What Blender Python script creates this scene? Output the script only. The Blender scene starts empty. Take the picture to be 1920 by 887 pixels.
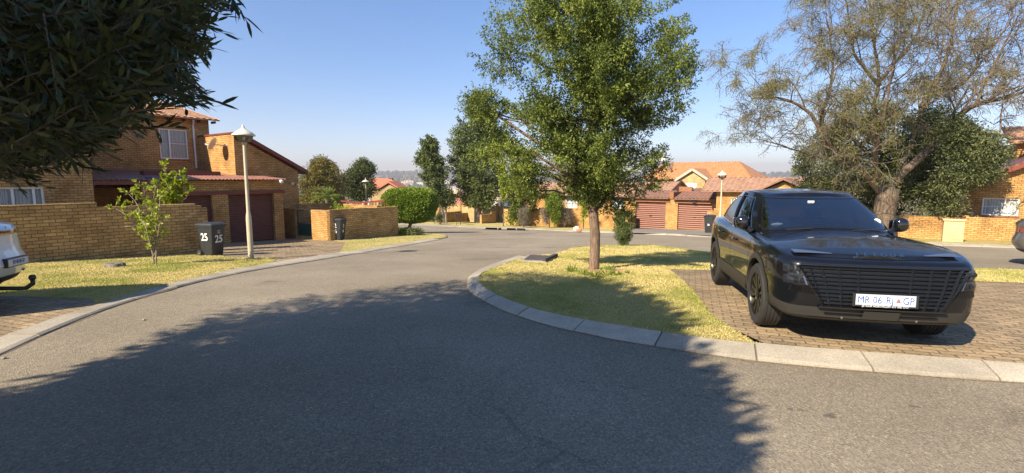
import bpy, bmesh, math, random
import numpy as np
from mathutils import Vector, Matrix, noise
R = math.radians
random.seed(7); rng = np.random.default_rng(11)
sc = bpy.context.scene
C = sc.collection
# ------------------------------------------------------------ camera, sky, sun, exposure
ZC = 1.70; FPX = 930.0; PITCH = math.atan(109/930)
cam = bpy.data.cameras.new('camera'); camo = bpy.data.objects.new('camera', cam); C.objects.link(camo)
cam.sensor_width = 36; cam.lens = 36*FPX/1920; cam.clip_start = .05; cam.clip_end = 9000
camo.location = (0, 0, ZC); camo.rotation_euler = (math.pi/2 - PITCH, 0, 0)
sc.camera = camo
SUN_EL, SUN_AZ = R(36), R(226)      # azimuth clockwise from +Y
SD = Vector((math.sin(SUN_AZ)*math.cos(SUN_EL), math.cos(SUN_AZ)*math.cos(SUN_EL), math.sin(SUN_EL)))
w = bpy.data.worlds.new('World'); sc.world = w; w.use_nodes = True
nt = w.node_tree; bg = nt.nodes['Background']
sky = nt.nodes.new('ShaderNodeTexSky'); sky.sky_type = 'NISHITA'; sky.sun_disc = False
sky.sun_elevation = SUN_EL; sky.sun_rotation = SUN_AZ; sky.altitude = 1500
sky.air_density = 1.0; sky.dust_density = .7; sky.ozone_density = 2.2
tcw = nt.nodes.new('ShaderNodeTexCoord'); sepw = nt.nodes.new('ShaderNodeSeparateXYZ'); nt.links.new(tcw.outputs['Generated'], sepw.inputs[0])
rw = nt.nodes.new('ShaderNodeValToRGB'); rw.color_ramp.elements[0].position = 0; rw.color_ramp.elements[0].color = (.80, .70, .73, 1); rw.color_ramp.elements[1].position = .42; rw.color_ramp.elements[1].color = (.65, .80, .95, 1)
e_ = rw.color_ramp.elements.new(.10); e_.color = (.74, .70, .74, 1); e2_ = rw.color_ramp.elements.new(.20); e2_.color = (.66, .72, .81, 1)      # smoggy band low over the horizon
mw = nt.nodes.new('ShaderNodeMix'); mw.data_type = 'RGBA'; mw.blend_type = 'MULTIPLY'; mw.inputs[0].default_value = 1
nt.links.new(sepw.outputs[2], rw.inputs[0]); nt.links.new(sky.outputs[0], mw.inputs[6]); nt.links.new(rw.outputs[0], mw.inputs[7])
nt.links.new(mw.outputs[2], bg.inputs[0]); bg.inputs[1].default_value = .108
sun = bpy.data.lights.new('sun', 'SUN'); sun.energy = 5.0; sun.angle = R(.5); sun.color = (1, .86, .65)
suno = bpy.data.objects.new('sun', sun); C.objects.link(suno)
suno.rotation_euler = SD.to_track_quat('Z', 'Y').to_euler(); suno.location = (0, 0, 40)
vs = sc.view_settings; vs.view_transform = 'Standard'; vs.look = 'None'; vs.exposure = 1.12; vs.gamma = 1
sc.cycles.max_bounces = 8; sc.cycles.transparent_max_bounces = 12; sc.cycles.volume_bounces = 0
sc.cycles.use_denoising = True
sc.cycles.caustics_reflective = False; sc.cycles.caustics_refractive = False

# ------------------------------------------------------------ terrain profile and survey helpers
KY = [-60, 0, 4, 5.7, 8.4, 11, 15, 18, 21, 24, 28, 31, 38.7, 42, 50, 60, 80, 120, 250, 500, 900, 1500, 2200, 3000, 3600, 4200]
KD = [1.70, 1.70, 1.735, 1.764, 1.83, 2.02, 2.36, 2.60, 2.79, 2.93, 3.12, 3.35, 4.03, 4.25, 4.58, 5.2, 6.4, 9, 17, 28, 36, 32, 12, -12, -27, -30]
def zf(y): return ZC - float(np.interp(y, KY, KD))
cp_, sp_ = math.cos(PITCH), math.sin(PITCH)
def ray(px, py):
    u = (px-960)/FPX; v = (443.5-py)/FPX
    return Vector((u, cp_+v*sp_, -sp_+v*cp_))
def P(px, py, off=0.0):
    """point of the ground seen in that direction of the survey photograph"""
    d = ray(px, py); t = 1.0; last = None
    lo, hi = .5, 400.0
    f = lambda t: ZC + t*d.z - zf(t*d.y) - off
    t = lo
    while t < hi:
        n = t*1.01+.02
        if f(n) <= 0:
            for _ in range(30):
                m = (t+n)/2
                if f(m) > 0: t = m
                else: n = m
            break
        t = n
    return Vector((d.x*t, d.y*t, zf(d.y*t)+off))
AX = Vector((.5664, .8241, 0)); BX = Vector((-.8241, .5664, 0))
def ab(a, b, z=0): return Vector((a*AX.x+b*BX.x, a*AX.y+b*BX.y, z))
def PA(px, py, a):
    d = ray(px, py); t = a/(d.x*AX.x+d.y*AX.y); p = Vector((0, 0, ZC))+d*t
    return p.x*BX.x+p.y*BX.y, p.z          # b, z
def PB(px, py, b):
    d = ray(px, py); t = b/(d.x*BX.x+d.y*BX.y); p = Vector((0, 0, ZC))+d*t
    return p.x*AX.x+p.y*AX.y, p.z          # a, z
def PY(px, py, Y):
    d = ray(px, py); t = Y/d.y
    return Vector((d.x*t, Y, ZC+d.z*t))
def gz(a, b): return zf(a*AX.y+b*BX.y)
def G(x, y, off=0): return Vector((x, y, zf(y)+off))

# ------------------------------------------------------------ materials
MATS = {}
def new_mat(name):
    m = bpy.data.materials.new(name); m.use_nodes = True
    MATS[name] = m
    n = m.node_tree.nodes; l = m.node_tree.links
    return m, n, l, n['Principled BSDF']
def ramp(n, stops):
    r = n.new('ShaderNodeValToRGB'); e = r.color_ramp.elements
    e[0].position, e[0].color = stops[0][0], (*stops[0][1], 1)
    e[1].position, e[1].color = stops[-1][0], (*stops[-1][1], 1)
    for p, c in stops[1:-1]:
        x = e.new(p); x.color = (*c, 1)
    return r
def noise_node(n, l, scale, detail=4, coord='Object', rough=.6, vec=None):
    t = n.new('ShaderNodeTexNoise'); t.inputs['Scale'].default_value = scale
    t.inputs['Detail'].default_value = detail; t.inputs['Roughness'].default_value = rough
    if vec is None:
        if coord == 'World': g = n.new('ShaderNodeNewGeometry'); vec = g.outputs['Position']
        else: g = n.new('ShaderNodeTexCoord'); vec = g.outputs[coord]
    l.new(vec, t.inputs['Vector']); return t
def bump(n, l, bsdf, h, strength, dist=.01):
    b = n.new('ShaderNodeBump'); b.inputs['Strength'].default_value = strength; b.inputs['Distance'].default_value = dist
    l.new(h, b.inputs['Height']); l.new(b.outputs[0], bsdf.inputs['Normal']); return b
def plain(name, col, rough=.6, metal=0, spec=.5, coat=0, var=.0, vscale=6, bmp=0, bscale=60, emis=None):
    m, n, l, b = new_mat(name)
    b.inputs['Base Color'].default_value = (*col, 1); b.inputs['Roughness'].default_value = rough
    b.inputs['Metallic'].default_value = metal; b.inputs['Specular IOR Level'].default_value = spec
    b.inputs['Coat Weight'].default_value = coat; b.inputs['Coat Roughness'].default_value = .03
    if var:
        t = noise_node(n, l, vscale, 5)
        r = ramp(n, [(.3, tuple(c*(1-var) for c in col)), (.7, tuple(min(1, c*(1+var)) for c in col))])
        l.new(t.outputs[0], r.inputs[0]); l.new(r.outputs[0], b.inputs['Base Color'])
    if bmp:
        t = noise_node(n, l, bscale, 4); bump(n, l, b, t.outputs[0], bmp)
    return m
def mixc(n, l, fac, a, b, mode='MIX'):
    x = n.new('ShaderNodeMix'); x.data_type = 'RGBA'; x.blend_type = mode
    for sock, v in ((x.inputs[0], fac), (x.inputs[6], a), (x.inputs[7], b)):
        if isinstance(v, (int, float)): sock.default_value = v
        elif isinstance(v, tuple): sock.default_value = (*v, 1)
        else: l.new(v, sock)
    return x.outputs[2]
def brick_mat(name, c1, c2, mortar, bw=.24, rh=.09, ms=.012, bmp=.8):
    m, n, l, b = new_mat(name)
    uv = n.new('ShaderNodeTexCoord')
    br = n.new('ShaderNodeTexBrick'); l.new(uv.outputs['UV'], br.inputs['Vector'])
    br.inputs['Scale'].default_value = 1; br.inputs['Brick Width'].default_value = bw; br.inputs['Row Height'].default_value = rh
    br.inputs['Mortar Size'].default_value = ms; br.inputs['Mortar Smooth'].default_value = .3; br.inputs['Bias'].default_value = 0
    br.inputs['Color1'].default_value = (*c1, 1); br.inputs['Color2'].default_value = (*c2, 1); br.inputs['Mortar'].default_value = (*mortar, 1)
    t = noise_node(n, l, 1.3, 5, 'World'); r = ramp(n, [(.28, (.60, .57, .54)), (.5, (.95, .94, .92)), (.72, (1.2, 1.18, 1.14))]); l.new(t.outputs[0], r.inputs[0])
    t2 = noise_node(n, l, 26, 4, 'World'); r2 = ramp(n, [(.3, (.78, .76, .74)), (.7, (1.15, 1.14, 1.12))]); l.new(t2.outputs[0], r2.inputs[0])
    c = mixc(n, l, 1.0, br.outputs['Color'], r.outputs[0], 'MULTIPLY'); c = mixc(n, l, 1.0, c, r2.outputs[0], 'MULTIPLY')
    l.new(c, b.inputs['Base Color']); b.inputs['Roughness'].default_value = .9; b.inputs['Specular IOR Level'].default_value = .2
    mm = n.new('ShaderNodeMath'); mm.operation = 'MULTIPLY_ADD'; mm.inputs[1].default_value = -1.0
    l.new(br.outputs['Fac'], mm.inputs[0]); l.new(t2.outputs[0], mm.inputs[2])
    bump(n, l, b, mm.outputs[0], bmp, .012)
    return m
def leaf_mat(name, c1, c2, trans=.3, rough=.5):
    m, n, l, b = new_mat(name)
    at = n.new('ShaderNodeAttribute'); at.attribute_name = 'tint'
    r = ramp(n, [(0, c1), (1, c2)]); l.new(at.outputs['Fac'], r.inputs[0])
    l.new(r.outputs[0], b.inputs['Base Color']); b.inputs['Roughness'].default_value = rough
    b.inputs['Specular IOR Level'].default_value = .35
    tr = n.new('ShaderNodeBsdfTranslucent'); l.new(r.outputs[0], tr.inputs[0])
    mx = n.new('ShaderNodeMixShader'); mx.inputs[0].default_value = trans
    l.new(b.outputs[0], mx.inputs[1]); l.new(tr.outputs[0], mx.inputs[2])
    l.new(mx.outputs[0], n['Material Output'].inputs[0]); return m
def bark_mat(name, c1, c2, sc_=14):
    m, n, l, b = new_mat(name)
    g = n.new('ShaderNodeNewGeometry'); mp = n.new('ShaderNodeMapping'); mp.inputs['Scale'].default_value = (1, 1, .22)
    l.new(g.outputs['Position'], mp.inputs[0])
    t = noise_node(n, l, sc_, 6, vec=mp.outputs[0], rough=.7)
    r = ramp(n, [(.35, c1), (.65, c2)]); l.new(t.outputs[0], r.inputs[0]); l.new(r.outputs[0], b.inputs['Base Color'])
    b.inputs['Roughness'].default_value = .9; bump(n, l, b, t.outputs[0], 1.0, .03); return m

brick = brick_mat('face_brick', (.58, .355, .135), (.45, .24, .082), (.20, .135, .075))
brick_dark = brick_mat('weathered_face_brick', (.60, .39, .165), (.42, .25, .10), (.16, .12, .075), bw=.26, rh=.095, ms=.010)
brick_pale = brick_mat('cream_brick', (.56, .42, .21), (.46, .33, .15), (.36, .28, .18))
plinth_red = plain('red_brown_paint', (.16, .035, .022), .55, var=.2, vscale=3)
red_roof = plain('oxide_red_sheet', (.27, .125, .09), .5, var=.25, vscale=2)
door_red = plain('brown_roller_door', (.14, .052, .032), .5, var=.15, vscale=4)
door_red2 = plain('pinkish_roller_door', (.19, .072, .046), .5, var=.12, vscale=4)  # pinkish brown paint of the far garage doors
white_paint = plain('white_paint', (.72, .72, .70), .45, var=.06)
cream_paint = plain('cream_paint', (.55, .50, .38), .5, var=.1)
pole_paint = plain('cream_lamp_paint', (.46, .41, .29), .45, var=.12, vscale=3)
lamp_hat = plain('aged_cream_metal', (.58, .56, .48), .5, var=.1)
black_plastic = plain('black_plastic', (.018, .019, .02), .45)
bin_plastic = plain('dark_grey_bin_plastic', (.030, .033, .037), .42, var=.15, vscale=9, bmp=.1)
dark_void = plain('dark_interior', (.012, .011, .010), .9)
grey_metal = plain('galvanised_metal', (.35, .36, .37), .4, metal=.7, var=.1)
rubber = plain('tyre_rubber', (.022, .022, .022), .75, var=.2, vscale=20, bmp=.2)
concrete = plain('concrete', (.30, .28, .25), .9, var=.2, vscale=3, bmp=.4, bscale=90)
sill_brick = plain('red_brick_sill', (.26, .12, .06), .9, var=.25, vscale=9)
paint_white_letter = plain('white_lettering', (.75, .75, .73), .6)
tile_mats = {}
def tile_mat(name, col):
    m, n, l, b = new_mat(name)
    t = noise_node(n, l, 2.2, 6, 'World'); t2 = noise_node(n, l, 14, 3, 'World')
    r = ramp(n, [(.3, tuple(c*.72 for c in col)), (.5, col), (.75, tuple(min(1, c*1.25) for c in col))]); l.new(t.outputs[0], r.inputs[0])
    r2 = ramp(n, [(.3, (.75,)*3), (.7, (1.15,)*3)]); l.new(t2.outputs[0], r2.inputs[0])
    l.new(mixc(n, l, 1.0, r.outputs[0], r2.outputs[0], 'MULTIPLY'), b.inputs['Base Color'])
    b.inputs['Roughness'].default_value = .85; return m
tile_tan = tile_mat('tan_concrete_tile', (.42, .24, .14))
tile_pink = tile_mat('pink_brown_tile', (.36, .215, .145))
tile_orange = tile_mat('orange_clay_tile', (.50, .235, .105))
tile_red = tile_mat('dark_red_tile', (.24, .13, .095))

def glass_mat(name, tint, base=.25, rough=.02, floor=0.0, refl=.95):
    m, n, l, b = new_mat(name)
    n.remove(b)
    gl = n.new('ShaderNodeBsdfGlossy'); gl.inputs['Roughness'].default_value = rough; gl.inputs[0].default_value = (refl, refl*1.02, refl*1.05, 1)
    tr = n.new('ShaderNodeBsdfTransparent'); tr.inputs[0].default_value = (*tint, 1)
    lw = n.new('ShaderNodeLayerWeight'); lw.inputs[0].default_value = base
    mx = n.new('ShaderNodeMixShader'); mm = n.new('ShaderNodeMath'); mm.operation = 'MAXIMUM'; mm.inputs[1].default_value = floor; l.new(lw.outputs['Fresnel'], mm.inputs[0]); l.new(mm.outputs[0], mx.inputs[0])
    l.new(tr.outputs[0], mx.inputs[1]); l.new(gl.outputs[0], mx.inputs[2]); l.new(mx.outputs[0], n['Material Output'].inputs[0]); return m
win_glass = glass_mat('window_glass', (.92, .94, .94), .12)
car_glass = glass_mat('tinted_windscreen_glass', (.50, .57, .64), .45, floor=.27)
car_glass_dark = glass_mat('dark_side_glass', (.03, .033, .036), .06, floor=.05, refl=.38)
def curtain_mat(name, col):
    m, n, l, b = new_mat(name)
    tc = n.new('ShaderNodeTexCoord'); wv = n.new('ShaderNodeTexWave'); wv.inputs['Scale'].default_value = 6.5; wv.inputs['Distortion'].default_value = 2.5
    l.new(tc.outputs['UV'], wv.inputs[0]); r = ramp(n, [(0, tuple(c*.55 for c in col)), (1, col)]); l.new(wv.outputs[0], r.inputs[0])
    l.new(r.outputs[0], b.inputs['Base Color']); b.inputs['Roughness'].default_value = .9; return m
curtain = curtain_mat('net_curtain', (.80, .79, .78))

# ------------------------------------------------------------ mesh helpers
ROOTM = {}
class MB:
    def __init__(s): s.v = []; s.f = []; s.m = []
    def add(s, vs_, fs, mi=0):
        o = len(s.v); s.v += [tuple(v) for v in vs_]; s.f += [tuple(i+o for i in f) for f in fs]; s.m += [mi]*len(fs); return s
    def quad(s, a, b, c, d, mi=0): return s.add([a, b, c, d], [(0, 1, 2, 3)], mi)
    def hexa(s, c8, mi=0):
        return s.add(c8, [(0, 3, 2, 1), (4, 5, 6, 7), (0, 1, 5, 4), (1, 2, 6, 5), (2, 3, 7, 6), (3, 0, 4, 7)], mi)
    def box(s, x0, x1, y0, y1, z0, z1, mi=0, T=None):
        c = [(x0, y0, z0), (x1, y0, z0), (x1, y1, z0), (x0, y1, z0), (x0, y0, z1), (x1, y0, z1), (x1, y1, z1), (x0, y1, z1)]
        if T is not None: c = [T @ Vector(p) for p in c]
        return s.hexa(c, mi)
    def abbox(s, a0, a1, b0, b1, z0, z1, mi=0):
        c = [ab(a0, b0, z0), ab(a1, b0, z0), ab(a1, b1, z0), ab(a0, b1, z0), ab(a0, b0, z1), ab(a1, b0, z1), ab(a1, b1, z1), ab(a0, b1, z1)]
        return s.hexa(c, mi)
    def tube(s, pts, rad, n=8, mi=0, cap=True):
        pts = [Vector(p) for p in pts]
        if not hasattr(rad, '__len__'): rad = [rad]*len(pts)
        o = len(s.v); prev = None
        for i, p in enumerate(pts):
            d = (pts[min(i+1, len(pts)-1)]-pts[max(i-1, 0)])
            d = d.normalized() if d.length > 1e-9 else Vector((0, 0, 1))
            if prev is None:
                u = d.orthogonal().normalized()
            else:
                u = prev - d*prev.dot(d); u = u.normalized() if u.length > 1e-6 else d.orthogonal().normalized()
            prev = u; vv = d.cross(u)
            for k in range(n):
                t = 2*math.pi*k/n; s.v.append(tuple(p+(u*math.cos(t)+vv*math.sin(t))*rad[i]))
        for i in range(len(pts)-1):
            for k in range(n):
                a = o+i*n+k; b = o+i*n+(k+1) % n; s.f.append((a, b, b+n, a+n)); s.m.append(mi)
        if cap:
            s.f.append(tuple(o+k for k in reversed(range(n)))); s.m.append(mi)
            s.f.append(tuple(o+(len(pts)-1)*n+k for k in range(n))); s.m.append(mi)
        return s
    def lathe(s, prof, n=24, mi=0, T=None):
        """profile of (r, z) turned about z"""
        o = len(s.v)
        for r, z in prof:
            for k in range(n):
                t = 2*math.pi*k/n; p = Vector((r*math.cos(t), r*math.sin(t), z)); s.v.append(tuple(T @ p if T is not None else p))
        for i in range(len(prof)-1):
            for k in range(n):
                a = o+i*n+k; b = o+i*n+(k+1) % n; s.f.append((a, b, b+n, a+n)); s.m.append(mi)
        return s
    def prism(s, poly, off, mi=0):
        """closed polygon (3D points) pushed by vector off"""
        n = len(poly); off = Vector(off)
        vs_ = [Vector(p) for p in poly]+[Vector(p)+off for p in poly]
        fs = [tuple(reversed(range(n))), tuple(range(n, 2*n))]+[(i, (i+1) % n, n+(i+1) % n, n+i) for i in range(n)]
        return s.add(vs_, fs, mi)
    def grid(s, pts, mi=0, flip=False):
        R_, K = len(pts), len(pts[0]); o = len(s.v)
        for r in pts: s.v += [tuple(p) for p in r]
        for i in range(R_-1):
            for j in range(K-1):
                a = o+i*K+j; q = (a, a+1, a+K+1, a+K)
                s.f.append(tuple(reversed(q)) if flip else q); s.m.append(mi)
        return s
    def build(s, name, mats, parent=None, smooth=False, uv=True, sharp=None, bevel=0):
        me = bpy.data.meshes.new(name); me.from_pydata(s.v, [], s.f)
        if not isinstance(mats, (list, tuple)): mats = [mats]
        for m in mats: me.materials.append(m)
        if len(mats) > 1: me.polygons.foreach_set('material_index', s.m)
        if uv: box_uv(me)
        if parent is not None and parent.name in ROOTM:
            me.transform(ROOTM[parent.name])
        if smooth:
            me.polygons.foreach_set('use_smooth', [True]*len(me.polygons))
            if sharp: me.set_sharp_from_angle(angle=R(sharp))
        me.update()
        o = bpy.data.objects.new(name, me); C.objects.link(o)
        if parent is not None:
            o.parent = parent
            if parent.name in ROOTM: ROOTM[o.name] = ROOTM[parent.name]
        if bevel:
            bv = o.modifiers.new('bevel', 'BEVEL'); bv.width = bevel; bv.segments = 2; bv.limit_method = 'ANGLE'
        return o
def box_uv(me):
    uvl = me.uv_layers.new(name='UVMap'); n = len(me.loops)
    co = np.empty(len(me.vertices)*3); me.vertices.foreach_get('co', co); co = co.reshape(-1, 3)
    li = np.empty(n, int); me.loops.foreach_get('vertex_index', li)
    npoly = len(me.polygons); nor = np.empty(npoly*3); me.polygons.foreach_get('normal', nor); nor = nor.reshape(-1, 3)
    lt = np.empty(npoly, int); me.polygons.foreach_get('loop_total', lt)
    N = np.repeat(nor, lt, axis=0); p = co[li]
    flat = np.abs(N[:, 2]) > .75
    t = np.stack([-N[:, 1], N[:, 0]], 1); t /= np.maximum(np.linalg.norm(t, axis=1, keepdims=True), 1e-6)
    u = np.where(flat, p[:, 0]*AX.x+p[:, 1]*AX.y, p[:, 0]*t[:, 0]+p[:, 1]*t[:, 1]); v = np.where(flat, p[:, 0]*BX.x+p[:, 1]*BX.y, p[:, 2])
    uvl.data.foreach_set('uv', np.stack([u, v], 1).ravel())
def tag(o, label=None, cat=None, group=None, kind=None):
    if label: o['label'] = label
    if cat: o['category'] = cat
    if group: o['group'] = group
    if kind: o['kind'] = kind
    return o
def thing(name, loc, label, cat, rz=0, group=None, local=False):
    o = bpy.data.objects.new(name, None); C.objects.link(o); o.location = loc; o.rotation_euler = (0, 0, rz)
    o.empty_display_size = .2
    if not local: ROOTM[o.name] = (Matrix.Translation(loc) @ Matrix.Rotation(rz, 4, 'Z')).inverted()
    return tag(o, label, cat, group)
def copy_tree(o, parent=None):
    c = o.copy(); C.objects.link(c); c.parent = parent
    for ch in list(o.children): copy_tree(ch, c)
    return c
def text_part(body, name, size, T, mat, parent, extrude=.003, sx=1.0, weight=0):
    cu = bpy.data.curves.new('t', 'FONT'); cu.body = body; cu.size = size; cu.extrude = extrude; cu.align_x = 'CENTER'; cu.align_y = 'CENTER'; cu.offset = weight
    cu.resolution_u = 3
    to = bpy.data.objects.new('t', cu); C.objects.link(to); bpy.context.view_layer.update()
    me = bpy.data.meshes.new_from_object(to); bpy.data.objects.remove(to); bpy.data.curves.remove(cu)
    me.transform(T @ Matrix.Diagonal((sx, 1, 1, 1)))
    if parent is not None and parent.name in ROOTM: me.transform(ROOTM[parent.name])
    me.materials.clear(); me.materials.append(mat); me.name = name
    o = bpy.data.objects.new(name, me); C.objects.link(o); o.parent = parent; return o
def frame(origin, xdir, zdir):
    """matrix with local x along xdir, local z along zdir (normal)"""
    x = Vector(xdir).normalized(); z = Vector(zdir).normalized(); y = z.cross(x).normalized(); x = y.cross(z)
    M = Matrix((x, y, z)).transposed().to_4x4(); M.translation = Vector(origin); return M
def smooth_path(pts, step):
    pts = [Vector(p) for p in pts]; out = []
    for i in range(len(pts)-1):
        p0 = pts[max(i-1, 0)]; p1 = pts[i]; p2 = pts[i+1]; p3 = pts[min(i+2, len(pts)-1)]
        k = max(1, int((p2-p1).length/step))
        for j in range(k):
            t = j/k
            out.append(.5*((2*p1)+(-p0+p2)*t+(2*p0-5*p1+4*p2-p3)*t*t+(-p0+3*p1-3*p2+p3)*t**3))
    out.append(pts[-1]); return out
def resample(pts, n):
    pts = [Vector(p) for p in pts]; L = [0]
    for a, b in zip(pts, pts[1:]): L.append(L[-1]+(b-a).length)
    out = []
    for k in range(n):
        d = L[-1]*k/(n-1)
        i = min(max(np.searchsorted(L, d)-1, 0), len(pts)-2)
        t = (d-L[i])/max(L[i+1]-L[i], 1e-9); out.append(pts[i].lerp(pts[i+1], t))
    return out
HAZE = 3.0e-4
# ============================================================ THE SETTING
def sheet(name, pts, off, mat, kind='structure'):
    bm = bmesh.new(); f = bm.faces.new([bm.verts.new((p[0], p[1], 0)) for p in pts])
    ys = [p[1] for p in pts]
    y = math.ceil(min(ys))
    while y < max(ys):
        bmesh.ops.bisect_plane(bm, geom=bm.verts[:]+bm.edges[:]+bm.faces[:], plane_co=(0, y, 0), plane_no=(0, 1, 0)); y += 1 if y < 60 else 10
    bmesh.ops.triangulate(bm, faces=[f for f in bm.faces if len(f.verts) > 4])
    for v in bm.verts: v.co.z = zf(v.co.y)+off
    for f in bm.faces:
        f.normal_update()
        if f.normal.z < 0: f.normal_flip()
    me = bpy.data.meshes.new(name); bm.to_mesh(me); bm.free(); me.materials.append(mat)
    o = bpy.data.objects.new(name, me); C.objects.link(o)
    if kind: o['kind'] = kind
    return o
# --- asphalt
def asphalt_mat():
    m, n, l, b = new_mat('asphalt')
    big = noise_node(n, l, .35, 5, 'World'); r1 = ramp(n, [(.3, (.215, .183, .138)), (.55, (.272, .235, .180)), (.75, (.330, .288, .225))]); l.new(big.outputs[0], r1.inputs[0])
    g = n.new('ShaderNodeNewGeometry')
    vo = n.new('ShaderNodeTexVoronoi'); vo.inputs['Scale'].default_value = 75; l.new(g.outputs['Position'], vo.inputs['Vector'])
    sp = ramp(n, [(0, (.62, .62, .63)), (.45, (.94, .94, .94)), (.8, (1.2, 1.19, 1.16)), (1, (1.8, 1.75, 1.65))]); l.new(vo.outputs['Color'], sp.inputs[0])
    fine = noise_node(n, l, 190, 3, 'World'); r3 = ramp(n, [(.3, (.65,)*3), (.72, (1.4,)*3)]); l.new(fine.outputs[0], r3.inputs[0])
    c = mixc(n, l, 1.0, r1.outputs[0], sp.outputs[0], 'MULTIPLY'); c = mixc(n, l, .8, c, r3.outputs[0], 'MULTIPLY')
    # oil stains and darker worn bands
    st = noise_node(n, l, .9, 3, 'World'); rs = ramp(n, [(.62, (1, 1, 1)), (.74, (.72, .71, .70))]); l.new(st.outputs[0], rs.inputs[0])
    c = mixc(n, l, 1.0, c, rs.outputs[0], 'MULTIPLY')
    # cracks
    wv = n.new('ShaderNodeTexVoronoi'); wv.feature = 'DISTANCE_TO_EDGE'; wv.inputs['Scale'].default_value = .22
    nz = noise_node(n, l, 2.2, 4, 'World'); vm = n.new('ShaderNodeVectorMath'); vm.operation = 'MULTIPLY_ADD'; vm.inputs[1].default_value = (.5, .5, .5)
    l.new(nz.outputs['Color'], vm.inputs[0]); l.new(g.outputs['Position'], vm.inputs[2]); l.new(vm.outputs[0], wv.inputs['Vector'])
    rc = ramp(n, [(0, (.45, .45, .45)), (.004, (1, 1, 1))]); l.new(wv.outputs[0], rc.inputs[0])
    msk = noise_node(n, l, .5, 2, 'World'); rm = ramp(n, [(.5, (0, 0, 0)), (.58, (1, 1, 1))]); l.new(msk.outputs[0], rm.inputs[0])
    cc = mixc(n, l, rm.outputs[0], (1., 1., 1.), rc.outputs[0])
    c = mixc(n, l, .55, c, cc, 'MULTIPLY')
    l.new(c, b.inputs['Base Color']); b.inputs['Roughness'].default_value = .92; b.inputs['Specular IOR Level'].default_value = .15
    ad = n.new('ShaderNodeMath'); l.new(vo.outputs['Distance'], ad.inputs[0]); l.new(fine.outputs[0], ad.inputs[1])
    bump(n, l, b, ad.outputs[0], .75, .008); return m
asphalt = asphalt_mat()
def turf_mat(name, straw, green, soil):
    m, n, l, b = new_mat(name)
    t = noise_node(n, l, .8, 5, 'World'); t2 = noise_node(n, l, 22, 4, 'World'); t3 = noise_node(n, l, 120, 3, 'World')
    mx = mixc(n, l, .45, t.outputs['Fac'], t2.outputs['Fac'])
    r = ramp(n, [(.30, soil), (.42, straw), (.52, tuple((a+c)/2 for a, c in zip(straw, green))), (.66, green)]); l.new(mx, r.inputs[0])
    r3 = ramp(n, [(.3, (.6,)*3), (.7, (1.35,)*3)]); l.new(t3.outputs[0], r3.inputs[0])
    l.new(mixc(n, l, 1.0, r.outputs[0], r3.outputs[0], 'MULTIPLY'), b.inputs['Base Color']); b.inputs['Roughness'].default_value = .95
    b.inputs['Specular IOR Level'].default_value = .1
    bump(n, l, b, t3.outputs[0], 1, .03); return m
turf = turf_mat('dry_turf', (.56, .46, .20), (.36, .34, .10), (.40, .29, .15))
veld = turf_mat('dry_veld', (.25, .20, .10), (.10, .11, .05), (.2, .15, .09))
def paver_mat():
    m, n, l, b = new_mat('clay_pavers')
    g = n.new('ShaderNodeNewGeometry'); mp = n.new('ShaderNodeMapping'); mp.inputs['Rotation'].default_value = (0, 0, .35)
    nz = noise_node(n, l, 14, 2, 'World'); vm = n.new('ShaderNodeVectorMath'); vm.operation = 'MULTIPLY_ADD'; vm.inputs[1].default_value = (.05, .05, 0)
    l.new(nz.outputs['Color'], vm.inputs[0]); l.new(g.outputs['Position'], vm.inputs[2]); l.new(vm.outputs[0], mp.inputs[0])
    br = n.new('ShaderNodeTexBrick'); l.new(mp.outputs[0], br.inputs['Vector']); br.inputs['Scale'].default_value = 1
    br.inputs['Brick Width'].default_value = .22; br.inputs['Row Height'].default_value = .11; br.inputs['Mortar Size'].default_value = .009; br.inputs['Mortar Smooth'].default_value = .5
    br.inputs['Color1'].default_value = (.35, .265, .165, 1); br.inputs['Color2'].default_value = (.225, .17, .105, 1); br.inputs['Mortar'].default_value = (.13, .10, .065, 1)
    t = noise_node(n, l, 1.1, 5, 'World'); r = ramp(n, [(.3, (.7, .68, .66)), (.7, (1.25, 1.2, 1.1))]); l.new(t.outputs[0], r.inputs[0])
    t2 = noise_node(n, l, 40, 4, 'World'); r2 = ramp(n, [(.3, (.7,)*3), (.7, (1.3,)*3)]); l.new(t2.outputs[0], r2.inputs[0])
    c = mixc(n, l, 1.0, br.outputs['Color'], r.outputs[0], 'MULTIPLY'); c = mixc(n, l, 1.0, c, r2.outputs[0], 'MULTIPLY')
    l.new(c, b.inputs['Base Color']); b.inputs['Roughness'].default_value = .9
    mm = n.new('ShaderNodeMath'); mm.operation = 'MULTIPLY_ADD'; mm.inputs[1].default_value = -1.5
    l.new(br.outputs['Fac'], mm.inputs[0]); l.new(t2.outputs[0], mm.inputs[2]); bump(n, l, b, mm.outputs[0], .9, .012); return m
pavers = paver_mat()
def kerb_mat_():
    m, n, l, b = new_mat('kerb_concrete')
    t = noise_node(n, l, 2.0, 5, 'World'); t2 = noise_node(n, l, 60, 4, 'World')
    at = n.new('ShaderNodeAttribute'); at.attribute_name = 'tint'
    r = ramp(n, [(.3, (.30, .265, .21)), (.7, (.45, .40, .32))]); l.new(t.outputs[0], r.inputs[0])
    r2 = ramp(n, [(.32, (.75,)*3), (.6, (1.06,)*3)]); l.new(t2.outputs[0], r2.inputs[0])
    ra = ramp(n, [(0, (.80,)*3), (1, (1.12,)*3)]); l.new(at.outputs['Fac'], ra.inputs[0])
    c = mixc(n, l, 1, r.outputs[0], r2.outputs[0], 'MULTIPLY'); c = mixc(n, l, 1, c, ra.outputs[0], 'MULTIPLY')
    l.new(c, b.inputs['Base Color']); b.inputs['Roughness'].default_value = .92; bump(n, l, b, t2.outputs[0], .8, .01); return m
kerb_mat = kerb_mat_()

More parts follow.
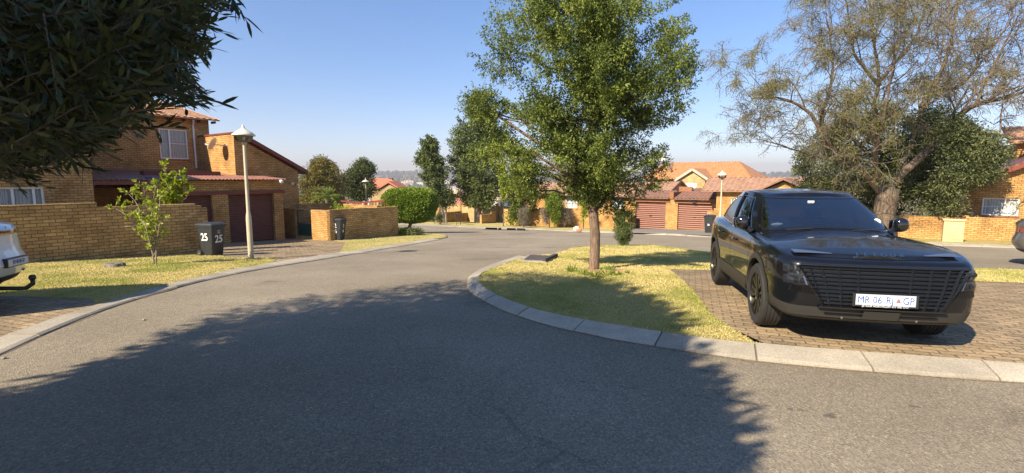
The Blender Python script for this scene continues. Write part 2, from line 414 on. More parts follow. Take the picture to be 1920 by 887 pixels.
# far ground: one sheet reaching the horizon
gy = [-60, -20, -5]+list(range(0, 62, 3))+[66, 75, 90, 110, 140, 180, 240, 320, 420, 560, 720, 900, 1150, 1450, 1800, 2150, 2500, 2800, 3100, 3400, 3700, 4000, 4300, 4700]
mb = MB(); rows = []
for y in gy:
    hx = 70+max(y, 0)*1.7; row = []
    for k in range(41):
        x = -hx+2*hx*k/40
        z = zf(y)-.17
        if y > 200: z += noise.noise(Vector((x*.0016, y*.0012, 3.3)))*min(26, (y-200)*.014)
        row.append((x, y, z))
    rows.append(row)
mb.grid(rows, flip=True); g_ = mb.build('ground', veld, uv=False, smooth=True); tag(g_, kind='structure')
RO = -.09
road_poly = [(-70, -25), (70, -25), (70, 53), (-70, 53)]
sheet('road', road_poly, RO, asphalt)

LO = -.06      # the left verge lies almost flush with the road
def path(px, off=0): return [P(x, y, off) for x, y in px]
k_out = path([(973, 479), (922, 497), (890.6, 511), (876, 527), (879.7, 545.6), (912.5, 567.5), (940.6, 581.6), (975, 594), (1025, 609.7), (1087.5, 623.8), (1154.7, 637.8), (1237.5, 651), (1334, 666), (1443.8, 680), (1557, 691), (1800, 710), (1920, 718)], RO)
k_in = path([(987, 481), (935, 499), (905, 512), (897, 527), (910.5, 543), (940.6, 557.5), (965.6, 568), (1003, 580), (1043.8, 589.4), (1096.9, 600), (1165.6, 611.6), (1246.9, 623.8), (1334.4, 635.7), (1443.8, 647.5), (1557, 657), (1772, 672), (1920, 683)])
for k in (k_in, k_out):
    d = (k[-1]-k[-2]).normalized(); k.append(k[-1]+d*6); k.append(k[-1]+d*8)
l_out = path([(0, 665.8), (61, 637), (125, 610), (203, 579.5), (304, 547.4), (406, 522), (507, 502.4), (600, 487.5), (666, 476.5), (727, 466), (788, 456), (826, 449.5)], RO)
l_in = path([(0, 633), (35, 622), (111.6, 594.5), (209.7, 563.5), (290, 540), (370, 520.5), (473, 499.5), (600, 479), (660, 470.5), (722, 461.5), (780, 452.5), (818, 446)], LO)
for k in (l_in, l_out):
    d = (k[0]-k[1]).normalized(); k.insert(0, k[0]+d*2.5); k.insert(0, k[0]+d*6)
f_out = path([(700, 419), (774, 422), (844, 425), (912, 428.5), (987, 430), (1041, 433), (1184, 438.5), (1333, 445), (1560, 454), (1785, 461.5), (1902, 465.5), (2200, 477)], RO)
f_in = path([(700, 416.5), (774, 419.5), (844, 422.3), (912, 425.3), (987, 427.3), (1041, 430.3), (1184, 435.6), (1333, 441.5), (1560, 449.5), (1785, 456), (1902, 460.5), (2200, 471)])
joint_dirt = plain('joint_dirt', (.11, .095, .07), .95)
def kerb(name, pin, pout, slab=1.0, top=0.0):
    L = sum((b-a).length for a, b in zip(pout, pout[1:]))
    n = max(2, int(L/slab))
    b = resample(smooth_path(pout, .3), n*4+1); fine = resample(smooth_path(pin, .2), 1500)
    fx = np.array([(p.x, p.y) for p in fine]); last = 0; a = []
    for q in b:
        k_ = int(np.argmin(((fx[last:last+400]-np.array([q.x, q.y]))**2).sum(1)))+last; last = k_; a.append(fine[k_].copy())
    mb = MB(); tint = []
    for s in range(n):
        q = 0; t = random.random(); tl = random.uniform(-.008, .008)
        rows = [[], [], [], []]
        for j in range(5):
            i = s*4+j; A, B = a[i], b[i]
            e = .009 if j == 0 else (-.009 if j == 4 else 0)
            d = (b[min(i+1, len(b)-1)]-b[max(i-1, 0)]).normalized()*e
            A = A+d; B = B+d
            zr = zf(B.y)+RO
            rows[0].append((B.x, B.y, zr-.08)); rows[1].append((B.x, B.y, zr+.016+tl*.5))
            m1 = B.lerp(A, .12); rows[2].append((m1.x, m1.y, zr+.034+tl)); rows[3].append((A.x, A.y, zf(A.y)+top+.012+tl))
        nf = len(mb.f); mb.grid(rows)
        for e in (0, 4): mb.add([rows[0][e], rows[1][e], rows[2][e], rows[3][e], (rows[3][e][0], rows[3][e][1], rows[0][e][2])], [(0, 1, 2, 3, 4)])
        if s:
            i = s*4; A, B = a[i], b[i]; dd = (b[i+1]-b[i-1]).normalized()*.018; zr = zf(B.y)+RO; m1 = B.lerp(A, .12)
            q_ = [[(p_.x+dd.x*e, p_.y+dd.y*e, z_) for p_, z_ in ((B, zr-.02), (B.lerp(A, .02), zr+.006), (m1, zr+.020), (A, zf(A.y)+top-.004))] for e in (-1, 1)]
            mb.grid(q_, 1)
        tint += [t]*(len(mb.f)-nf)
    o = mb.build(name, [kerb_mat, joint_dirt], uv=False)
    at = o.data.attributes.new('tint', 'FLOAT', 'FACE'); at.data.foreach_set('value', tint)
    bm = bmesh.new(); bm.from_mesh(o.data)
    bmesh.ops.recalc_face_normals(bm, faces=bm.faces); bm.to_mesh(o.data); bm.free()
    tag(o, kind='structure'); return o
kerb('island_kerb', k_in, k_out); kerb('left_kerb', l_in, l_out, 1.0, LO); kerb('far_kerb', f_in, f_out, 1.2)

# island lawn and parking bay
bay = path([(1418, 643), (1370, 614), (1336, 592), (1312, 560), (1285, 530), (1255, 505)])
bay_far = path([(1255, 505), (1340, 507), (1820, 527), (1920, 531)]); bay_far.append(bay_far[-1]+(bay_far[-1]-bay_far[-2]).normalized()*14)
ki = smooth_path(k_in, .3)
def nearest(pts, q): return min(range(len(pts)), key=lambda i: (pts[i]-q).length)
ib = nearest(ki, bay[0])
lawn_far = path([(985, 480), (1035, 477), (1073, 464.5), (1130, 460), (1225, 460), (1293, 468.5), (1340, 474), (1820, 503), (1920, 506)]); e = lawn_far[-1]; lawn_far.append(e+(lawn_far[-1]-lawn_far[-2]).normalized()*14)
lawn_poly = ki[:ib+1]+bay+bay_far[1:]+list(reversed(lawn_far[1:]))
sheet('island_lawn', lawn_poly, 0, turf)
bay_poly = ki[ib:]+[G(20, -2), G(24, 6)]+list(reversed(bay_far))+list(reversed(bay[1:-1]))
sheet('parking_bay_paving', bay_poly, -.004, pavers)
# far side skirt of the island lawn
mb = MB(); lf = smooth_path(lawn_far, .5)
mb.grid([[G(p.x, p.y, .004) for p in lf], [G(p.x, p.y+.06, -.03) for p in lf], [G(p.x, p.y+.08, RO-.03) for p in lf]]); tag(mb.build('island_edge', kerb_mat, uv=False), kind='structure')

# left block
li = smooth_path(l_in, .3)
def sub(q0, q1):
    i0, i1 = nearest(li, q0), nearest(li, q1); return li[i0:i1+1]
d1 = P(205, 565); d2 = P(530, 489); d3 = P(655, 471)
backs = [ab(-8, 23.5), ab(2, 24), ab(8.2, 24), ab(14.5, 24)]
WB = 18.35
pv = [P(0, 548), P(100, 551), P(175, 553)]
pave_left = sub(li[0], d1)+[pv[2], pv[1], pv[0], G(-22, 9.5), G(-24, 0)]
sheet('left_parking_paving', pave_left, LO-.002, pavers)
lawn_left = sub(d1, d2)+[P(520, 481), P(425, 479), ab(8.3, WB+.4), ab(-14, WB+.4), G(-22, 9.5), pv[0], pv[1], pv[2]]
sheet('left_lawn', lawn_left, LO, turf)
c26 = P(620, 449)
drive = sub(d2, d3)+[P(648, 452), c26, ab(14.8, 28.5), ab(6.0, 30), ab(8.3, WB+.4), P(425, 479), P(520, 481)]
sheet('driveway_paving', drive, LO-.003, pavers)
tip = [P(838, 442), P(833, 438), P(800, 436), P(747, 433)]
e26 = ab(PB(747, 431, c26.dot(BX))[0], c26.dot(BX)+.3); tip[-1] = e26
lawn26 = sub(d3, P(822, 446))+[P(830, 444)]+tip+[e26+BX*14, ab(14.8, 34), ab(14.8, 28.5), c26, P(648, 452)]
sheet('corner_lawn', lawn26, LO, turf)
mb = MB(); tp = smooth_path([P(818, 446), P(830, 444)]+tip+[e26+BX*12], .4)
mb.grid([[G(p.x, p.y, LO+.01) for p in tp], [G(p.x+.05, p.y+.05, RO-.04) for p in tp]]); tag(mb.build('corner_edge', kerb_mat, uv=False), kind='structure')
garden = [ab(-14, WB+.4), ab(8.3, WB+.4), ab(6.0, 30), ab(-14, 40)]
sheet('garden_ground', garden, LO-.005, veld)
# far block
far_poly = smooth_path(f_in, 1.0)+[G(60, 17), G(75, 58), G(-30, 58)]
sheet('far_lawn', far_poly, 0, turf)
drv2 = [P(1184, 436.2), P(1345, 442.5), P(1350, 433), P(1184, 424)]
sheet('far_driveway', drv2, .006, plain('worn_concrete_drive', (.20, .18, .155), .9, var=.2, vscale=2))

# ============================================================ WALLS AND HOUSES
HR = math.atan2(AX.y, AX.x)
def house_root(name, a, b, label, cat='house'):
    return thing(name, ab(a, b, gz(a, b)), label, cat, HR)
def holed(mb, kind, c, s0, s1, z0, z1, th, holes, mi=0, face=-1):
    """wall in the plane a=c (kind 'a', runs along b) or b=c (kind 'b', runs along a); front face towards the camera, thickness th behind; holes (s0,s1,z0,z1)"""
    pt = (lambda s, d, z: ab(c+d, s, z)) if kind == 'a' else (lambda s, d, z: ab(s, c+d, z))
    S = sorted({s0, s1, *[h[0] for h in holes], *[h[1] for h in holes]}); Z = sorted({z0, z1, *[h[2] for h in holes], *[h[3] for h in holes]})
    S = [x for x in S if s0 <= x <= s1]; Z = [x for x in Z if z0 <= x <= z1]
    inh = lambda s, z: any(h[0] < s < h[1] and h[2] < z < h[3] for h in holes)
    solid = {}
    for i in range(len(S)-1):
        for j in range(len(Z)-1): solid[i, j] = not inh((S[i]+S[i+1])/2, (Z[j]+Z[j+1])/2)
    fl = (kind == 'a')
    def q(a, b, c_, d):
        mb.quad(*( (d, c_, b, a) if fl else (a, b, c_, d)), mi)
    for (i, j), ok in solid.items():
        if not ok: continue
        a, b, c0, c1 = S[i], S[i+1], Z[j], Z[j+1]
        q(pt(a, 0, c0), pt(b, 0, c0), pt(b, 0, c1), pt(a, 0, c1))
        q(pt(b, th, c0), pt(a, th, c0), pt(a, th, c1), pt(b, th, c1))
        if not solid.get((i-1, j), False): q(pt(a, th, c0), pt(a, 0, c0), pt(a, 0, c1), pt(a, th, c1))
        if not solid.get((i+1, j), False): q(pt(b, 0, c0), pt(b, th, c0), pt(b, th, c1), pt(b, 0, c1))
        if not solid.get((i, j-1), False): q(pt(a, th, c0), pt(b, th, c0), pt(b, 0, c0), pt(a, 0, c0))
        if not solid.get((i, j+1), False): q(pt(a, 0, c1), pt(b, 0, c1), pt(b, th, c1), pt(a, th, c1))
def sbox(mb, kind, s0, s1, d0, d1, z0, z1, mi=0):
    if kind == 'a': mb.abbox(d0, d1, s0, s1, z0, z1, mi)
    else: mb.abbox(s0, s1, d0, d1, z0, z1, mi)
def window(parent, kind, c, s0, s1, z0, z1, split=(.34,), hbar=.5, fr=.05, burglar=False, cur=True):
    """frame set in the reveal, pane and curtain behind"""
    rc = .06; m = MB()
    for x0, x1, y0, y1 in ((s0, s0+fr, z0, z1), (s1-fr, s1, z0, z1), (s0+fr, s1-fr, z0, z0+fr), (s0+fr, s1-fr, z1-fr, z1)):
        sbox(m, kind, x0, x1, c+rc, c+rc+.05, y0, y1)
    xs = [s0+fr]+[s0+(s1-s0)*k for k in split]+[s1-fr]
    for k in split:
        x = s0+(s1-s0)*k; sbox(m, kind, x-fr/2, x+fr/2, c+rc+.002, c+rc+.048, z0+fr, z1-fr)
    if hbar: sbox(m, kind, xs[-2]+fr/2, xs[-1], c+rc+.004, c+rc+.046, z0+(z1-z0)*hbar-.02, z0+(z1-z0)*hbar+.02)
    f = m.build('window', white_paint, parent); ROOTM[f.name] = ROOTM[parent.name]
    m = MB(); sbox(m, kind, s0+fr, s1-fr, c+rc+.02, c+rc+.026, z0+fr, z1-fr); m.build('pane', win_glass, f)
    if cur:
        m = MB(); K = 40; rows = [[], []]
        for k in range(K+1):
            s = s0+(s1-s0)*k/K; d = c+.16+.02*math.sin(k*1.9)
            for r, z in ((0, z0), (1, z1)): rows[r].append(ab(d, s, z) if kind == 'a' else ab(s, d, z))
        m.grid(rows); m.build('curtain', curtain, f)
    m = MB(); sbox(m, kind, s0-.04, s1+.04, c-.04, c+.10, z0-.09, z0-.001); m.build('sill', sill_brick, f)
    if burglar:
        m = MB()
        for k in range(1, 8): 
            z = z0+(z1-z0)*k/8; sbox(m, kind, s0+fr, s1-fr, c+rc+.07, c+rc+.082, z-.006, z+.006)
        for k in range(1, 9):
            s = s0+(s1-s0)*k/9; sbox(m, kind, s-.006, s+.006, c+rc+.083, c+rc+.094, z0+fr, z1-fr)
        m.build('burglar_bars', white_paint, f)
    return f
def roller_door(parent, kind, c, s0, s1, z0, z1, mat, pitch=.075):
    m = MB(); n = int((z1-z0)/pitch*4); rows = [[], []]
    for k in range(n+1):
        z = z0+(z1-z0)*k/n; d = c+.18-pitch*.35*abs(math.sin(math.pi*k/4))
        for r, s in ((0, s0), (1, s1)): rows[r].append(ab(d, s, z) if kind == 'a' else ab(s, d, z))
    m.grid(rows)
    d = m.build('garage_door', mat, parent)
    m = MB(); sm = (s0+s1)/2; zm = z0+(z1-z0)*.48; sbox(m, kind, sm-.10, sm+.10, c+.12, c+.155, zm-.03, zm+.03); m.build('handle', black_plastic, d)
    return d
def tile_roof(mb, p0, p1, p2, p3, mi=0, pitch=.30, row=.34, amp=.035, step=.03):
    """p0-p1 eave, p3-p2 ridge"""
    p0, p1, p2, p3 = map(Vector, (p0, p1, p2, p3)); L = (p1-p0).length; H = ((p3+p2)/2-(p0+p1)/2).length
    up = ((p3+p2)/2-(p0+p1)/2).normalized(); al = (p1-p0).normalized(); n = al.cross(up).normalized()
    if n.z < 0: n = -n
    nu = max(2, int(L/pitch))*6; nr = max(1, int(H/row)); rows = []
    for r in range(nr):
        for e in (0, 1):
            v = (r+e)/nr; line = []
            for k in range(nu+1):
                u = k/nu; a = p0.lerp(p1, u); b = p3.lerp(p2, u); q = a.lerp(b, v)
                ph = (k % 6)/6.0
                h = amp*max(0, math.sin(math.pi*ph*1.5)) if ph < .667 else 0
                line.append(q+n*(h+(step if e == 0 else 0)))
            rows.append(line)
    mb.grid(rows, mi)
    # underside
    mb.quad(p0-n*.05, p1-n*.05, p2-n*.05, p3-n*.05, mi)
    mb.quad(p0-n*.05, p1-n*.05, p1+n*step, p0+n*step, mi)
    mb.quad(p1-n*.05, p2-n*.05, p2+n*(step+.02), p1+n*(step+.02), mi); mb.quad(p0-n*.05, p3-n*.05, p3+n*(step+.02), p0+n*(step+.02), mi)
def beam(mb, p, q, wd, ht, mi=0):
    """rectangular bar from p to q, upright section"""
    p, q = Vector(p), Vector(q); d = (q-p).normalized(); s = d.cross(Vector((0, 0, 1))).normalized()*wd/2; u = s.cross(d).normalized()*ht/2
    if u.z < 0: u = -u
    mb.hexa([p-s-u, q-s-u, q+s-u, p+s-u, p-s+u, q-s+u, q+s+u, p+s+u], mi)

# ---------- house with the two brown garage doors (left)
b0, b1, b2 = 23.2, 25.3, 29.0
bL = 22.9
aL = PB(175, 350, bL)[0]
H1 = house_root('brick_house', 9, b0, 'two-storey golden brick house with brown garage doors behind the left boundary wall')
zg = lambda a, b: gz(a, b)-.35
a264 = PB(264, 340, b0)[0]; a528 = PB(529, 340, b0)[0]
d1a, d1b = PB(345, 400, b0)[0], PB(400, 400, b0)[0]
d2a, d2z0 = PB(433, 449, b0); d2b, d2z1 = PB(513, 362.5, b0)
d1z1 = PB(390, 365.5, b0)[1]
gtop = -.10+ZC
mb = MB()
holed(mb, 'b', b0, a264, a528, zg(12, b0), gtop, .23, [(d1a, d1b, zg(12, b0)-1, d1z1), (d2a, d2b, zg(12, b0)-1, d2z1)])
mb.abbox(a264, a264+.23, b0+.232, b0+1.0, zg(8, b0), gtop)                # lit pillar end
mb.abbox(a528-.23, a528, b0+.232, b1-.004, zg(13, b0), gtop)
mb.build('garage_wall', brick, H1)
base2 = gz(13, b0)+.0
roller_door(H1, 'b', b0, d1a, d1b, gz(10, b0)-.1, d1z1, door_red); roller_door(H1, 'b', b0, d2a, d2b, gz(12.5, b0)-.05, d2z1, door_red)
mb = MB(); mb.abbox(d1a-.5, d2b+.55, b0-.05, b0-.003, d2z1, d2z1+.16); mb.build('lintel', plinth_red, H1)
# upper storey
aU = PB(393, 260, b2)[0]; zE = PB(393, 229, b2)[1]
w1a, w1z1 = PB(297, 240, b2); w1b, w1z0 = PB(355, 299, b2)
op0 = aL+.3; op1 = PB(330, 330, b2)[0]
zR = PB(300, 325, b2)[1]
mb = MB()
holed(mb, 'b', b2, aL-4, aU, zg(8, b2), zE+.15, .25, [(w1a, w1b, w1z0, w1z1), (aL+1.0, aL+3.2, zg(8, b2)-1, zR-.7)])
mb.prism([ab(aU-.25, b2+.252, zg(13, b2)), ab(aU-.25, b2+11, zg(13, b2)), ab(aU-.25, b2+11, zE+.2), ab(aU-.25, b2+6.5, zE+1.3), ab(aU-.25, b2+.252, zE+.1)], AX*.25)
mb.abbox(aL-4, aL-3.75, b2+.252, b2+9, zg(3, b2), zE+.15)
mb.abbox(aL-4, aU-.26, b2+10.7, b2+10.95, zg(3, b2), zE+.1)
mb.build('upper_wall', brick, H1)
window(H1, 'b', b2, w1a, w1b, w1z0, w1z1, split=(.36,), hbar=.52, fr=.07, burglar=True)
# left wing
wl0 = PB(-20, 350, bL)[0]; wl1, wlz0 = PB(86, 386, bL); wlz1 = PB(86, 350, bL)[1]
wlz0 = min(wlz0, wlz1-.9)
mb = MB(); holed(mb, 'b', bL, -6, aL, zg(3, bL), ZC+2.3, .25, [(wl0, wl1, wlz0, wlz1)])
mb.abbox(aL-.25, aL, bL+.252, b2-.004, zg(6, bL), ZC+2.3); mb.abbox(-6, -5.75, bL+.252, b2-.004, zg(0, bL), ZC+2.3)
mb.build('wing_wall', brick, H1)
window(H1, 'b', bL, wl0, wl1, wlz0, wlz1, split=(.4, .8), hbar=None, fr=.07)
mb = MB()
tile_roof(mb, ab(-6.4, bL-.5, ZC+2.15), ab(aL+.4, bL-.5, ZC+2.15), ab(aL+.4, b2+.0, ZC+3.3), ab(-6.4, b2+.0, ZC+3.3))
mb.build('wing_roof', tile_tan, H1)
aE, zEv = PB(412, 226, b2-.5)
mb = MB(); tile_roof(mb, ab(aL-4.5, b2-.5, zEv), ab(aE, b2-.5, zEv), ab(aE, b2+6.5, zEv+1.55), ab(aL-4.5, b2+6.5, zEv+1.55))
tile_roof(mb, ab(aE, b2+11.5, zEv+.3), ab(aL-4.5, b2+11.5, zEv+.3), ab(aL-4.5, b2+6.52, zEv+1.56), ab(aE, b2+6.52, zEv+1.56))
rf = mb.build('roof', tile_tan, H1); 
for k in range(16):
    a = aL-3.5+k*(aE-aL+3.3)/15
    mb = MB(); mb.abbox(a-.04, a+.04, b2-.42, b2-.003, zEv-.17, zEv-.055); mb.build('rafter_end', plinth_red, rf)
# room block with the raking roof
aM0 = PB(438, 260, b1)[0]; aM1 = PB(559, 330, b1)[0]
zM0 = PB(438, 251, b1)[1]; rz0 = PB(446, 262, b1)[1]; rz1 = PB(559, 321, b1)[1]
mb = MB(); gb = zg(14, b1)
mb.prism([ab(aM0, b1, gb), ab(aM1, b1, gb), ab(aM1, b1, rz1), ab(aM0+.42, b1, rz0), ab(aM0+.42, b1, zM0), ab(aM0, b1, zM0)], BX*(b2-b1-.005))
mb.build('side_room_wall', brick, H1)
mb = MB(); mb.abbox(aM0-.04, aM0+.46, b1-.04, b2-.01, zM0+.002, zM0+.09); mb.build('coping', plinth_red, H1)
mb = MB()
p0 = ab(aM0+.46, b1-.25, rz0+.06); sl = (rz1-rz0)/(aM1-aM0-.42); p1 = ab(aM1+.45, b1-.25, rz0+.06+sl*(aM1+.45-aM0-.46))
mb.prism([p0, p1, p1+Vector((0, 0, .2)), p0+Vector((0, 0, .2))], BX*5.0); mb.build('raking_roof', plinth_red, H1)
# corrugated lean-to roof over garages and porch
def corrugated(mb, p0, p1, p2, p3, pitch=.16, amp=.02):
    p0, p1, p2, p3 = map(Vector, (p0, p1, p2, p3)); n = int((p1-p0).length/pitch*4); lo, hi, ul, uh = [], [], [], []
    for k in range(n+1):
        t = k/n; h = Vector((0, 0, amp*math.sin(k*math.pi/2))); a = p0.lerp(p1, t)+h; b = p3.lerp(p2, t)+h
        lo.append(a); hi.append(b); ul.append(a-Vector((0, 0, .012))); uh.append(b-Vector((0, 0, .012)))
    mb.grid([lo, hi]); mb.grid([uh, ul]); mb.grid([ul, lo])
mb = MB(); zfR = gtop+.06
corrugated(mb, ab(aL+.01, b0-.35, zfR), ab(aM0-.01, b0-.35, zfR), ab(aM0-.01, b2-.01, zfR+.45), ab(aL+.01, b2-.01, zfR+.45))
corrugated(mb, ab(aM0, b0-.35, zfR), ab(a528+.1, b0-.35, zfR), ab(a528+.1, b1-.01, zfR+.17), ab(aM0, b1-.01, zfR+.17))
mb.build('lean_to_roof', red_roof, H1, smooth=True)
mb = MB(); mb.abbox(aL+.01, a264+.3, b0-.33, b0-.27, gtop-.14, gtop+.02); mb.build('fascia', plinth_red, H1)
mb = MB(); f0 = PB(268, 330, b0+2.0)[0]; f1 = PB(412, 330, b0+2.0)[0]
mb.abbox(f0, f1, b0+1.9, b0+2.3, gtop+.05, gtop+.42); mb.build('parapet', plinth_red, H1)
mb = MB(); dp, dz1 = PB(357, 222, b2-.08); 
mb.tube([ab(dp, b2-.4, zEv-.1), ab(dp+.1, b2-.08, dz1-.35), ab(dp+.12, b2-.08, zR+.3)], .045, 8); mb.build('downpipe', white_paint, H1)
# satellite dish on the sunny side of the room block
def dish(parent, centre, facing, r, wallpt, name='satellite_dish'):
    d = Vector(facing).normalized(); T = frame(centre, d.orthogonal(), d); m = MB()
    prof = [(.001, 0)]+[(r*k/6, .22*r*(k/6)**2) for k in range(1, 7)]
    m.lathe(prof, 24, T=T); m.lathe([(p, z-.01) for p, z in reversed(prof)], 24, T=T)
    o = m.build(name, grey_dish, parent, smooth=True)
    m = MB(); m.tube([wallpt, Vector(centre)-d*.02], .02, 6)
    tip = Vector(centre)+d*r*1.1-Vector((0, 0, r*.55)); m.tube([Vector(centre)-Vector((0, 0, r*.9)), tip], .012, 6); m.build('bracket', grey_metal, o)
    m = MB(); m.tube([tip-d*.05, tip+d*.08], .035, 8); m.build('receiver', white_paint, o); return o
grey_dish = plain('pale_grey_dish', (.5, .5, .5), .5)
bd, zd = PA(401, 271, aM0-.5)
dr = house_root('satellite_dish', aM0-.5, bd, 'grey satellite dish on the sunlit brick wall beside the upstairs window', 'satellite dish')
dr.location.z = zd
ROOTM[dr.name] = (Matrix.Translation(dr.location) @ Matrix.Rotation(HR, 4, 'Z')).inverted()
bw_, zw_ = PA(418, 279, aM0)
dish(dr, ab(aM0-.5, bd, zd), -AX*.75+BX*.75+Vector((0, 0, .55)), .33, ab(aM0, bd-.3, zd-.05), 'dish')
mb = MB()
for px, py in ((546, 343), (556, 345.5)):
    a, z = PB(px, py, b1); mb.tube([ab(a, b1, z), ab(a, b1-.16, z-.04)], [.03, .07], 8)
sl_ = mb.build('security_light', white_paint, H1)
a, z = PB(524, 338, b0-.4); mb = MB(); mb.tube([ab(a, b0, z+.03), ab(a+.05, b0-.25, z), ab(a+.1, b0-.45, z-.08)], [.04, .05, .09], 8); mb.build('security_light', white_paint, H1)
# house number plaque, alarm board
a, z = PB(283, 345.5, b0-.01); m = MB(); T = frame(ab(a, b0-.02, z), AX, -BX)
m.tube([ab(a, b0-.001, z), ab(a, b0-.03, z)], .17, 8); al_ = m.build('alarm_sign', cream_paint, H1)
m = MB(); m.tube([ab(a, b0-.031, z), ab(a, b0-.036, z)], .07, 12); m.build('badge', plain('blue_badge', (.02, .06, .3), .5), al_)
a, z = PB(278, 342, b0); m = MB(); m.abbox(a-.12, a+.1, b0-.12, b0-.04, z+.05, z+.22); m.build('siren', plain('blue_siren', (.02, .03, .15), .4), H1)

# ---------- boundary wall on the left
def garden_wall(name, label, kind, c, segs, mat=brick, th=.24, cap=True, extra=None):
    """segs: list of (s0, s1, ztop); follows the ground"""
    s0, s1 = segs[0][0], segs[-1][1]
    a, b = (c, (s0+s1)/2) if kind == 'a' else ((s0+s1)/2, c)
    m = MB(); pt = (lambda s, d, z: ab(c+d, s, z)) if kind == 'a' else (lambda s, d, z: ab(s, c+d, z))
    zb = min((gz(c, s) if kind == 'a' else gz(s, c)) for s in (s0, s1))-.3
    poly = [(s0, zb), (s1, zb)]
    for x0, x1, z in reversed(segs): poly += [(x1, z), (x0, z)]
    m.prism([pt(s, 0, z) for s, z in poly], (AX if kind == 'a' else BX)*th)
    o = m.build(name, mat); 
    bm = bmesh.new(); bm.from_mesh(o.data); bmesh.ops.recalc_face_normals(bm, faces=bm.faces); bm.to_mesh(o.data); bm.free()
    return tag(o, label, 'wall')
bw = WB
A_ = lambda px, py: PB(px, py, bw)
garden_wall('boundary_wall', 'long stepped brick boundary wall behind the left lawn and wheelie bin', 'b', bw,
    [(-16, A_(182, 384)[0], A_(90, 383)[1]), (A_(182, 384)[0], A_(270, 386)[0], A_(200, 388)[1]), (A_(270, 386)[0], A_(366, 383)[0], A_(300, 384.5)[1]), (A_(366, 383)[0], A_(378, 386)[0], A_(372, 386)[1]), (A_(378, 386)[0], A_(388, 390)[0], A_(384, 390)[1])], brick_dark)
# ---------- gate piers and wall at number 26
ac, bc = c26.dot(AX), c26.dot(BX)
zt = PA(600, 394.5, ac)[1]
p2b = PA(583, 400, ac)[0]; gb1 = PA(553.5, 400, ac)[0]; p1b = PA(529, 400, ac)[0]
m = MB(); m.abbox(ac, ac+.3, bc+.001, p2b, gz(ac, bc)-.3, zt); tag(m.build('gate_pier', brick), 'sunlit brick pier between the green gate and the bin numbered 26', 'gate pier')
m = MB(); m.abbox(ac, ac+.3, gb1, p1b, gz(ac, 24)-.3, zt); tag(m.build('gate_pier', brick), 'sunlit brick pier left of the green gate against the house', 'gate pier')
green_paint = plain('dark_green_paint', (.02, .06, .05), .5)
gt = thing('garden_gate', ab(ac+.1, (p2b+gb1)/2, gz(ac, p2b)), 'dark green metal garden gate between two brick piers', 'gate', HR)
m = MB(); 
zb_ = gz(ac, p2b)+.05
for s in (p2b+.03, gb1-.03): m.abbox(ac+.1, ac+.14, s-.025, s+.025, zb_, zt-.05)
for z in (zb_+.03, zb_+.62, zt-.08): m.abbox(ac+.102, ac+.138, p2b+.055, gb1-.055, z-.02, z+.02)
m.build('frame', green_paint, gt)
m = MB(); m.abbox(ac+.11, ac+.13, p2b+.056, gb1-.056, zb_+.052, zb_+.598); m.build('panel', green_paint, gt)
m = MB()
for k in range(1, 12):
    s = p2b+.03+(gb1-p2b-.06)*k/12; m.abbox(ac+.112, ac+.128, s-.008, s+.008, zb_+.642, zt-.102)
m.build('bars', green_paint, gt)
a_ = lambda px, py: PB(px, py, bc)
aend = e26.dot(AX)
garden_wall('boundary_wall', 'shaded brick wall behind the topiary tree and the bin numbered 26', 'b', bc,
    [(ac+.0, a_(690, 389)[0], a_(640, 392.5)[1]), (a_(690, 389)[0], a_(722, 388)[0], a_(705, 389.5)[1]), (a_(722, 388)[0], aend, a_(735, 387.5)[1])], brick_dark)
# walls behind it
m = MB(); aw = ac+7
sw = [(PB(560, 384, bc+4.6)[0], PB(621, 384, bc+4.6)[0], PB(600, 381.5, bc+4.6)[1])]
garden_wall('boundary_wall', 'dark shaded brick wall behind the green gate', 'b', bc+4.6, sw, brick_dark)
aw = sw[0][1]
bA, zA = PA(622, 381, aw); bB = bc+.6
garden_wall('boundary_wall', 'low sunlit brick wall with a railing behind the corner wall', 'a', aw, [(bB, (bA+bB)/2, PA(700, 385.5, aw)[1]), ((bA+bB)/2, bA, PA(650, 382.5, aw)[1])], brick)
rl = thing('railing', ab(aw+1.2, bB+.5, gz(aw, bB)), 'brown metal railing on the low brick wall left of the topiary tree', 'railing', HR)
rz_ = [PA(x, y, aw+1.2) for x, y in ((640, 380), (662, 381), (722, 376.5))]
m = MB(); beam(m, ab(aw+1.2, rz_[0][0], rz_[0][1]+.1), ab(aw+1.2, rz_[1][0], rz_[1][1]+.05), .06, .10); beam(m, ab(aw+1.2, rz_[1][0], rz_[1][1]), ab(aw+1.2, rz_[2][0], rz_[2][1]), .06, .10); m.build('rail', plinth_red, rl)
m = MB()
for k in range(16):
    s = rz_[0][0]+(rz_[2][0]-rz_[0][0])*k/15; z = rz_[1][1]-.03+(rz_[2][1]-rz_[1][1])*max(0, (k-4)/11)
    m.abbox(aw+1.18, aw+1.22, s-.02, s+.02, gz(aw, s)-.1, z-.03)
m.build('balusters', plinth_red, rl)
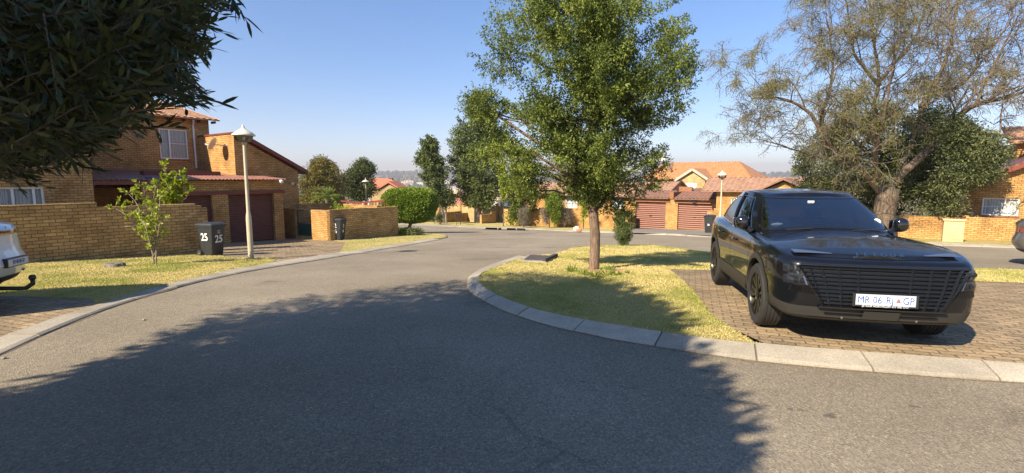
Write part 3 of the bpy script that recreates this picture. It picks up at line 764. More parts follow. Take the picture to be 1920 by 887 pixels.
# ---------- far walls in the middle
af = 46.0
bb = lambda px, py, a=af: PA(px, py, a)
segs = [(bb(960, 385)[0], bb(815, 385)[0], bb(880, 384.5)[1])]
garden_wall('boundary_wall', 'long plain sunlit tan wall with piers behind the two dark conifers', 'a', af, segs, brick_pale)
for i, px in enumerate((823, 863, 933)):
    s, z = bb(px, 383); m = MB(); m.abbox(af-.12, af-.002, s-.16, s+.16, gz(af, s)-.3, z+.08)
    tag(m.build('wall_pier', brick), ['narrow brick pier on the far tan wall between the twin-stem tree and topiary', 'narrow brick pier on the far tan wall left of the thick conifer trunk', 'narrow brick pier on the far tan wall right of the thick conifer trunk'][i], 'pier')
q = P(833, 417); bq = q.dot(BX)
garden_wall('boundary_wall', 'low shaded brick wall with a stepped end behind the thick conifer trunk', 'b', bq, [(PB(826, 400, bq)[0], PB(866, 400, bq)[0], PB(850, 397, bq)[1]), (PB(866, 400, bq)[0], PB(888, 400, bq)[0], PB(880, 398.5, bq)[1]), (PB(888, 400, bq)[0], PB(893, 400, bq)[0], PB(890, 396.5, bq)[1]), ], brick_dark)
q2 = P(909, 419); bq2 = q2.dot(BX)
garden_wall('boundary_wall', 'short shaded brick wall end with jagged top right of the thick conifer trunk', 'b', bq2, [(PB(903, 400, bq2)[0], PB(922, 400, bq2)[0], PB(912, 402, bq2)[1]), (PB(922, 400, bq2)[0], PB(930, 400, bq2)[0], PB(926, 396.5, bq2)[1])], brick_dark)
q3 = P(950, 421); aq3 = q3.dot(AX); s0, s1 = PA(956, 400, aq3)[0], PA(944, 400, aq3)[0]
m = MB(); m.abbox(aq3, aq3+.3, s0, s1, gz(aq3, s0)-.3, PA(950, 392, aq3)[1]); tag(m.build('gate_pier', brick_dark), 'dark brick gate pier left of the tall creeper mass', 'gate pier')
aw2 = 39.4
w_ = lambda px, py: PA(px, py, aw2)
garden_wall('boundary_wall', 'sunlit golden brick wall left of the far garage doors', 'a', aw2,
    [(w_(1184, 392)[0], w_(1150, 392)[0], w_(1168, 392.5)[1]), (w_(1150, 392)[0], w_(1080, 391)[0], w_(1110, 394)[1]), (w_(1080, 391)[0], w_(1010, 391)[0], w_(1040, 390.5)[1]), (w_(1010, 391)[0], w_(962, 391)[0], w_(1000, 392)[1])], brick)
# ---------- house behind that wall
aH = 43.2
h_ = lambda px, py, a=aH: PA(px, py, a)
H2 = house_root('brick_house', aH, h_(1100, 390)[0], 'single-storey golden brick house with pink tiled roof behind the round-topped shrub')
s0, s1 = h_(1192, 380)[0], h_(985, 380)[0]; ze = h_(1100, 366)[1]
wins = [(h_(1082, 390)[0], h_(1060, 390)[0], h_(1070, 390)[1], h_(1070, 372)[1]), (h_(1170, 390)[0], h_(1148, 390)[0], h_(1160, 391)[1], h_(1160, 374)[1])]
m = MB(); holed(m, 'a', aH, s0, s1, gz(aH, s0)-.5, ze, .25, wins)
m.abbox(aH+.252, aH+6, s0, s0+.25, gz(aH, s0)-.5, ze+.0); m.abbox(aH+.252, aH+6, s1-.25, s1, gz(aH, s1)-.5, ze); m.build('wall', brick, H2)
for wn in wins: window(H2, 'a', aH, *wn, split=(.5,), hbar=.5, fr=.07)
zr = PA(1160, 342, aH+3.5)[1]
m = MB(); tile_roof(m, ab(aH-.5, s1+.4, ze-.05), ab(aH-.5, s0-.2, ze-.05), ab(aH+3.5, s0-.2, zr), ab(aH+3.5, s1+.4, zr), pitch=.34, row=.38)
tile_roof(m, ab(aH+7.5, s0-.2, ze-.05), ab(aH+7.5, s1+.4, ze-.05), ab(aH+3.51, s1+.4, zr), ab(aH+3.51, s0-.2, zr), pitch=.34, row=.38); m.build('roof', tile_pink, H2)
m = MB(); m.prism([ab(aH+.0, s0+.1, ze), ab(aH+7, s0+.1, ze), ab(aH+3.5, s0+.1, zr-.1)], BX*.2); m.build('gable', brick_dark, H2)
m = MB()
for e in (aH-.55, aH+7.55): beam(m, ab(e, s0-.22, ze-.1), ab(aH+3.5, s0-.22, zr), .06, .2)
m.build('barge_board', plinth_red, H2)
H2b = H2
s0b, s1b = PA(1263, 345, aH+4)[0], s0-.3
zr2 = PA(1259, 340.5, aH+6.5)[1]; ze2 = PA(1262, 360, aH+3.2)[1]
m = MB(); tile_roof(m, ab(aH+3.0, s1b, ze2), ab(aH+3.0, s0b, ze2), ab(aH+6.5, s0b, zr2), ab(aH+6.5, s1b, zr2), pitch=.34, row=.38); 
tile_roof(m, ab(aH+10, s0b, ze2), ab(aH+10, s1b, ze2), ab(aH+6.51, s1b, zr2), ab(aH+6.51, s0b, zr2), pitch=.34, row=.38); m.build('rear_roof', tile_pink, H2)
m = MB(); m.prism([ab(aH+3.3, s0b+.2, ze2), ab(aH+9.7, s0b+.2, ze2), ab(aH+6.5, s0b+.2, zr2-.1)], BX*.2)
m.abbox(aH+3.3, aH+9.7, s0b+.2, s1b, gz(aH+3, s0b)-1, ze2-.06); m.build('rear_gable', brick_dark, H2)
m = MB()
for e in (aH+2.95, aH+10.05): beam(m, ab(e, s0b-.02, ze2-.08), ab(aH+6.5, s0b-.02, zr2+.02), .06, .2)
m.build('barge_board', plinth_red, H2)
# ---------- twin garages
aG = 40.6
g1 = lambda px, py, a=aG: PA(px, py, a)
H3 = house_root('garage_block', aG, g1(1260, 420)[0], 'golden brick double garage with two pinkish roller doors across the road', 'garage')
sR, sL = g1(1348, 380)[0], g1(1183, 380)[0]; zt3 = g1(1260, 373)[1]
D1 = (g1(1247.8, 400)[0], g1(1191.6, 400)[0], g1(1220, 440)[1], g1(1220, 378.5)[1]); D2 = (g1(1334, 400)[0], g1(1270.4, 400)[0], g1(1300, 445)[1], g1(1300, 381.5)[1])
m = MB(); holed(m, 'a', aG, sR, sL, gz(aG, sR)-.4, zt3, .23, [D1, D2]); m.abbox(aG+.232, aG+2.4, sL-.23, sL, gz(aG, sL)-.4, zt3); m.abbox(aG+.232, aG+5, sR, sR+.23, gz(aG, sR)-.4, zt3)
m.build('wall', brick, H3)
for d in (D1, D2): roller_door(H3, 'a', aG, d[0], d[1], gz(aG, (d[0]+d[1])/2)-.02, d[3], door_red2, .16)
m = MB()
for d in (D1, D2): m.abbox(aG-.05, aG-.003, d[0]-.35, d[1]+.25, d[3], d[3]+.15)
m.build('lintel', sill_brick, H3)
pl, pr = g1(1264, 360)[0], g1(1256, 360)[0]
m = MB(); tile_roof(m, ab(aG-.35, sL+.1, zt3+.05), ab(aG-.35, pr, zt3+.05), ab(aG+2.3, pr, zt3+.62), ab(aG+2.3, sL+.1, zt3+.62), pitch=.3, row=.5, amp=.05)
tile_roof(m, ab(aG-.35, pl, zt3+.02), ab(aG-.35, sR+.1, zt3+.02), ab(aG+4, sR+.1, zt3+.8), ab(aG+4, pl, zt3+.8), pitch=.3, row=.5, amp=.05); m.build('roof', tile_red, H3)
m = MB(); m.abbox(aG-.1, aG+2.5, pl, pr, zt3+.005, zt3+.55); m.abbox(aG+2.502, aG+2.75, g1(1297, 360, aG+2.5)[0], pr, zt3-.3, zt3+.95); m.build('parapet', sill_brick, H3)
s, z = g1(1303, 374); m = MB(); m.abbox(aG-.16, aG-.002, s-.12, s+.12, z-.3, z+.05); m.build('wall_light', black_plastic, H3)
# stepped wall next to garages
s2 = g1(1349, 400)[0]; s1_ = g1(1325, 400)[0]
garden_wall('boundary_wall', 'stepped brick garden wall beside the right roller door and black bin', 'a', aG-1.2, [(PA(1440, 400, aG-1.2)[0], PA(1352, 400, aG-1.2)[0], PA(1350, 388, aG-1.2)[1]), (PA(1352, 400, aG-1.2)[0], PA(1338, 400, aG-1.2)[0], PA(1345, 391, aG-1.2)[1]), (PA(1338, 400, aG-1.2)[0], PA(1326, 400, aG-1.2)[0], PA(1333, 396.5, aG-1.2)[1])], brick)
# ---------- large orange roofed house behind
aO = 62
o_ = lambda px, py, a=aO: PA(px, py, a)
H4 = house_root('tall_house', aO, o_(1300, 340)[0], 'large cream brick house with bright orange tiled roof behind the garages')
se0, se1 = o_(1412, 335)[0], o_(1206, 335)[0]; ze4 = o_(1260, 335.5)[1]
zr4 = PA(1320, 304, aO+7)[1]; sr0, sr1 = PA(1386, 304, aO+7)[0], PA(1247, 304, aO+7)[0]
m = MB(); tile_roof(m, ab(aO-.5, se1, ze4), ab(aO-.5, se0, ze4), ab(aO+7, sr0, zr4), ab(aO+7, sr1, zr4), pitch=.45, row=.55, amp=.03, step=.06)
tile_roof(m, ab(aO+14, se0, ze4), ab(aO+14, se1, ze4), ab(aO+7.01, sr1, zr4), ab(aO+7.01, sr0, zr4), pitch=.45, row=.55, amp=.03)
m.quad(ab(aO-.5, se0, ze4), ab(aO+14, se0, ze4), ab(aO+7, sr0, zr4), ab(aO+7, sr0, zr4+.01)); m.quad(ab(aO-.5, se1, ze4), ab(aO+14, se1, ze4), ab(aO+7, sr1, zr4), ab(aO+7, sr1, zr4+.01))
m.build('roof', tile_orange, H4)
m = MB(); m.abbox(aO, aO+13.5, se0+.4, se1-.4, gz(aO, se0)-1.5, ze4-.07); m.build('wall', brick_pale, H4)
gg = aO-2.5
gL, gR, gA = PA(1269, 336.5, gg), PA(1322, 336.5, gg), PA(1298, 320, gg)
m = MB(); m.prism([ab(gg, gL[0], gz(gg, gL[0])-1), ab(gg, gR[0], gz(gg, gR[0])-1), ab(gg, gR[0], gR[1]), ab(gg, gA[0], gA[1]), ab(gg, gL[0], gL[1])], AX*5)
m.build('gable_wall', brick_pale, H4)
m = MB(); gl2, gr2, ga2 = PA(1264, 339, gg-.3), PA(1329, 338, gg-.3), PA(1298, 317.5, gg-.3)
for e in (gl2, gr2): beam(m, ab(gg-.3, e[0], e[1]), ab(gg-.3, ga2[0], ga2[1]), .08, .28)
m.build('barge_board', plain('grey_fascia', (.42, .36, .30), .6), H4)
m = MB()
for e in (gl2, gr2): m.prism([ab(gg-.3, e[0], e[1]+.05), ab(gg-.3, ga2[0], ga2[1]+.06), ab(gg-.3, ga2[0], ga2[1]+.18), ab(gg-.3, e[0], e[1]+.17)], AX*8)
m.build('gable_roof', tile_orange, H4)
wq = (PA(1306, 350, gg)[0], PA(1286, 350, gg)[0], PA(1296, 359, gg)[1], PA(1296, 343.5, gg)[1])
m = MB(); m.abbox(gg-.05, gg-.003, *wq[:2], *wq[2:]); wf = m.build('window', white_paint, H4)
m = MB()
for k in range(3):
    w0 = wq[0]+(wq[1]-wq[0])*(k+.12)/3; m.abbox(gg-.07, gg-.052, w0, w0+(wq[1]-wq[0])*.25, wq[2]+.15, wq[3]-.12)
m.build('pane', win_glass, wf)
l3, r3, a3 = PA(1235, 319, aO+3), PA(1260, 319, aO+3), PA(1249, 305.5, aO+3)
m = MB(); m.prism([ab(aO+3, l3[0], l3[1]-.6), ab(aO+3, r3[0], r3[1]-.6), ab(aO+3, r3[0], r3[1]), ab(aO+3, a3[0], a3[1]), ab(aO+3, l3[0], l3[1])], AX*6); m.build('dormer_wall', brick_pale, H4)
m = MB()
for e in (l3, r3): beam(m, ab(aO+2.8, e[0], e[1]-.1), ab(aO+2.8, a3[0], a3[1]+.1), .5, .22)
m.build('dormer_roof', tile_red, H4)
dz = PA(1242.5, 298, aO+3.5); dr = thing('satellite_dish', ab(aO+3.5, dz[0], PA(1243, 312, aO+3.5)[1]), 'small white satellite dish on a mast at the orange roof', 'satellite dish')
m = MB(); m.tube([ab(aO+3.5, dz[0], dz[1]-1.2), ab(aO+3.5, dz[0], dz[1])], .05, 6); m.build('mast', grey_metal, dr)
m = MB(); T = frame(ab(aO+3.3, dz[0], dz[1]), BX, -AX); m.lathe([(.01, 0), (.2, .02), (.38, .08), (.38, .05), (.2, -.01), (.01, -.03)], 16, T=T); m.build('dish', white_paint, dr, smooth=True)
# ---------- right tile roofed house (behind the parked car)
aF = 39.0
f_ = lambda px, py, a=aF: PA(px, py, a)
H5 = house_root('brick_house', aF, f_(1400, 400)[0], 'golden brick house with pink tiled roof right of the far lamp post')
s0, s1 = f_(1560, 380)[0], f_(1343, 380)[0]; ze5 = f_(1380, 358.5)[1]
wn = (f_(1382, 390)[0], f_(1369.5, 390)[0], f_(1375, 392)[1], f_(1375, 372)[1])
m = MB(); holed(m, 'a', aF, s0, s1, gz(aF, s0)-.5, ze5, .25, [wn]); m.abbox(aF+.252, aF+8, s1-.25, s1, gz(aF, s1)-.5, ze5); m.abbox(aF+.252, aF+8, s0, s0+.25, gz(aF, s0)-.5, ze5); m.build('wall', brick, H5)
window(H5, 'a', aF, *wn, split=(.5,), hbar=.5, fr=.06)
zr5 = PA(1380, 333, aF+3.5)[1]; sL5 = PA(1329, 334, aF+3.5)[0]; sE5 = f_(1322, 356)[0]
m = MB(); tile_roof(m, ab(aF-.5, s1+1.0, ze5), ab(aF-.5, s0-.3, ze5), ab(aF+3.5, s0-.3, zr5), ab(aF+3.5, sL5, zr5), pitch=.34, row=.38)
tile_roof(m, ab(aF+7.5, s0-.3, ze5), ab(aF+7.5, s1+1.0, ze5), ab(aF+3.51, sL5, zr5), ab(aF+3.51, s0-.3, zr5), pitch=.34, row=.38); m.build('roof', tile_pink, H5)
rg = [PA(x, y, aF-1.5) for x, y in ((1421, 359), (1470, 341), (1520, 359))]
m = MB(); m.prism([ab(aF-1.5, rg[0][0], rg[0][1]-.1), ab(aF-1.5, rg[1][0], rg[1][1]), ab(aF-1.5, rg[2][0], rg[2][1]-.1)], AX*5); m.build('porch_gable', brick_dark, H5)
m = MB()
for e in (0, 2):
    p, q = ab(aF-1.9, rg[e][0], rg[e][1]), ab(aF-1.9, rg[1][0], rg[1][1]+.12); m.prism([p, q, q+Vector((0, 0, .12)), p+Vector((0, 0, .12))], AX*6)
m.build('porch_roof', tile_red, H5)
dz = PA(1337, 353, aG+3); dr = thing('satellite_dish', ab(aG+3, dz[0], dz[1]-.6), 'white satellite dish between the garage roof and the far lamp post', 'satellite dish')
dish(dr, ab(aG+2.7, dz[0], dz[1]), -AX+BX*.5+Vector((0, 0, .6)), .42, ab(aG+3.2, dz[0], dz[1]-.5), 'dish')
# ---------- right sunlit gable house
aR = 33.0
r_ = lambda px, py, a=aR: PA(px, py, a)
H6 = house_root('gable_house', aR, r_(1860, 400)[0], 'orange brick house with a white barred window and red roof at the right edge')
L6 = r_(1786, 380)[0]; R6 = r_(2250, 380)[0]
zL6, zR6 = r_(1786, 356)[1], r_(1920, 311)[1]; sR6 = r_(1920, 311)[0]; slp = (zR6-zL6)/(sR6-L6)
apex = sR6-2.5; zap = zL6+slp*(apex-L6)
wn = (r_(1911, 390)[0], r_(1841, 390)[0], r_(1870, 404)[1], r_(1870, 371.5)[1])
ztop = zL6
m = MB(); holed(m, 'a', aR, apex-4, L6, gz(aR, L6)-.4, ztop, .25, [wn]); 
m.prism([ab(aR, L6, ztop), ab(aR, apex, zap), ab(aR, apex-4, ztop+.0)], AX*.25)
m.abbox(aR+.252, aR+9, L6-.25, L6, gz(aR, L6)-.4, ztop); m.abbox(aR+8.75, aR+9, apex-4, L6-.25, gz(aR, L6)-.4, ztop)
m.build('wall', brick, H6)
window(H6, 'a', aR, *wn, split=(.38,), hbar=.5, fr=.06, burglar=False)
m = MB(); p, q, q2 = ab(aR-.3, L6+.5, zL6-slp*(-.5)*-1-.02), ab(aR-.3, apex, zap+.05), ab(aR-.3, apex-4.5, ztop)
p = ab(aR-.3, L6+.5, zL6+slp*.5+.05)
for u, v in ((p, q), (q, q2)): m.prism([u, v, v+Vector((0, 0, .16)), u+Vector((0, 0, .16))], AX*9.5)
m.build('roof', red_roof, H6)
m = MB(); beam(m, p-AX*.06+Vector((0, 0, .05)), q-AX*.06+Vector((0, 0, .05)), .08, .26); m.build('barge_board', plinth_red, H6)
u0 = r_(1907, 285, aR+4); m = MB(); m.abbox(aR+4, aR+8, u0[0]-6, u0[0], zR6-.5, r_(1907, 268, aR+4)[1]); m.build('upper_wall', brick, H6)
m = MB(); zz = r_(1907, 268, aR+4)[1]; tile_roof(m, ab(aR+3.6, u0[0]+.4, zz), ab(aR+3.6, u0[0]-6.4, zz), ab(aR+6, u0[0]-6.4, zz+1), ab(aR+6, u0[0]+.4, zz+1)); m.build('upper_roof', tile_tan, H6)
s, z = r_(1802, 367.5); m = MB(); m.lathe([(.001, .03), (.2, .03), (.2, .0)], 20, T=frame(ab(aR-.003, s, z), -BX, -AX)); m.build('number_plaque', cream_paint, H6)
aB = 31.6
v_ = lambda px, py: PA(px, py, aB)
garden_wall('boundary_wall', 'orange brick boundary wall behind the beige utility box', 'a', aB, [(v_(2300, 410)[0], v_(1817, 410)[0], v_(1860, 408.5)[1]), (v_(1817, 410)[0], v_(1805, 410)[0], v_(1810, 404)[1]), (v_(1805, 410)[0], v_(1500, 410)[0], v_(1740, 406)[1])], brick)
s, z = v_(1822, 402); m = MB(); m.abbox(aB+.05, aB+.15, s-.06, s+.06, z-.2, z+.12); tag(m.build('wall_peg', black_plastic), 'small dark fitting on top of the orange boundary wall under the window', 'fitting')
# lean roof edge in the shrub
# ============================================================ STREET FURNITURE
clear_globe = glass_mat('lamp_globe_acrylic', (.75, .77, .78), .35, .1)
def lamp_post(px, py, toppx, toppy, label, group='street lamps', off=0):
    b = P(px, py, off); Y = b.y; top = PY(toppx, toppy, Y); h = top.z-b.z
    t = thing('street_lamp', b, label, 'street lamp', group=group)
    lean = Vector((0, 0, 0)); n = 14
    c = b+Vector((0, 0, 0))
    m = MB(); m.lathe([(.001, -.2), (.078, -.2), (.078, h*.30), (.07, h*.33), (.05, h*.36), (.042, h*.86), (.001, h*.86)], 16, T=Matrix.Translation(b)); m.build('pole', pole_paint, t, smooth=True, sharp=40)
    r = h*.058; z = h*.86
    m = MB(); m.lathe([(.045, z-.02), (.075, z), (.075, z+.05), (.001, z+.05)], 16, T=Matrix.Translation(b)); m.build('collar', pole_paint, t)
    m = MB(); m.lathe([(.07, z+.05), (r*.72, z+.06), (r*1.02, z+.14), (r*1.12, z+.25)], 24, T=Matrix.Translation(b)); m.build('globe', clear_globe, t, smooth=True)
    m = MB(); m.tube([b+Vector((0, 0, z+.05)), b+Vector((0, 0, z+.2))], .035, 8); m.build('bulb', white_paint, t)
    m = MB(); m.lathe([(r*1.10, z+.235), (r*1.38, z+.235), (r*1.36, z+.27), (r*1.0, z+.34), (r*.45, z+.42), (r*.2, z+.46), (r*.12, z+.53), (.02, h), (.001, h)], 28, T=Matrix.Translation(b)); m.build('hat', lamp_hat, t, smooth=True)
    return t
lamp_post(471, 485, 456, 234, 'tall cream street lamp on the left lawn beside the kerb and bin 25', off=LO)
lamp_post(1349, 437, 1354, 320, 'cream street lamp behind the black car in front of the far garages')
lb = P(688, 420); lamp_post(688, 417, 688, 333, 'small distant cream street lamp in front of the orange roof left of the topiary')
# tall thin streetlight behind
b = PY(696.5, 385, 75); t = thing('street_light', Vector((b.x, 75, zf(75))), 'thin grey street light with a flat head in front of the far orange roof', 'street light')
tp = PY(696.5, 333, 75); m = MB(); m.tube([(b.x, 75, zf(75)-.2), (b.x, 75, tp.z)], [.09, .06], 8); m.build('pole', grey_metal, t)
m = MB(); beam(m, (b.x, 75, tp.z), (b.x+1.9, 75, tp.z+.25), .3, .12); m.build('head', grey_metal, t)

def wheelie_bin(base, rz, label, nums, near=True):
    """240 litre bin: front along local -y, wheels at +y"""
    t = thing('wheelie_bin', base, label, 'wheelie bin', rz, group='wheelie bins', local=True)
    m = MB(); wb, wt, db, dt, h = .225, .275, .26, .32, .95
    n = 5; sec = []
    def ring(wx, dy0, dy1, z):
        r = .05; pts = []
        for cx, cy, a0 in ((wx-r, dy1-r, 0), (-wx+r, dy1-r, 90), (-wx+r, dy0+r, 180), (wx-r, dy0+r, 270)):
            for k in range(5):
                a = R(a0+90*k/4); pts.append((cx+r*math.cos(a), cy+r*math.sin(a), z))
        return pts
    rs = [ring(.20, -.22, .20, 0), ring(.215, -.24, .22, .06), ring(.245, -.30, .27, .6), ring(.265, -.34, .31, .93), ring(.285, -.36, .33, .94), ring(.285, -.36, .33, .99)]
    o = 0
    for r in rs: m.v += r
    K = 20
    for i in range(len(rs)-1):
        for k in range(K): m.f.append((i*K+k, i*K+(k+1) % K, (i+1)*K+(k+1) % K, (i+1)*K+k)); m.m.append(0)
    m.f.append(tuple(reversed(range(K)))); m.m.append(0); m.f.append(tuple((len(rs)-1)*K+k for k in range(K))); m.m.append(0)
    m.build('body', bin_plastic, t, smooth=True, sharp=35)
    m = MB(); lid = [ring(.30, -.38, .36, .995), ring(.30, -.39, .37, 1.02), ring(.27, -.34, .34, 1.06), ring(.16, -.2, .22, 1.085)]
    for r in lid: m.v += r
    for i in range(3):
        for k in range(K): m.f.append((i*K+k, i*K+(k+1) % K, (i+1)*K+(k+1) % K, (i+1)*K+k)); m.m.append(0)
    m.f.append(tuple(reversed(range(K)))); m.m.append(0); m.f.append(tuple(3*K+k for k in range(K))); m.m.append(0)
    l_ = m.build('lid', bin_plastic, t, smooth=True, sharp=35)
    m = MB(); m.tube([(-.2, .40, .98), (.2, .40, .98)], .017, 8); m.tube([(-.2, .33, .97), (-.2, .41, .98)], .02, 6); m.tube([(.2, .33, .97), (.2, .41, .98)], .02, 6); m.build('handle', black_plastic, t)
    for s in (-1, 1):
        T = Matrix.Translation((s*.25, .25, .10)) @ Matrix.Rotation(math.pi/2, 4, 'Y'); m = MB()
        m.lathe([(.03, -.035), (.085, -.035), (.10, -.02), (.10, .02), (.085, .035), (.03, .035)], 18, T=T); w_o = m.build('wheel', rubber, t, smooth=True, sharp=40)
        m = MB(); m.lathe([(.001, s*.03), (.05, s*.034), (.055, s*.02)], 14, T=T); m.build('hub', grey_metal, w_o)
    m = MB(); m.tube([(-.23, .25, .10), (.23, .25, .10)], .012, 6); m.build('axle', grey_metal, t)
    for txt, x, y, z, size, side in nums:
        if side == 'f': T = frame((x, y, z), (1, 0, 0), (0, -1, -.10))
        elif side == 'l': T = frame((x, y, z), (0, -1, 0), (-1, 0, -.055))
        else: T = frame((x, y, z), (0, 1, 0), (1, 0, -.055))
        text_part(txt, 'painted_number', size, T, paint_white_letter, t, sx=.85, weight=.006 if size > .1 else 0)
    return t
fy = lambda z: -.24-.06*(z-.06)/.54 if z < .6 else -.30-.04*(z-.6)/.33
fx = lambda z: .215+.03*(z-.06)/.54 if z < .6 else .245+.02*(z-.6)/.33
b25 = P(399, 479, LO); 
wheelie_bin(b25, R(72), 'dark grey wheelie bin painted 25 at the end of the left boundary wall', [('25', .0, fy(.55)-.012, .55, .34, 'f'), ('25', -fx(.62)-.012, -.0, .62, .34, 'l'), ('HOT', 0, fy(.80)-.005, .82, .06, 'f'), ('TUB', 0, fy(.75)-.005, .755, .06, 'f')])
b26 = P(634, 450, LO)
wheelie_bin(b26, R(80), 'dark grey wheelie bin painted 26 against the brick corner by the green gate', [('2', -fx(.70)-.006, -.02, .72, .30, 'l'), ('6', -fx(.45)-.006, -.02, .45, .30, 'l'), ('2', 0, fy(.70)-.006, .70, .22, 'f'), ('6', 0, fy(.45)-.006, .45, .22, 'f')])
bf = P(1330, 436.5)
wheelie_bin(bf, R(-35), 'black wheelie bin with a small white sticker beside the far right roller door', [('26', 0, fy(.5)-.006, .5, .14, 'f')])
m = MB(); 
# utility box
ub = P(1786, 453.5); t = thing('utility_box', ub, 'beige metal utility box with a sloped cap in front of the orange boundary wall', 'utility box', HR)
m = MB(); a0, bb0 = ub.dot(AX), ub.dot(BX); hh = PY(1783, 411, ub.y).z-ub.z
beige = plain('beige_cabinet_paint', (.50, .38, .21), .55, var=.12)
m.abbox(a0, a0+.42, bb0-.36, bb0+.36, ub.z-.1, ub.z+hh-.1); m.build('cabinet', beige, t, bevel=.01)
m = MB(); m.abbox(a0-.04, a0+.46, bb0-.40, bb0+.40, ub.z+hh-.098, ub.z+hh); m.build('cap', beige, t, bevel=.03)
m = MB(); m.abbox(a0-.012, a0-.002, bb0-.30, bb0+.30, ub.z+.12, ub.z+hh-.18); dd = m.build('door', beige, t)
m = MB(); m.abbox(a0-.03, a0-.014, bb0-.12, bb0+.10, ub.z+hh-.34, ub.z+hh-.28); m.abbox(a0-.03, a0-.014, bb0-.25, bb0-.21, ub.z+.55, ub.z+.7); m.build('handle', cream_paint, dd)
# braai / water meter post on the far lawn
bp = P(860, 422); t = thing('letter_stand', bp, 'small dark metal stand on two legs on the far lawn', 'metal stand')
m = MB(); 
for s in (-.18, .18): m.tube([bp+Vector((s, 0, -.1)), bp+Vector((s, 0, .95))], .03, 6)
m.build('legs', black_plastic, t)
m = MB(); m.box(bp.x-.36, bp.x+.36, bp.y-.2, bp.y+.2, bp.z+.96, bp.z+1.06); m.tube([bp+Vector((-.3, 0, 1.06)), bp+Vector((-.3, 0, 1.25)), bp+Vector((.1, 0, 1.25))], .03, 6); m.build('tray', black_plastic, t)
# storm-water inlets in the far kerb
q = [P(909, 428.3), P(933, 429), P(949, 429.4), P(968, 430), P(986, 430.6)]
t = thing('storm_drain', P(948, 429), 'dark kerb drain openings under a concrete lintel across the road', 'storm drain')
m = MB()
for k in ((0, 1), (1, 2), (2, 3), (3, 4)):
    A, B = q[k[0]], q[k[1]]; d = (B-A).normalized(); A = A+d*.08; B = B-d*(.5 if k[0] == 1 else .05)
    m.hexa([A+Vector((0, -.1, -.16)), B+Vector((0, -.1, -.16)), B+Vector((0, .3, -.16)), A+Vector((0, .3, -.16)), A+Vector((0, -.1, .10)), B+Vector((0, -.1, .10)), B+Vector((0, .3, .10)), A+Vector((0, .3, .10))])
m.build('openings', dark_void, t)
m = MB(); A, B = q[0]+Vector((-.3, 0, 0)), q[4]; m.hexa([A+Vector((0, -.12, .103)), B+Vector((0, -.12, .103)), B+Vector((0, .6, .05)), A+Vector((0, .6, .05)), A+Vector((0, -.12, .14)), B+Vector((0, -.12, .14)), B+Vector((0, .6, .11)), A+Vector((0, .6, .11))]); m.build('lintel', concrete, t)
# island catch-pit with slab
c1, c2, c3, c4 = P(975, 490.5), P(1023, 492.5), P(1046, 481.5), P(990, 479.5)
t = thing('drain_cover', P(1005, 486), 'dark grey concrete drain cover set in the island edge beside the tree', 'drain cover')
def slab(m, q4, z0, z1): m.hexa([Vector((p.x, p.y, zf(p.y)+z0)) for p in q4]+[Vector((p.x, p.y, zf(p.y)+z1)) for p in q4])
m = MB(); slab(m, [c1, c2, c3, c4], -.1, .03); m.build('slab', concrete, t)
m = MB(); cc = (c1+c2+c3+c4)/4; q4 = [cc+(p-cc)*.78 for p in (c1, c2, c3, c4)]; slab(m, q4, .032, .05); m.build('lid', plain('rusty_dark_lid', (.07, .055, .05), .8, var=.3), t)
m = MB(); q4 = [c2+(c1-c2)*.12, c2, c3, c3+(c4-c3)*.12]; slab(m, q4, .031, .10); m.build('edge_block', plain('dark_block', (.06, .055, .05), .9, var=.3), t)
# tree stump
st = P(215, 500.5, LO); t = thing('tree_stump', st, 'low grey cut tree stump in the left lawn', 'tree stump'); m = MB(); prof = []
for k in range(28):
    a = 2*math.pi*k/28; r = .20+.05*noise.noise(Vector((math.cos(a)*1.5, math.sin(a)*1.5, 2))); prof.append((r*math.cos(a), r*math.sin(a)))
m.grid([[(st.x+x*s, st.y+y*s, st.z+z+.01*math.sin(i*3)) for i, (x, y) in enumerate(prof+prof[:1])] for s, z in ((1.25, -.02), (1.05, .03), (1.0, .085), (.85, .10), (.4, .085), (.02, .09))])
m.build('stump', bark_mat('grey_stump_wood', (.10, .085, .07), (.26, .235, .21), 20), t, smooth=True)
# small things: stone and ornament
def stone(name, p, r, mat, label, cat='stone', sq=.6):
    m = MB(); bm = bmesh.new(); bmesh.ops.create_icosphere(bm, subdivisions=3, radius=r)
    for v in bm.verts:
        v.co *= 1+.25*noise.noise(v.co*2/r); v.co.z *= sq; v.co += p
    me = bpy.data.meshes.new(name); bm.to_mesh(me); bm.free(); me.materials.append(mat)
    o = bpy.data.objects.new(name, me); C.objects.link(o); return tag(o, label, cat)
stone('painted_rock', P(1081, 434)+Vector((0, 0, .16)), .22, plain('white_rock', (.62, .55, .48), .8, var=.3), 'small white painted rock on the far verge left of the central trunk', 'rock', .9)
stone('terracotta_rock', P(1087, 434.5)+Vector((0, 0, .1)), .15, plain('terracotta', (.55, .20, .10), .8), 'small terracotta coloured rock beside the white rock on the far verge', 'rock', .9)
for i, (x, y, lb_) in enumerate([(270, 601, 'small pale pebble lying on the sunlit left road'), (8, 673, 'brown pebble at the foot of the left kerb')]):
    stone('pebble', P(x, y, RO)+Vector((0, 0, .012)), .02, concrete, lb_, 'pebble')

# ============================================================ PLANTS
def inside(poly, x, y):
    c = False; n = len(poly)
    for i in range(n):
        x1, y1 = poly[i]; x2, y2 = poly[i-1]
        if (y1 > y) != (y2 > y) and x < (x2-x1)*(y-y1)/(y2-y1)+x1: c = not c
    return c
def project(p):
    x, y, z = p[0], p[1], p[2]-ZC; zc = y*cp_-z*sp_; yc = y*sp_+z*cp_
    if zc < .15: return None
    return 960+FPX*x/zc, 443.5-FPX*yc/zc

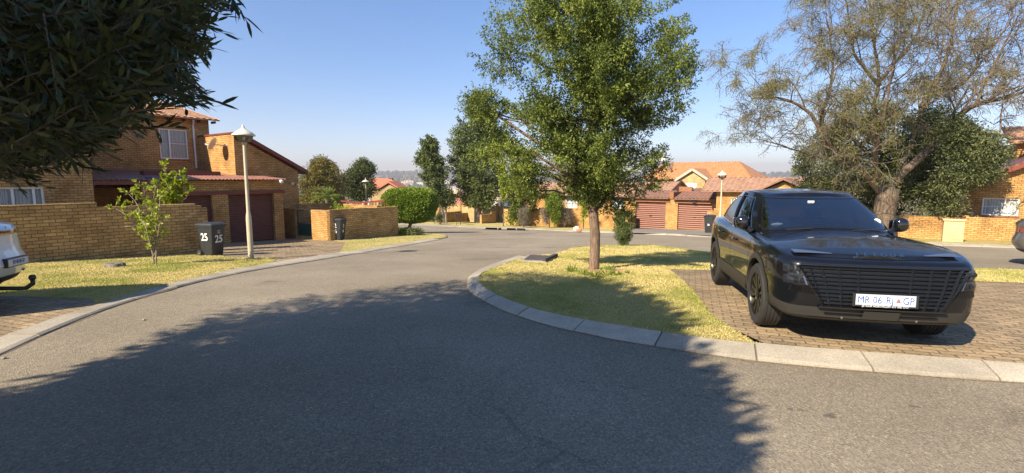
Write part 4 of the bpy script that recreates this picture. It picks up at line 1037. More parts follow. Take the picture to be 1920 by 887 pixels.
def mesh_leaves(name, pos, dr, nrm, L, W, tint, mat, parent=None, fold=True, lens=False):
    """one lens-shaped leaf (4 corner) per row"""
    N = len(pos); dr = dr/np.linalg.norm(dr, axis=1, keepdims=True)
    s = np.cross(dr, nrm); s /= np.maximum(np.linalg.norm(s, axis=1, keepdims=True), 1e-6)
    L = np.asarray(L).reshape(-1, 1)*np.ones((N, 1)); W = np.asarray(W).reshape(-1, 1)*np.ones((N, 1))
    up = np.cross(s, dr)
    K = 6 if lens else 4
    if lens: v = np.stack([pos, pos+dr*L*.28+s*W*.46+up*W*.16, pos+dr*L*.68+s*W*.42+up*W*.12, pos+dr*L, pos+dr*L*.68-s*W*.42+up*W*.12, pos+dr*L*.28-s*W*.46+up*W*.16], 1).reshape(-1, 3)
    else: v = np.stack([pos, pos+dr*L*.5+s*W*.5+up*W*.18, pos+dr*L, pos+dr*L*.5-s*W*.5+up*W*.18], 1).reshape(-1, 3)
    if parent is not None and parent.name in ROOTM:
        M = np.array(ROOTM[parent.name]); v = v @ M[:3, :3].T+M[:3, 3]
    me = bpy.data.meshes.new(name); me.vertices.add(K*N); me.vertices.foreach_set('co', v.astype(np.float32).ravel())
    me.loops.add(K*N); me.loops.foreach_set('vertex_index', np.arange(K*N, dtype=np.int32))
    me.polygons.add(N); me.polygons.foreach_set('loop_start', np.arange(0, K*N, K, dtype=np.int32)); me.polygons.foreach_set('loop_total', np.full(N, K, np.int32))
    me.update(calc_edges=True); at = me.attributes.new('tint', 'FLOAT', 'FACE'); at.data.foreach_set('value', np.clip(tint, 0, 1).astype(np.float32))
    me.materials.append(mat); o = bpy.data.objects.new(name, me); C.objects.link(o)
    if parent is not None: o.parent = parent
    return o
def rnd_dirs(n):
    v = rng.normal(size=(n, 3)); return v/np.linalg.norm(v, axis=1, keepdims=True)
def clump_leaves(cs, rs, per, L, W, tint0=None, flat=.8, outward=.7, droop=0, ttv=.25, density_pow=.5, tuft=0):
    """leaves filling balls cs (n,3) of radius rs"""
    n = len(cs); idx = np.repeat(np.arange(n), per); d = rnd_dirs(len(idx)); rr = rng.random(len(idx))**density_pow
    off = d*rr[:, None]*np.asarray(rs)[idx][:, None]; off[:, 2] *= flat
    if tuft:
        nt_ = max(1, len(idx)//tuft); off[:nt_*tuft] = np.repeat(off[:nt_*tuft:tuft], tuft, axis=0); idx = idx.copy(); idx[:nt_*tuft] = np.repeat(idx[:nt_*tuft:tuft], tuft)
        ax = np.repeat(d[:nt_*tuft:tuft], tuft, axis=0); ax = np.vstack([ax, d[nt_*tuft:]]); loc = rnd_dirs(len(idx)); off = off+(ax*rng.uniform(-1, 1.6, (len(idx), 1))+loc*.55)*L*.95
        d = ax*.7+loc*.9
    pos = cs[idx]+off
    dr = d*outward+rnd_dirs(len(idx))*.8; dr[:, 2] -= droop
    nrm = rnd_dirs(len(idx))+np.array([0, 0, .8])
    ct = rng.random(n) if tint0 is None else tint0
    tint = ct[idx]*(1-ttv)+rng.random(len(idx))*ttv*1.6-.1
    return pos, dr, nrm, np.full(len(idx), L)*rng.uniform(.7, 1.25, len(idx)), np.full(len(idx), W)*rng.uniform(.8, 1.2, len(idx)), tint
def wob(p, q, n, amp):
    p, q = Vector(p), Vector(q); L = (q-p).length; out = []
    s = random.random()*99
    for i in range(n+1):
        t = i/n; w_ = Vector((noise.noise(Vector((s, t*3, 0))), noise.noise(Vector((s, t*3, 5))), noise.noise(Vector((s, t*3, 9)))))*amp*L*math.sin(math.pi*min(1, t*1.0))
        out.append(p.lerp(q, t)+w_)
    return out
def crown_profile(px, Y, sx=0, base=None):
    """(y, xl, xr) rows of the survey -> (z, xl, xr) in metres at distance Y"""
    return [(PY((l+r)/2, y, Y).z, PY(l, y, Y).x, PY(r, y, Y).x) for y, l, r in px]
def tree_from_profile(name, label, cat, base, trunk_pts, trunk_r, prof, n_cl, cl_r, per, L, W, leafm, barkm, depth=1.0, group=None, shell=.45, extra=(), n_br=14, tuft=0, sprays=0, flat=.85, outward=.7, droop=0, stems=None, reject=None, seed=1, gap=0.0, tb=None):
    global rng
    rng = np.random.default_rng(seed); random.seed(seed)
    t = thing(name, base, label, cat, group=group)
    zs = np.array([p[0] for p in prof])[::-1]; xl = np.array([p[1] for p in prof])[::-1]; xr = np.array([p[2] for p in prof])[::-1]
    if zs[0] > zs[-1]: zs, xl, xr = zs[::-1], xl[::-1], xr[::-1]
    cs = []; tries = 0
    wmax = (xr-xl).max()
    while len(cs) < n_cl and tries < n_cl*60:
        tries += 1
        z = random.uniform(zs[0], zs[-1]); l, r = np.interp(z, zs, xl), np.interp(z, zs, xr); hw = (r-l)/2
        if random.random() > (hw*2/wmax)**1.0+.08: continue
        hw2 = max(hw-cl_r*.55, .05)
        a = random.uniform(0, 2*math.pi); q = random.random()**shell
        p = ((l+r)/2+hw2*q*math.cos(a), base.y+hw2*depth*q*math.sin(a), z)
        if gap and noise.noise(Vector(p)*(.9/cl_r/2.2)) < -gap+.1*random.random(): continue
        cs.append(p)
    cs = np.array(list(cs)+list(extra)); rs = cl_r*rng.uniform(.6, 1.25, len(cs))
    if sprays:
        S_c, S_r = [], []
        for _ in range(sprays):
            z = random.uniform(zs[0]+.3, zs[-1]); l, r = np.interp(z, zs, xl), np.interp(z, zs, xr); hw = (r-l)/2; an = random.uniform(0, 2*math.pi)
            o_ = Vector((math.cos(an), math.sin(an)*depth, 0)); p_ = Vector(((l+r)/2, base.y, z))+o_*hw*.85; d_ = (o_+Vector((0, 0, random.uniform(.0, .9)))).normalized()
            for k in range(6): S_c.append(tuple(p_+d_*cl_r*(.25*k))); S_r.append(cl_r*(.34-.035*k))
        a2 = clump_leaves(np.array(S_c), np.array(S_r), max(10, per//14), L, W, flat=1, outward=outward, tuft=0); mesh_leaves('sprays', *a2, leafm, t)
    a = clump_leaves(cs, rs, per, L, W, flat=flat, outward=outward, droop=droop, tuft=tuft)
    mesh_leaves('crown', *a, leafm, t)
    m = MB(); tp = smooth_path(trunk_pts, .25)
    nT = len(tp); m.tube(tp, [trunk_r*(1.25 if i == 0 else 1)*(1-.75*i/nT) for i in range(nT)], 12)
    if stems:
        for sp, sr in stems: q = smooth_path(sp, .3); m.tube(q, [sr*(1-.6*i/len(q)) for i in range(len(q))], 10)
    order = list(range(len(cs))); random.shuffle(order)
    for k in order[:n_br]:
        c = Vector(cs[k]); i = min(range(nT), key=lambda i: abs(tp[i].z-(c.z-.35*(Vector((c.x, c.y, 0))-Vector((tp[i].x, tp[i].y, 0))).length)))
        i = max(i, int(nT*.25)); r0 = trunk_r*.42*(1-.6*i/nT)
        bp_ = wob(tp[i], c, 6, .12); m.tube(bp_, [r0*(1-.85*j/6) for j in range(7)], 6)
        for _ in range(3):
            e = Vector(cs[random.choice(order)]); s = bp_[random.randint(3, 5)]
            if (e-s).length < cl_r*4: m.tube(wob(s, e, 4, .12), [r0*.35*(1-.8*j/4) for j in range(5)], 5)
    if tb is not None: tb(m, cs)
    m.build('trunk', barkm, t, smooth=True, uv=False)
    return t
bark_brown = bark_mat('rough_brown_bark', (.085, .055, .038), (.27, .185, .125), 22)
bark_grey = bark_mat('grey_bark', (.13, .10, .08), (.34, .28, .22), 12)
bark_dark = bark_mat('dark_bark', (.05, .04, .03), (.15, .12, .09), 18)
lf_yew = leaf_mat('yellowwood_leaf', (.055, .088, .018), (.29, .345, .065), .35)
lf_con = leaf_mat('conifer_leaf', (.055, .08, .026), (.19, .23, .065), .25)
lf_top = leaf_mat('clipped_leaf', (.08, .14, .012), (.36, .47, .055), .3)
lf_ylw = leaf_mat('yellow_green_leaf', (.13, .20, .01), (.42, .46, .03), .35)
lf_olive = leaf_mat('dark_olive_leaf', (.022, .032, .010), (.10, .115, .034), .22, .45)
lf_shrub = leaf_mat('dark_shrub_leaf', (.06, .08, .03), (.23, .255, .10), .28)
lf_aca = leaf_mat('acacia_leaf', (.045, .065, .018), (.125, .145, .040), .25)
lf_acb = leaf_mat('autumn_acacia_leaf', (.08, .09, .02), (.26, .20, .05), .25)
lf_karee = leaf_mat('thin_karee_leaf', (.09, .10, .02), (.30, .30, .06), .35)
lf_grey = leaf_mat('grey_green_leaf', (.05, .07, .025), (.17, .18, .08), .25)
twig_pale = leaf_mat('dry_twig_colour', (.10, .08, .06), (.26, .22, .17), 0, .8)

# --- central tree on the island
ct = P(1114, 506); Yt = ct.y
prof = crown_profile([(366, 1085, 1140), (346, 1045, 1160), (325, 1000, 1190), (300, 972, 1212), (275, 968, 1216), (245, 972, 1215), (215, 972, 1245), (185, 968, 1262), (150, 950, 1265), (115, 940, 1268), (75, 952, 1250), (40, 965, 1228), (0, 985, 1205), (-60, 1010, 1180), (-110, 1045, 1140), (-140, 1075, 1110)], Yt)
def pz(x, y, dy=0): p = PY(x, y, Yt+dy); return (p.x, p.y, p.z)
ext = [pz(*q) for q in [(905, 185, 0), (915, 205, 0), (895, 200, .1), (925, 225, 0), (940, 262, .2), (950, 285, 0), (925, 290, 0), (905, 280, .2), (935, 110, 0), (940, 60, 0), (958, 30, .1), (1285, 118, 0), (1275, 150, .1), (1268, 195, 0), (1258, 60, .1), (1250, 90, 0), (1160, 395, 0), (1150, 375, .3), (1225, 300, .2), (1215, 330, 0), (985, 340, 0), (1005, 358, .2), (1270, 110, -.3), (945, 130, .2), (955, 90, -.2), (1195, 350, .3), (968, 318, -.3), (1240, 215, -.4)]]
def t1_extra(m, cs):
    m.tube(smooth_path([pz(1100, 330), pz(1050, 290, -.2), pz(1000, 262, -.1), pz(960, 235, 0), pz(925, 210), pz(900, 182)], .2), [.05-.0025*i for i in range(len(smooth_path([pz(1100, 330), pz(1050, 290, -.2), pz(1000, 262, -.1), pz(960, 235, 0), pz(925, 210), pz(900, 182)], .2)))], 7)
    for q in ([pz(1112, 365), pz(1145, 340), pz(1185, 320, .2), pz(1215, 300)], [pz(1100, 345), pz(1060, 325, -.3), pz(1020, 300, -.4), pz(985, 280, -.3)], [pz(1118, 392), pz(1128, 382, .1), pz(1150, 340, .4), pz(1165, 280, .6)]):
        sp = smooth_path(q, .2); m.tube(sp, [.05*(1-.8*i/len(sp)) for i in range(len(sp))], 7)
    # bark stubs
tree_from_profile('island_tree', 'large dense green tree with a rough brown trunk in the middle of the island lawn', 'tree', ct,
    [ct+Vector((0, 0, -.15)), ct+Vector((0, 0, .1)), pz(1116, 440), pz(1112, 400), pz(1103, 355), pz(1108, 300), pz(1112, 200), pz(1108, 80), pz(1100, -40), pz(1095, -130)], .118, prof, 165, .50, 900, .060, .026, lf_yew, bark_brown, depth=.95, n_br=40, extra=ext, shell=.55, gap=.50, seed=5, tuft=14, flat=.62, sprays=70, tb=t1_extra)
# soil ring and strappy plants at the foot
soil = plain('bare_soil', (.36, .20, .11), .95, var=.3, vscale=8, bmp=.6, bscale=40)
m = MB(); rows = [[], []]
for k in range(41):
    a = 2*math.pi*k/40; r = 1+.25*noise.noise(Vector((math.cos(a)*2, math.sin(a)*2, 4))); x, y = ct.x+.05+.85*r*math.cos(a), ct.y-.12+.42*r*math.sin(a)
    rows[0].append((ct.x, ct.y, zf(ct.y)+.028)); rows[1].append((x, y, zf(y)+.005))
m.grid(rows, flip=True); tag(m.build('soil_patch', soil, uv=False), kind='structure')
lf_strap = leaf_mat('strap_leaf', (.09, .15, .02), (.30, .36, .06), .3)
def tuft(x, y, n, h, label, mat=lf_strap, cat='plant', name='strappy_plant', group=None, w_=.02):
    b = G(x, y); d = rnd_dirs(n); d[:, 2] = abs(d[:, 2])*.8+.45
    pos = np.array(b)+d*[.05, .05, 0]
    o = mesh_leaves(name, pos, d, rnd_dirs(n)+[0, 0, .3], h*rng.uniform(.6, 1.2, n), w_, rng.random(n), mat)
    me = o.data; co = np.empty(len(me.vertices)*3); me.vertices.foreach_get('co', co); co = co.reshape(-1, 3)-np.array(b); me.vertices.foreach_set('co', co.ravel()); o.location = b
    return tag(o, label, cat, group)
for px, py, h, lb_ in ((1075, 510, .22, 'leftmost strappy green plant in the soil round the island tree'), (1092, 516, .20, 'second strappy plant from the left in the soil round the island tree'), (1117, 520, .20, 'strappy plant directly in front of the island tree trunk'), (1139, 517, .24, 'largest strappy plant, just right of the island tree trunk'), (1143, 508, .16, 'strappy plant close behind the largest one right of the trunk'), (1160, 516, .10, 'small strappy plant second from the right by the island tree'), (1180, 513, .08, 'tiny rightmost strappy plant at the edge of the bare soil')):
    p = P(px, py); tuft(p.x, p.y, 34, h, lb_, group='strappy plants round the island tree')

# --- mid-distance conifers
c2 = P(896, 418); prof = crown_profile([(384, 875, 925), (372, 862, 942), (358, 852, 948), (335, 842, 945), (310, 836, 944), (285, 840, 942), (255, 848, 940), (230, 856, 935), (205, 870, 925), (190, 885, 915), (175, 893, 903)], c2.y)
tree_from_profile('conifer_tree', 'broad dark green conifer with a thick pale trunk on the far lawn', 'tree', c2, [c2+Vector((0, 0, -.3)), c2+Vector((0, 0, 1.8)), PY(898, 300, c2.y), PY(897, 190, c2.y)], .42, prof, 170, .80, 330, .22, .10, lf_con, bark_grey, tuft=8, sprays=50, n_br=24, seed=9, gap=.34, shell=.55)
c3 = P(834, 419); prof = crown_profile([(386, 812, 846), (372, 802, 855), (348, 798, 858), (325, 795, 842), (310, 790, 835), (295, 786, 830), (280, 792, 822), (258, 800, 808)], c3.y)
tree_from_profile('conifer_tree', 'slimmer dark conifer with two leaning stems beside the topiary tree', 'tree', c3, [c3+Vector((0, 0, -.3)), PY(829, 395, c3.y), PY(822, 340, c3.y), PY(808, 265, c3.y)], .2, prof, 85, .62, 300, .20, .10, lf_con, bark_grey, tuft=8, sprays=30, n_br=16, seed=10, gap=.34, extra=[tuple(PY(x, y, c3.y)) for x, y in ((786, 302), (792, 300), (797, 275), (806, 262))], stems=[([c3+Vector((.15, 0, -.2)), PY(836, 395, c3.y), PY(838, 360, c3.y)], .14)])
# --- topiary
tc = P(768, 436, LO); prof_t = None
t = thing('topiary_tree', tc, 'clipped green topiary tree with a wide flat-domed crown at the road corner', 'topiary tree')
N = 46000; W2 = (PY(818, 400, tc.y).x-PY(721, 400, tc.y).x)/2; zc_ = (PY(770, 353, tc.y).z+PY(770, 416, tc.y).z)/2; H2_ = (PY(770, 353, tc.y).z-PY(770, 416, tc.y).z)/2
xc = (PY(818, 400, tc.y).x+PY(721, 400, tc.y).x)/2
d = rnd_dirs(N); ex = 3.4
sc_ = (np.abs(d[:, 0])**ex+np.abs(d[:, 1])**ex+np.abs(d[:, 2])**ex)**(-1/ex)
taper = 1-.10*np.clip(-d[:, 2]*sc_, 0, 1); bmpy = 1+.03*np.sin(d[:, 0]*9+3)*np.cos(d[:, 1]*8+d[:, 2]*7)
pos = d*sc_[:, None]*(rng.uniform(.90, 1.0, N)*bmpy)[:, None]*np.stack([W2*taper, W2*taper*.95, np.full(N, H2_)], 1)+[xc, tc.y, zc_]
mesh_leaves('crown', pos, d+rnd_dirs(N)*.8, rnd_dirs(N)+d*.6, rng.uniform(.07, .13, N), .065, rng.random(N)**1.4, lf_top, t)
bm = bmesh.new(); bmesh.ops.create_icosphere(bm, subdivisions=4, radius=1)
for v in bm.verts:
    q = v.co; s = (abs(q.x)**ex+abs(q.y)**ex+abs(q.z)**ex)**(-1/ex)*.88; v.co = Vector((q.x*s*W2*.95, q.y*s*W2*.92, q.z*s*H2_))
me = bpy.data.meshes.new('dark_core'); bm.to_mesh(me); bm.free(); me.transform(Matrix.Translation((xc-tc.x, 0, zc_-tc.z))); me.materials.append(plain('core_shade', (.03, .045, .012), .9)); o = bpy.data.objects.new('dark_core', me); C.objects.link(o); o.parent = t  # solid hull behind the leaves; the crown's inner shade is in its dark colour
m = MB(); m.tube(smooth_path([tc+Vector((0, 0, -.2)), PY(766, 428, tc.y), PY(771, 418, tc.y), Vector((xc, tc.y, zc_-H2_*.5))], .15), .10, 10)
for s in (-1, 1): m.tube([PY(770, 420, tc.y), Vector((xc+s*W2*.5, tc.y, zc_-H2_*.7))], [.07, .04], 8)
m.build('trunk', bark_brown, t, smooth=True, uv=False)
p = P(752, 440); 
for i, (px, py, s, lb_) in enumerate([(750, 441, .8, 'low clump of green strappy leaves left of the topiary trunk'), (777, 441, .75, 'low dark clump of leaves right of the topiary trunk')]):
    p = P(px, py, LO)
    cs = np.array([[p.x+rng.normal()*s*.35, p.y+rng.normal()*s*.25, p.z+.14+.08*rng.random()] for _ in range(16)])
    o = mesh_leaves('ground_plant', *clump_leaves(cs, np.full(16, .26), 90, .16, .035), lf_shrub if i else lf_top); tag(o, lb_, 'plant')
# small island topiary
sc2 = P(1168, 461); prof = crown_profile([(457, 1160, 1177), (448, 1153, 1184), (435, 1150, 1187), (420, 1148, 1189), (408, 1150, 1188), (400, 1156, 1183), (397, 1163, 1177)], sc2.y)
tree_from_profile('small_shrub', 'small rounded dark green shrub on the far edge of the island', 'shrub', sc2, [sc2+Vector((0, 0, -.1)), sc2+Vector((0, 0, .5))], .05, prof, 110, .16, 150, .05, .022, lf_con, bark_dark, n_br=10, seed=12, shell=.5)
# --- far shrubs along the brick wall
def shrub(px, py, rows, label, leafm, n_cl, cr, per, L, W, seed, name='shrub', cat='shrub', bk=bark_dark, tr=.06, dY=0, **kw):
    b = P(px, py); return tree_from_profile(name, label, cat, b, [b+Vector((0, 0, -.2)), PY(px, py-20, b.y), PY(px, py-35, b.y)], tr, crown_profile(rows, b.y), n_cl, cr, per, L, W, leafm, bk, seed=seed, **kw)
shrub(975, 424, [(414, 948, 985), (395, 945, 1008), (370, 940, 1015), (345, 942, 1012), (325, 950, 1000), (312, 955, 985)], 'large creeper-like mass of green and yellow leaves on the far wall', leaf_mat('creeper_leaf', (.06, .09, .012), (.28, .33, .04), .35), 110, .55, 110, .17, .11, 21, gap=.4)
shrub(944, 424, [(380, 940, 950), (350, 937, 951), (325, 937, 947), (312, 938, 944)], 'narrow yellow-green leafy column left of the creeper mass', lf_ylw, 22, .35, 100, .15, .10, 22)
shrub(1040, 427, [(418, 1033, 1048), (400, 1022, 1058), (380, 1019, 1062), (366, 1026, 1058), (358, 1036, 1048)], 'rounded bright green cypress shrub in front of the golden wall', leaf_mat('cypress_leaf', (.07, .11, .01), (.22, .30, .03), .25), 90, .35, 130, .12, .05, 23, flat=1.1)
for px, r_, lb_, sd in ((1058, [(420, 1048, 1072), (400, 1046, 1074), (385, 1052, 1068)], 'leafless brown twiggy shrub right of the rounded cypress', 24), (982, [(420, 972, 992), (400, 970, 994), (385, 974, 990)], 'leafless pale twiggy shrub below the creeper mass', 25), (1030, [(420, 1018, 1032), (400, 1012, 1030), (392, 1016, 1026)], 'thin brown twiggy shrub left of the rounded cypress', 27)):
    shrub(px, 427, r_, lb_, twig_pale, 26, .3, 60, .30, .015, sd, n_br=18, name='bare_shrub')
shrub(1094, 429, [(415, 1088, 1100), (395, 1085, 1104), (380, 1084, 1103), (374, 1090, 1098)], 'thin yellow-leaved shrub left of the central trunk', lf_ylw, 16, .32, 80, .12, .07, 26)
shrub(1155, 405, [(400, 1140, 1160), (388, 1132, 1168), (380, 1140, 1165)], 'green bush behind the golden wall below the white window', lf_grey, 20, .4, 90, .14, .06, 28)
shrub(826, 421, [(416, 812, 834), (408, 814, 832), (402, 820, 830)], 'small yellowish flowering bush at the foot of the twin-stem conifer', lf_grey, 18, .3, 80, .14, .05, 29)

# --- left yard: sapling and shrub behind the wall
def twiggy(name, label, cat, base, stems_, leafm, barkm, ln, L, W, seed, r0=.02, upl=.4):
    global rng
    rng = np.random.default_rng(seed); random.seed(seed)
    t = thing(name, base, label, cat); m = MB(); P_, D_ = [], []
    for s in stems_:
        sp = smooth_path(s, .08); m.tube(sp, [r0*(1-.7*i/len(sp)) for i in range(len(sp))], 6)
        for i in range(len(sp)//4, len(sp)):
            if random.random() < .75:
                d = Vector(rnd_dirs(1)[0]); d.z = abs(d.z)*.6+upl; d.normalize(); l = random.uniform(.15, .42)*(1-.35*i/len(sp))
                q = wob(sp[i], sp[i]+d*l, 4, .15); m.tube(q, [.005, .005, .004, .003, .002], 4, cap=False)
                for k in range(ln):
                    u = random.uniform(.25, 1.05); pp = q[0].lerp(q[-1], u); P_.append(tuple(pp)); dd = d*.7+Vector(rnd_dirs(1)[0])*.7; D_.append(tuple(dd))
    n = len(P_); mesh_leaves('foliage', np.array(P_), np.array(D_), rnd_dirs(n)+[0, 0, .6], rng.uniform(.7, 1.2, n)*L, W, rng.random(n), leafm, t, lens=True)
    m.build('stems', barkm, t, smooth=True, uv=False); return t
sb = P(289, 496, LO); Ys = sb.y
S_ = lambda x, y, d=0: PY(x, y, Ys+d)
twiggy('lemon_sapling', 'young bright green sapling with a split stem in front of the left boundary wall', 'sapling', sb,
    [[sb+Vector((0, 0, -.1)), S_(285, 470), S_(272, 440, .1), S_(255, 420), S_(232, 400), S_(214, 390)], [sb+Vector((.03, 0, -.1)), S_(293, 468), S_(290, 440), S_(285, 400, .1), S_(292, 350)], [S_(289, 480), S_(295, 455), S_(300, 420, -.2), S_(312, 410)], [S_(285, 468), S_(275, 430, -.2), S_(258, 385), S_(240, 362)], [S_(288, 460), S_(284, 420, .2), S_(272, 370), S_(270, 350)], [S_(288, 450), S_(298, 400, -.1), S_(300, 365)], [S_(286, 465), S_(268, 435, .2), S_(248, 425), S_(235, 425)], [S_(289, 470), S_(280, 440, -.1), S_(262, 405), S_(252, 395)]],
    leaf_mat('lemon_leaf', (.18, .25, .02), (.52, .55, .08), .4), bark_grey, 16, .10, .044, 31)
yb = ab(PB(325, 385, WB+1.6)[0], WB+1.6); yb.z = zf(yb.y); Y2 = yb.y
S2 = lambda x, y, d=0: PY(x, y, Y2+d)
twiggy('yellow_green_shrub', 'tall yellow-green shrub rising behind the left boundary wall', 'shrub', yb,
    [[yb, S2(322, 385), S2(318, 350), S2(308, 310)], [yb, S2(330, 380), S2(340, 350), S2(345, 330)], [yb, S2(318, 390), S2(305, 365), S2(295, 345)], [yb, S2(330, 390), S2(348, 372), S2(354, 360)], [yb, S2(325, 380), S2(328, 350, .3), S2(330, 332)], [yb, S2(325, 385), S2(310, 372, -.3), S2(300, 370)], [yb, S2(325, 385, .3), S2(340, 366, .3), S2(338, 345)], [yb, S2(320, 380), S2(315, 350, -.2), S2(305, 335)]],
    lf_ylw, bark_grey, 26, .13, .06, 32)
gs = ab(ac+2.2, (p2b+gb1)/2); gs.z = zf(gs.y)
cs = np.array([[gs.x+rng.normal()*.35, gs.y+rng.normal()*.3, gs.z+rng.uniform(.2, 1.5)] for _ in range(16)])
tag(mesh_leaves('garden_shrub', *clump_leaves(cs, np.full(16, .3), 90, .13, .06), lf_ylw), 'yellow-leaved garden shrub seen through the green gate', 'shrub')
# --- trees behind the left house
def far_tree(px, Y, rows, label, leafm, n_cl, cr, per, L, W, seed, name='acacia_tree', **kw):
    b = G(PY(px, 385, Y).x, Y); top = PY(px, rows[-1][0]+8, Y)
    return tree_from_profile(name, label, 'tree', b, [b+Vector((0, 0, -.3)), (b+top)/2+Vector((.3, 0, 0)), top], kw.pop('tr', .25), crown_profile(rows, Y), n_cl, cr, per, L, W, leafm, bark_grey, seed=seed, **kw)
far_tree(600, 52, [(392, 572, 640), (370, 562, 655), (345, 560, 652), (325, 566, 642), (312, 580, 632), (302, 590, 620)], 'broad feathery olive-green tree directly behind the left house gable', lf_acb, 120, .8, 240, .24, .09, 41, gap=.32)
far_tree(566, 58, [(390, 556, 592), (360, 556, 590), (335, 558, 585), (322, 562, 580)], 'yellowish thin tree at the corner of the left house', lf_grey, 40, .9, 130, .22, .05, 42)
far_tree(682, 62, [(372, 655, 690), (355, 645, 712), (340, 643, 716), (325, 648, 712), (312, 662, 702), (306, 672, 692)], 'dark umbrella-shaped acacia tree left of the distant orange roof', lf_aca, 100, .85, 260, .24, .10, 43, gap=.32)
far_tree(735, 85, [(385, 712, 760), (375, 712, 760), (366, 718, 752)], 'dark green hedge mass behind the topiary tree', lf_shrub, 40, 1.0, 110, .3, .12, 44, name='hedge_bush')
far_tree(640, 75, [(385, 630, 668), (372, 632, 665), (360, 640, 660)], 'pale dry leafless bush between the two far acacias', twig_pale, 26, 1.1, 70, .8, .03, 45, name='bare_shrub')
# palm
pb = G(PY(613, 385, 46).x, 46); t = thing('palm_tree', pb, 'small spiky palm in front of the olive-green tree', 'palm'); ctr = PY(613, 370, 46)
m = MB(); m.tube([pb+Vector((0, 0, -.2)), ctr], .16, 8); m.build('trunk', bark_brown, t, uv=False)
P_, D_ = [], []
for k in range(34):
    d = Vector(rnd_dirs(1)[0]); d.z = abs(d.z)*1.1-.2; d.normalize()
    for j in range(26):
        u = j/26; q = ctr+d*1.35*u-Vector((0, 0, .5*u*u)); P_.append(tuple(q)); s_ = d.cross(Vector((0, 0, 1))).normalized()*(1 if j % 2 else -1); D_.append(tuple(d*.8+s_*.5))
mesh_leaves('fronds', np.array(P_), np.array(D_), rnd_dirs(len(P_))+[0, 0, 1], .35, .05, rng.random(len(P_)), lf_strap, t)
# --- dark evergreen behind the bare tree
def skewY(px, Y0=26.4, X0=19.7, k=.687):
    """distance of a vertical sheet parallel to the boundary wall"""
    u = (px-960)/FPX; return (Y0+k*X0)/(1+k*u)
rng = np.random.default_rng(51); random.seed(51)
ev = [(1500, 395), (1495, 340), (1500, 300), (1520, 265), (1560, 238), (1610, 215), (1660, 205), (1730, 208), (1790, 222), (1835, 245), (1868, 272), (1874, 300), (1862, 334), (1820, 352), (1800, 365), (1792, 385), (1765, 396), (1700, 400)]
cs = []
while len(cs) < 400:
    px, py = random.uniform(1490, 1876), random.uniform(203, 402)
    if not inside(ev, px, py): continue
    e = abs(px-1685)/195; Y = skewY(px)+random.uniform(-1.0, 2.0)*max(.25, 1-e)
    if px > 1765: Y = skewY(px)-random.uniform(.9, 1.6)
    cs.append(tuple(PY(px, py, Y)))
cs = np.array(cs); evb = G(PY(1665, 430, skewY(1665)+1.2).x, skewY(1665)+1.2)
t = thing('evergreen_tree', evb, 'wide dense dark evergreen tree behind the bare tree and boundary wall', 'tree')
mesh_leaves('crown', *clump_leaves(cs, .62*rng.uniform(.6, 1.2, len(cs)), 230, .15, .055), lf_shrub, t)
m = MB(); m.tube([evb+Vector((0, 0, -.3)), evb+Vector((0, 0, 2.5)), evb+Vector((.3, 0, 4.5))], [.35, .28, .15], 10)
for k in range(26):
    c_ = Vector(random.choice(cs)); m.tube(wob(evb+Vector((0, 0, random.uniform(1.2, 3.5))), c_, 5, .12), [.12, .09, .07, .05, .03, .015], 5)
m.build('trunk', bark_dark, t, smooth=True, uv=False)

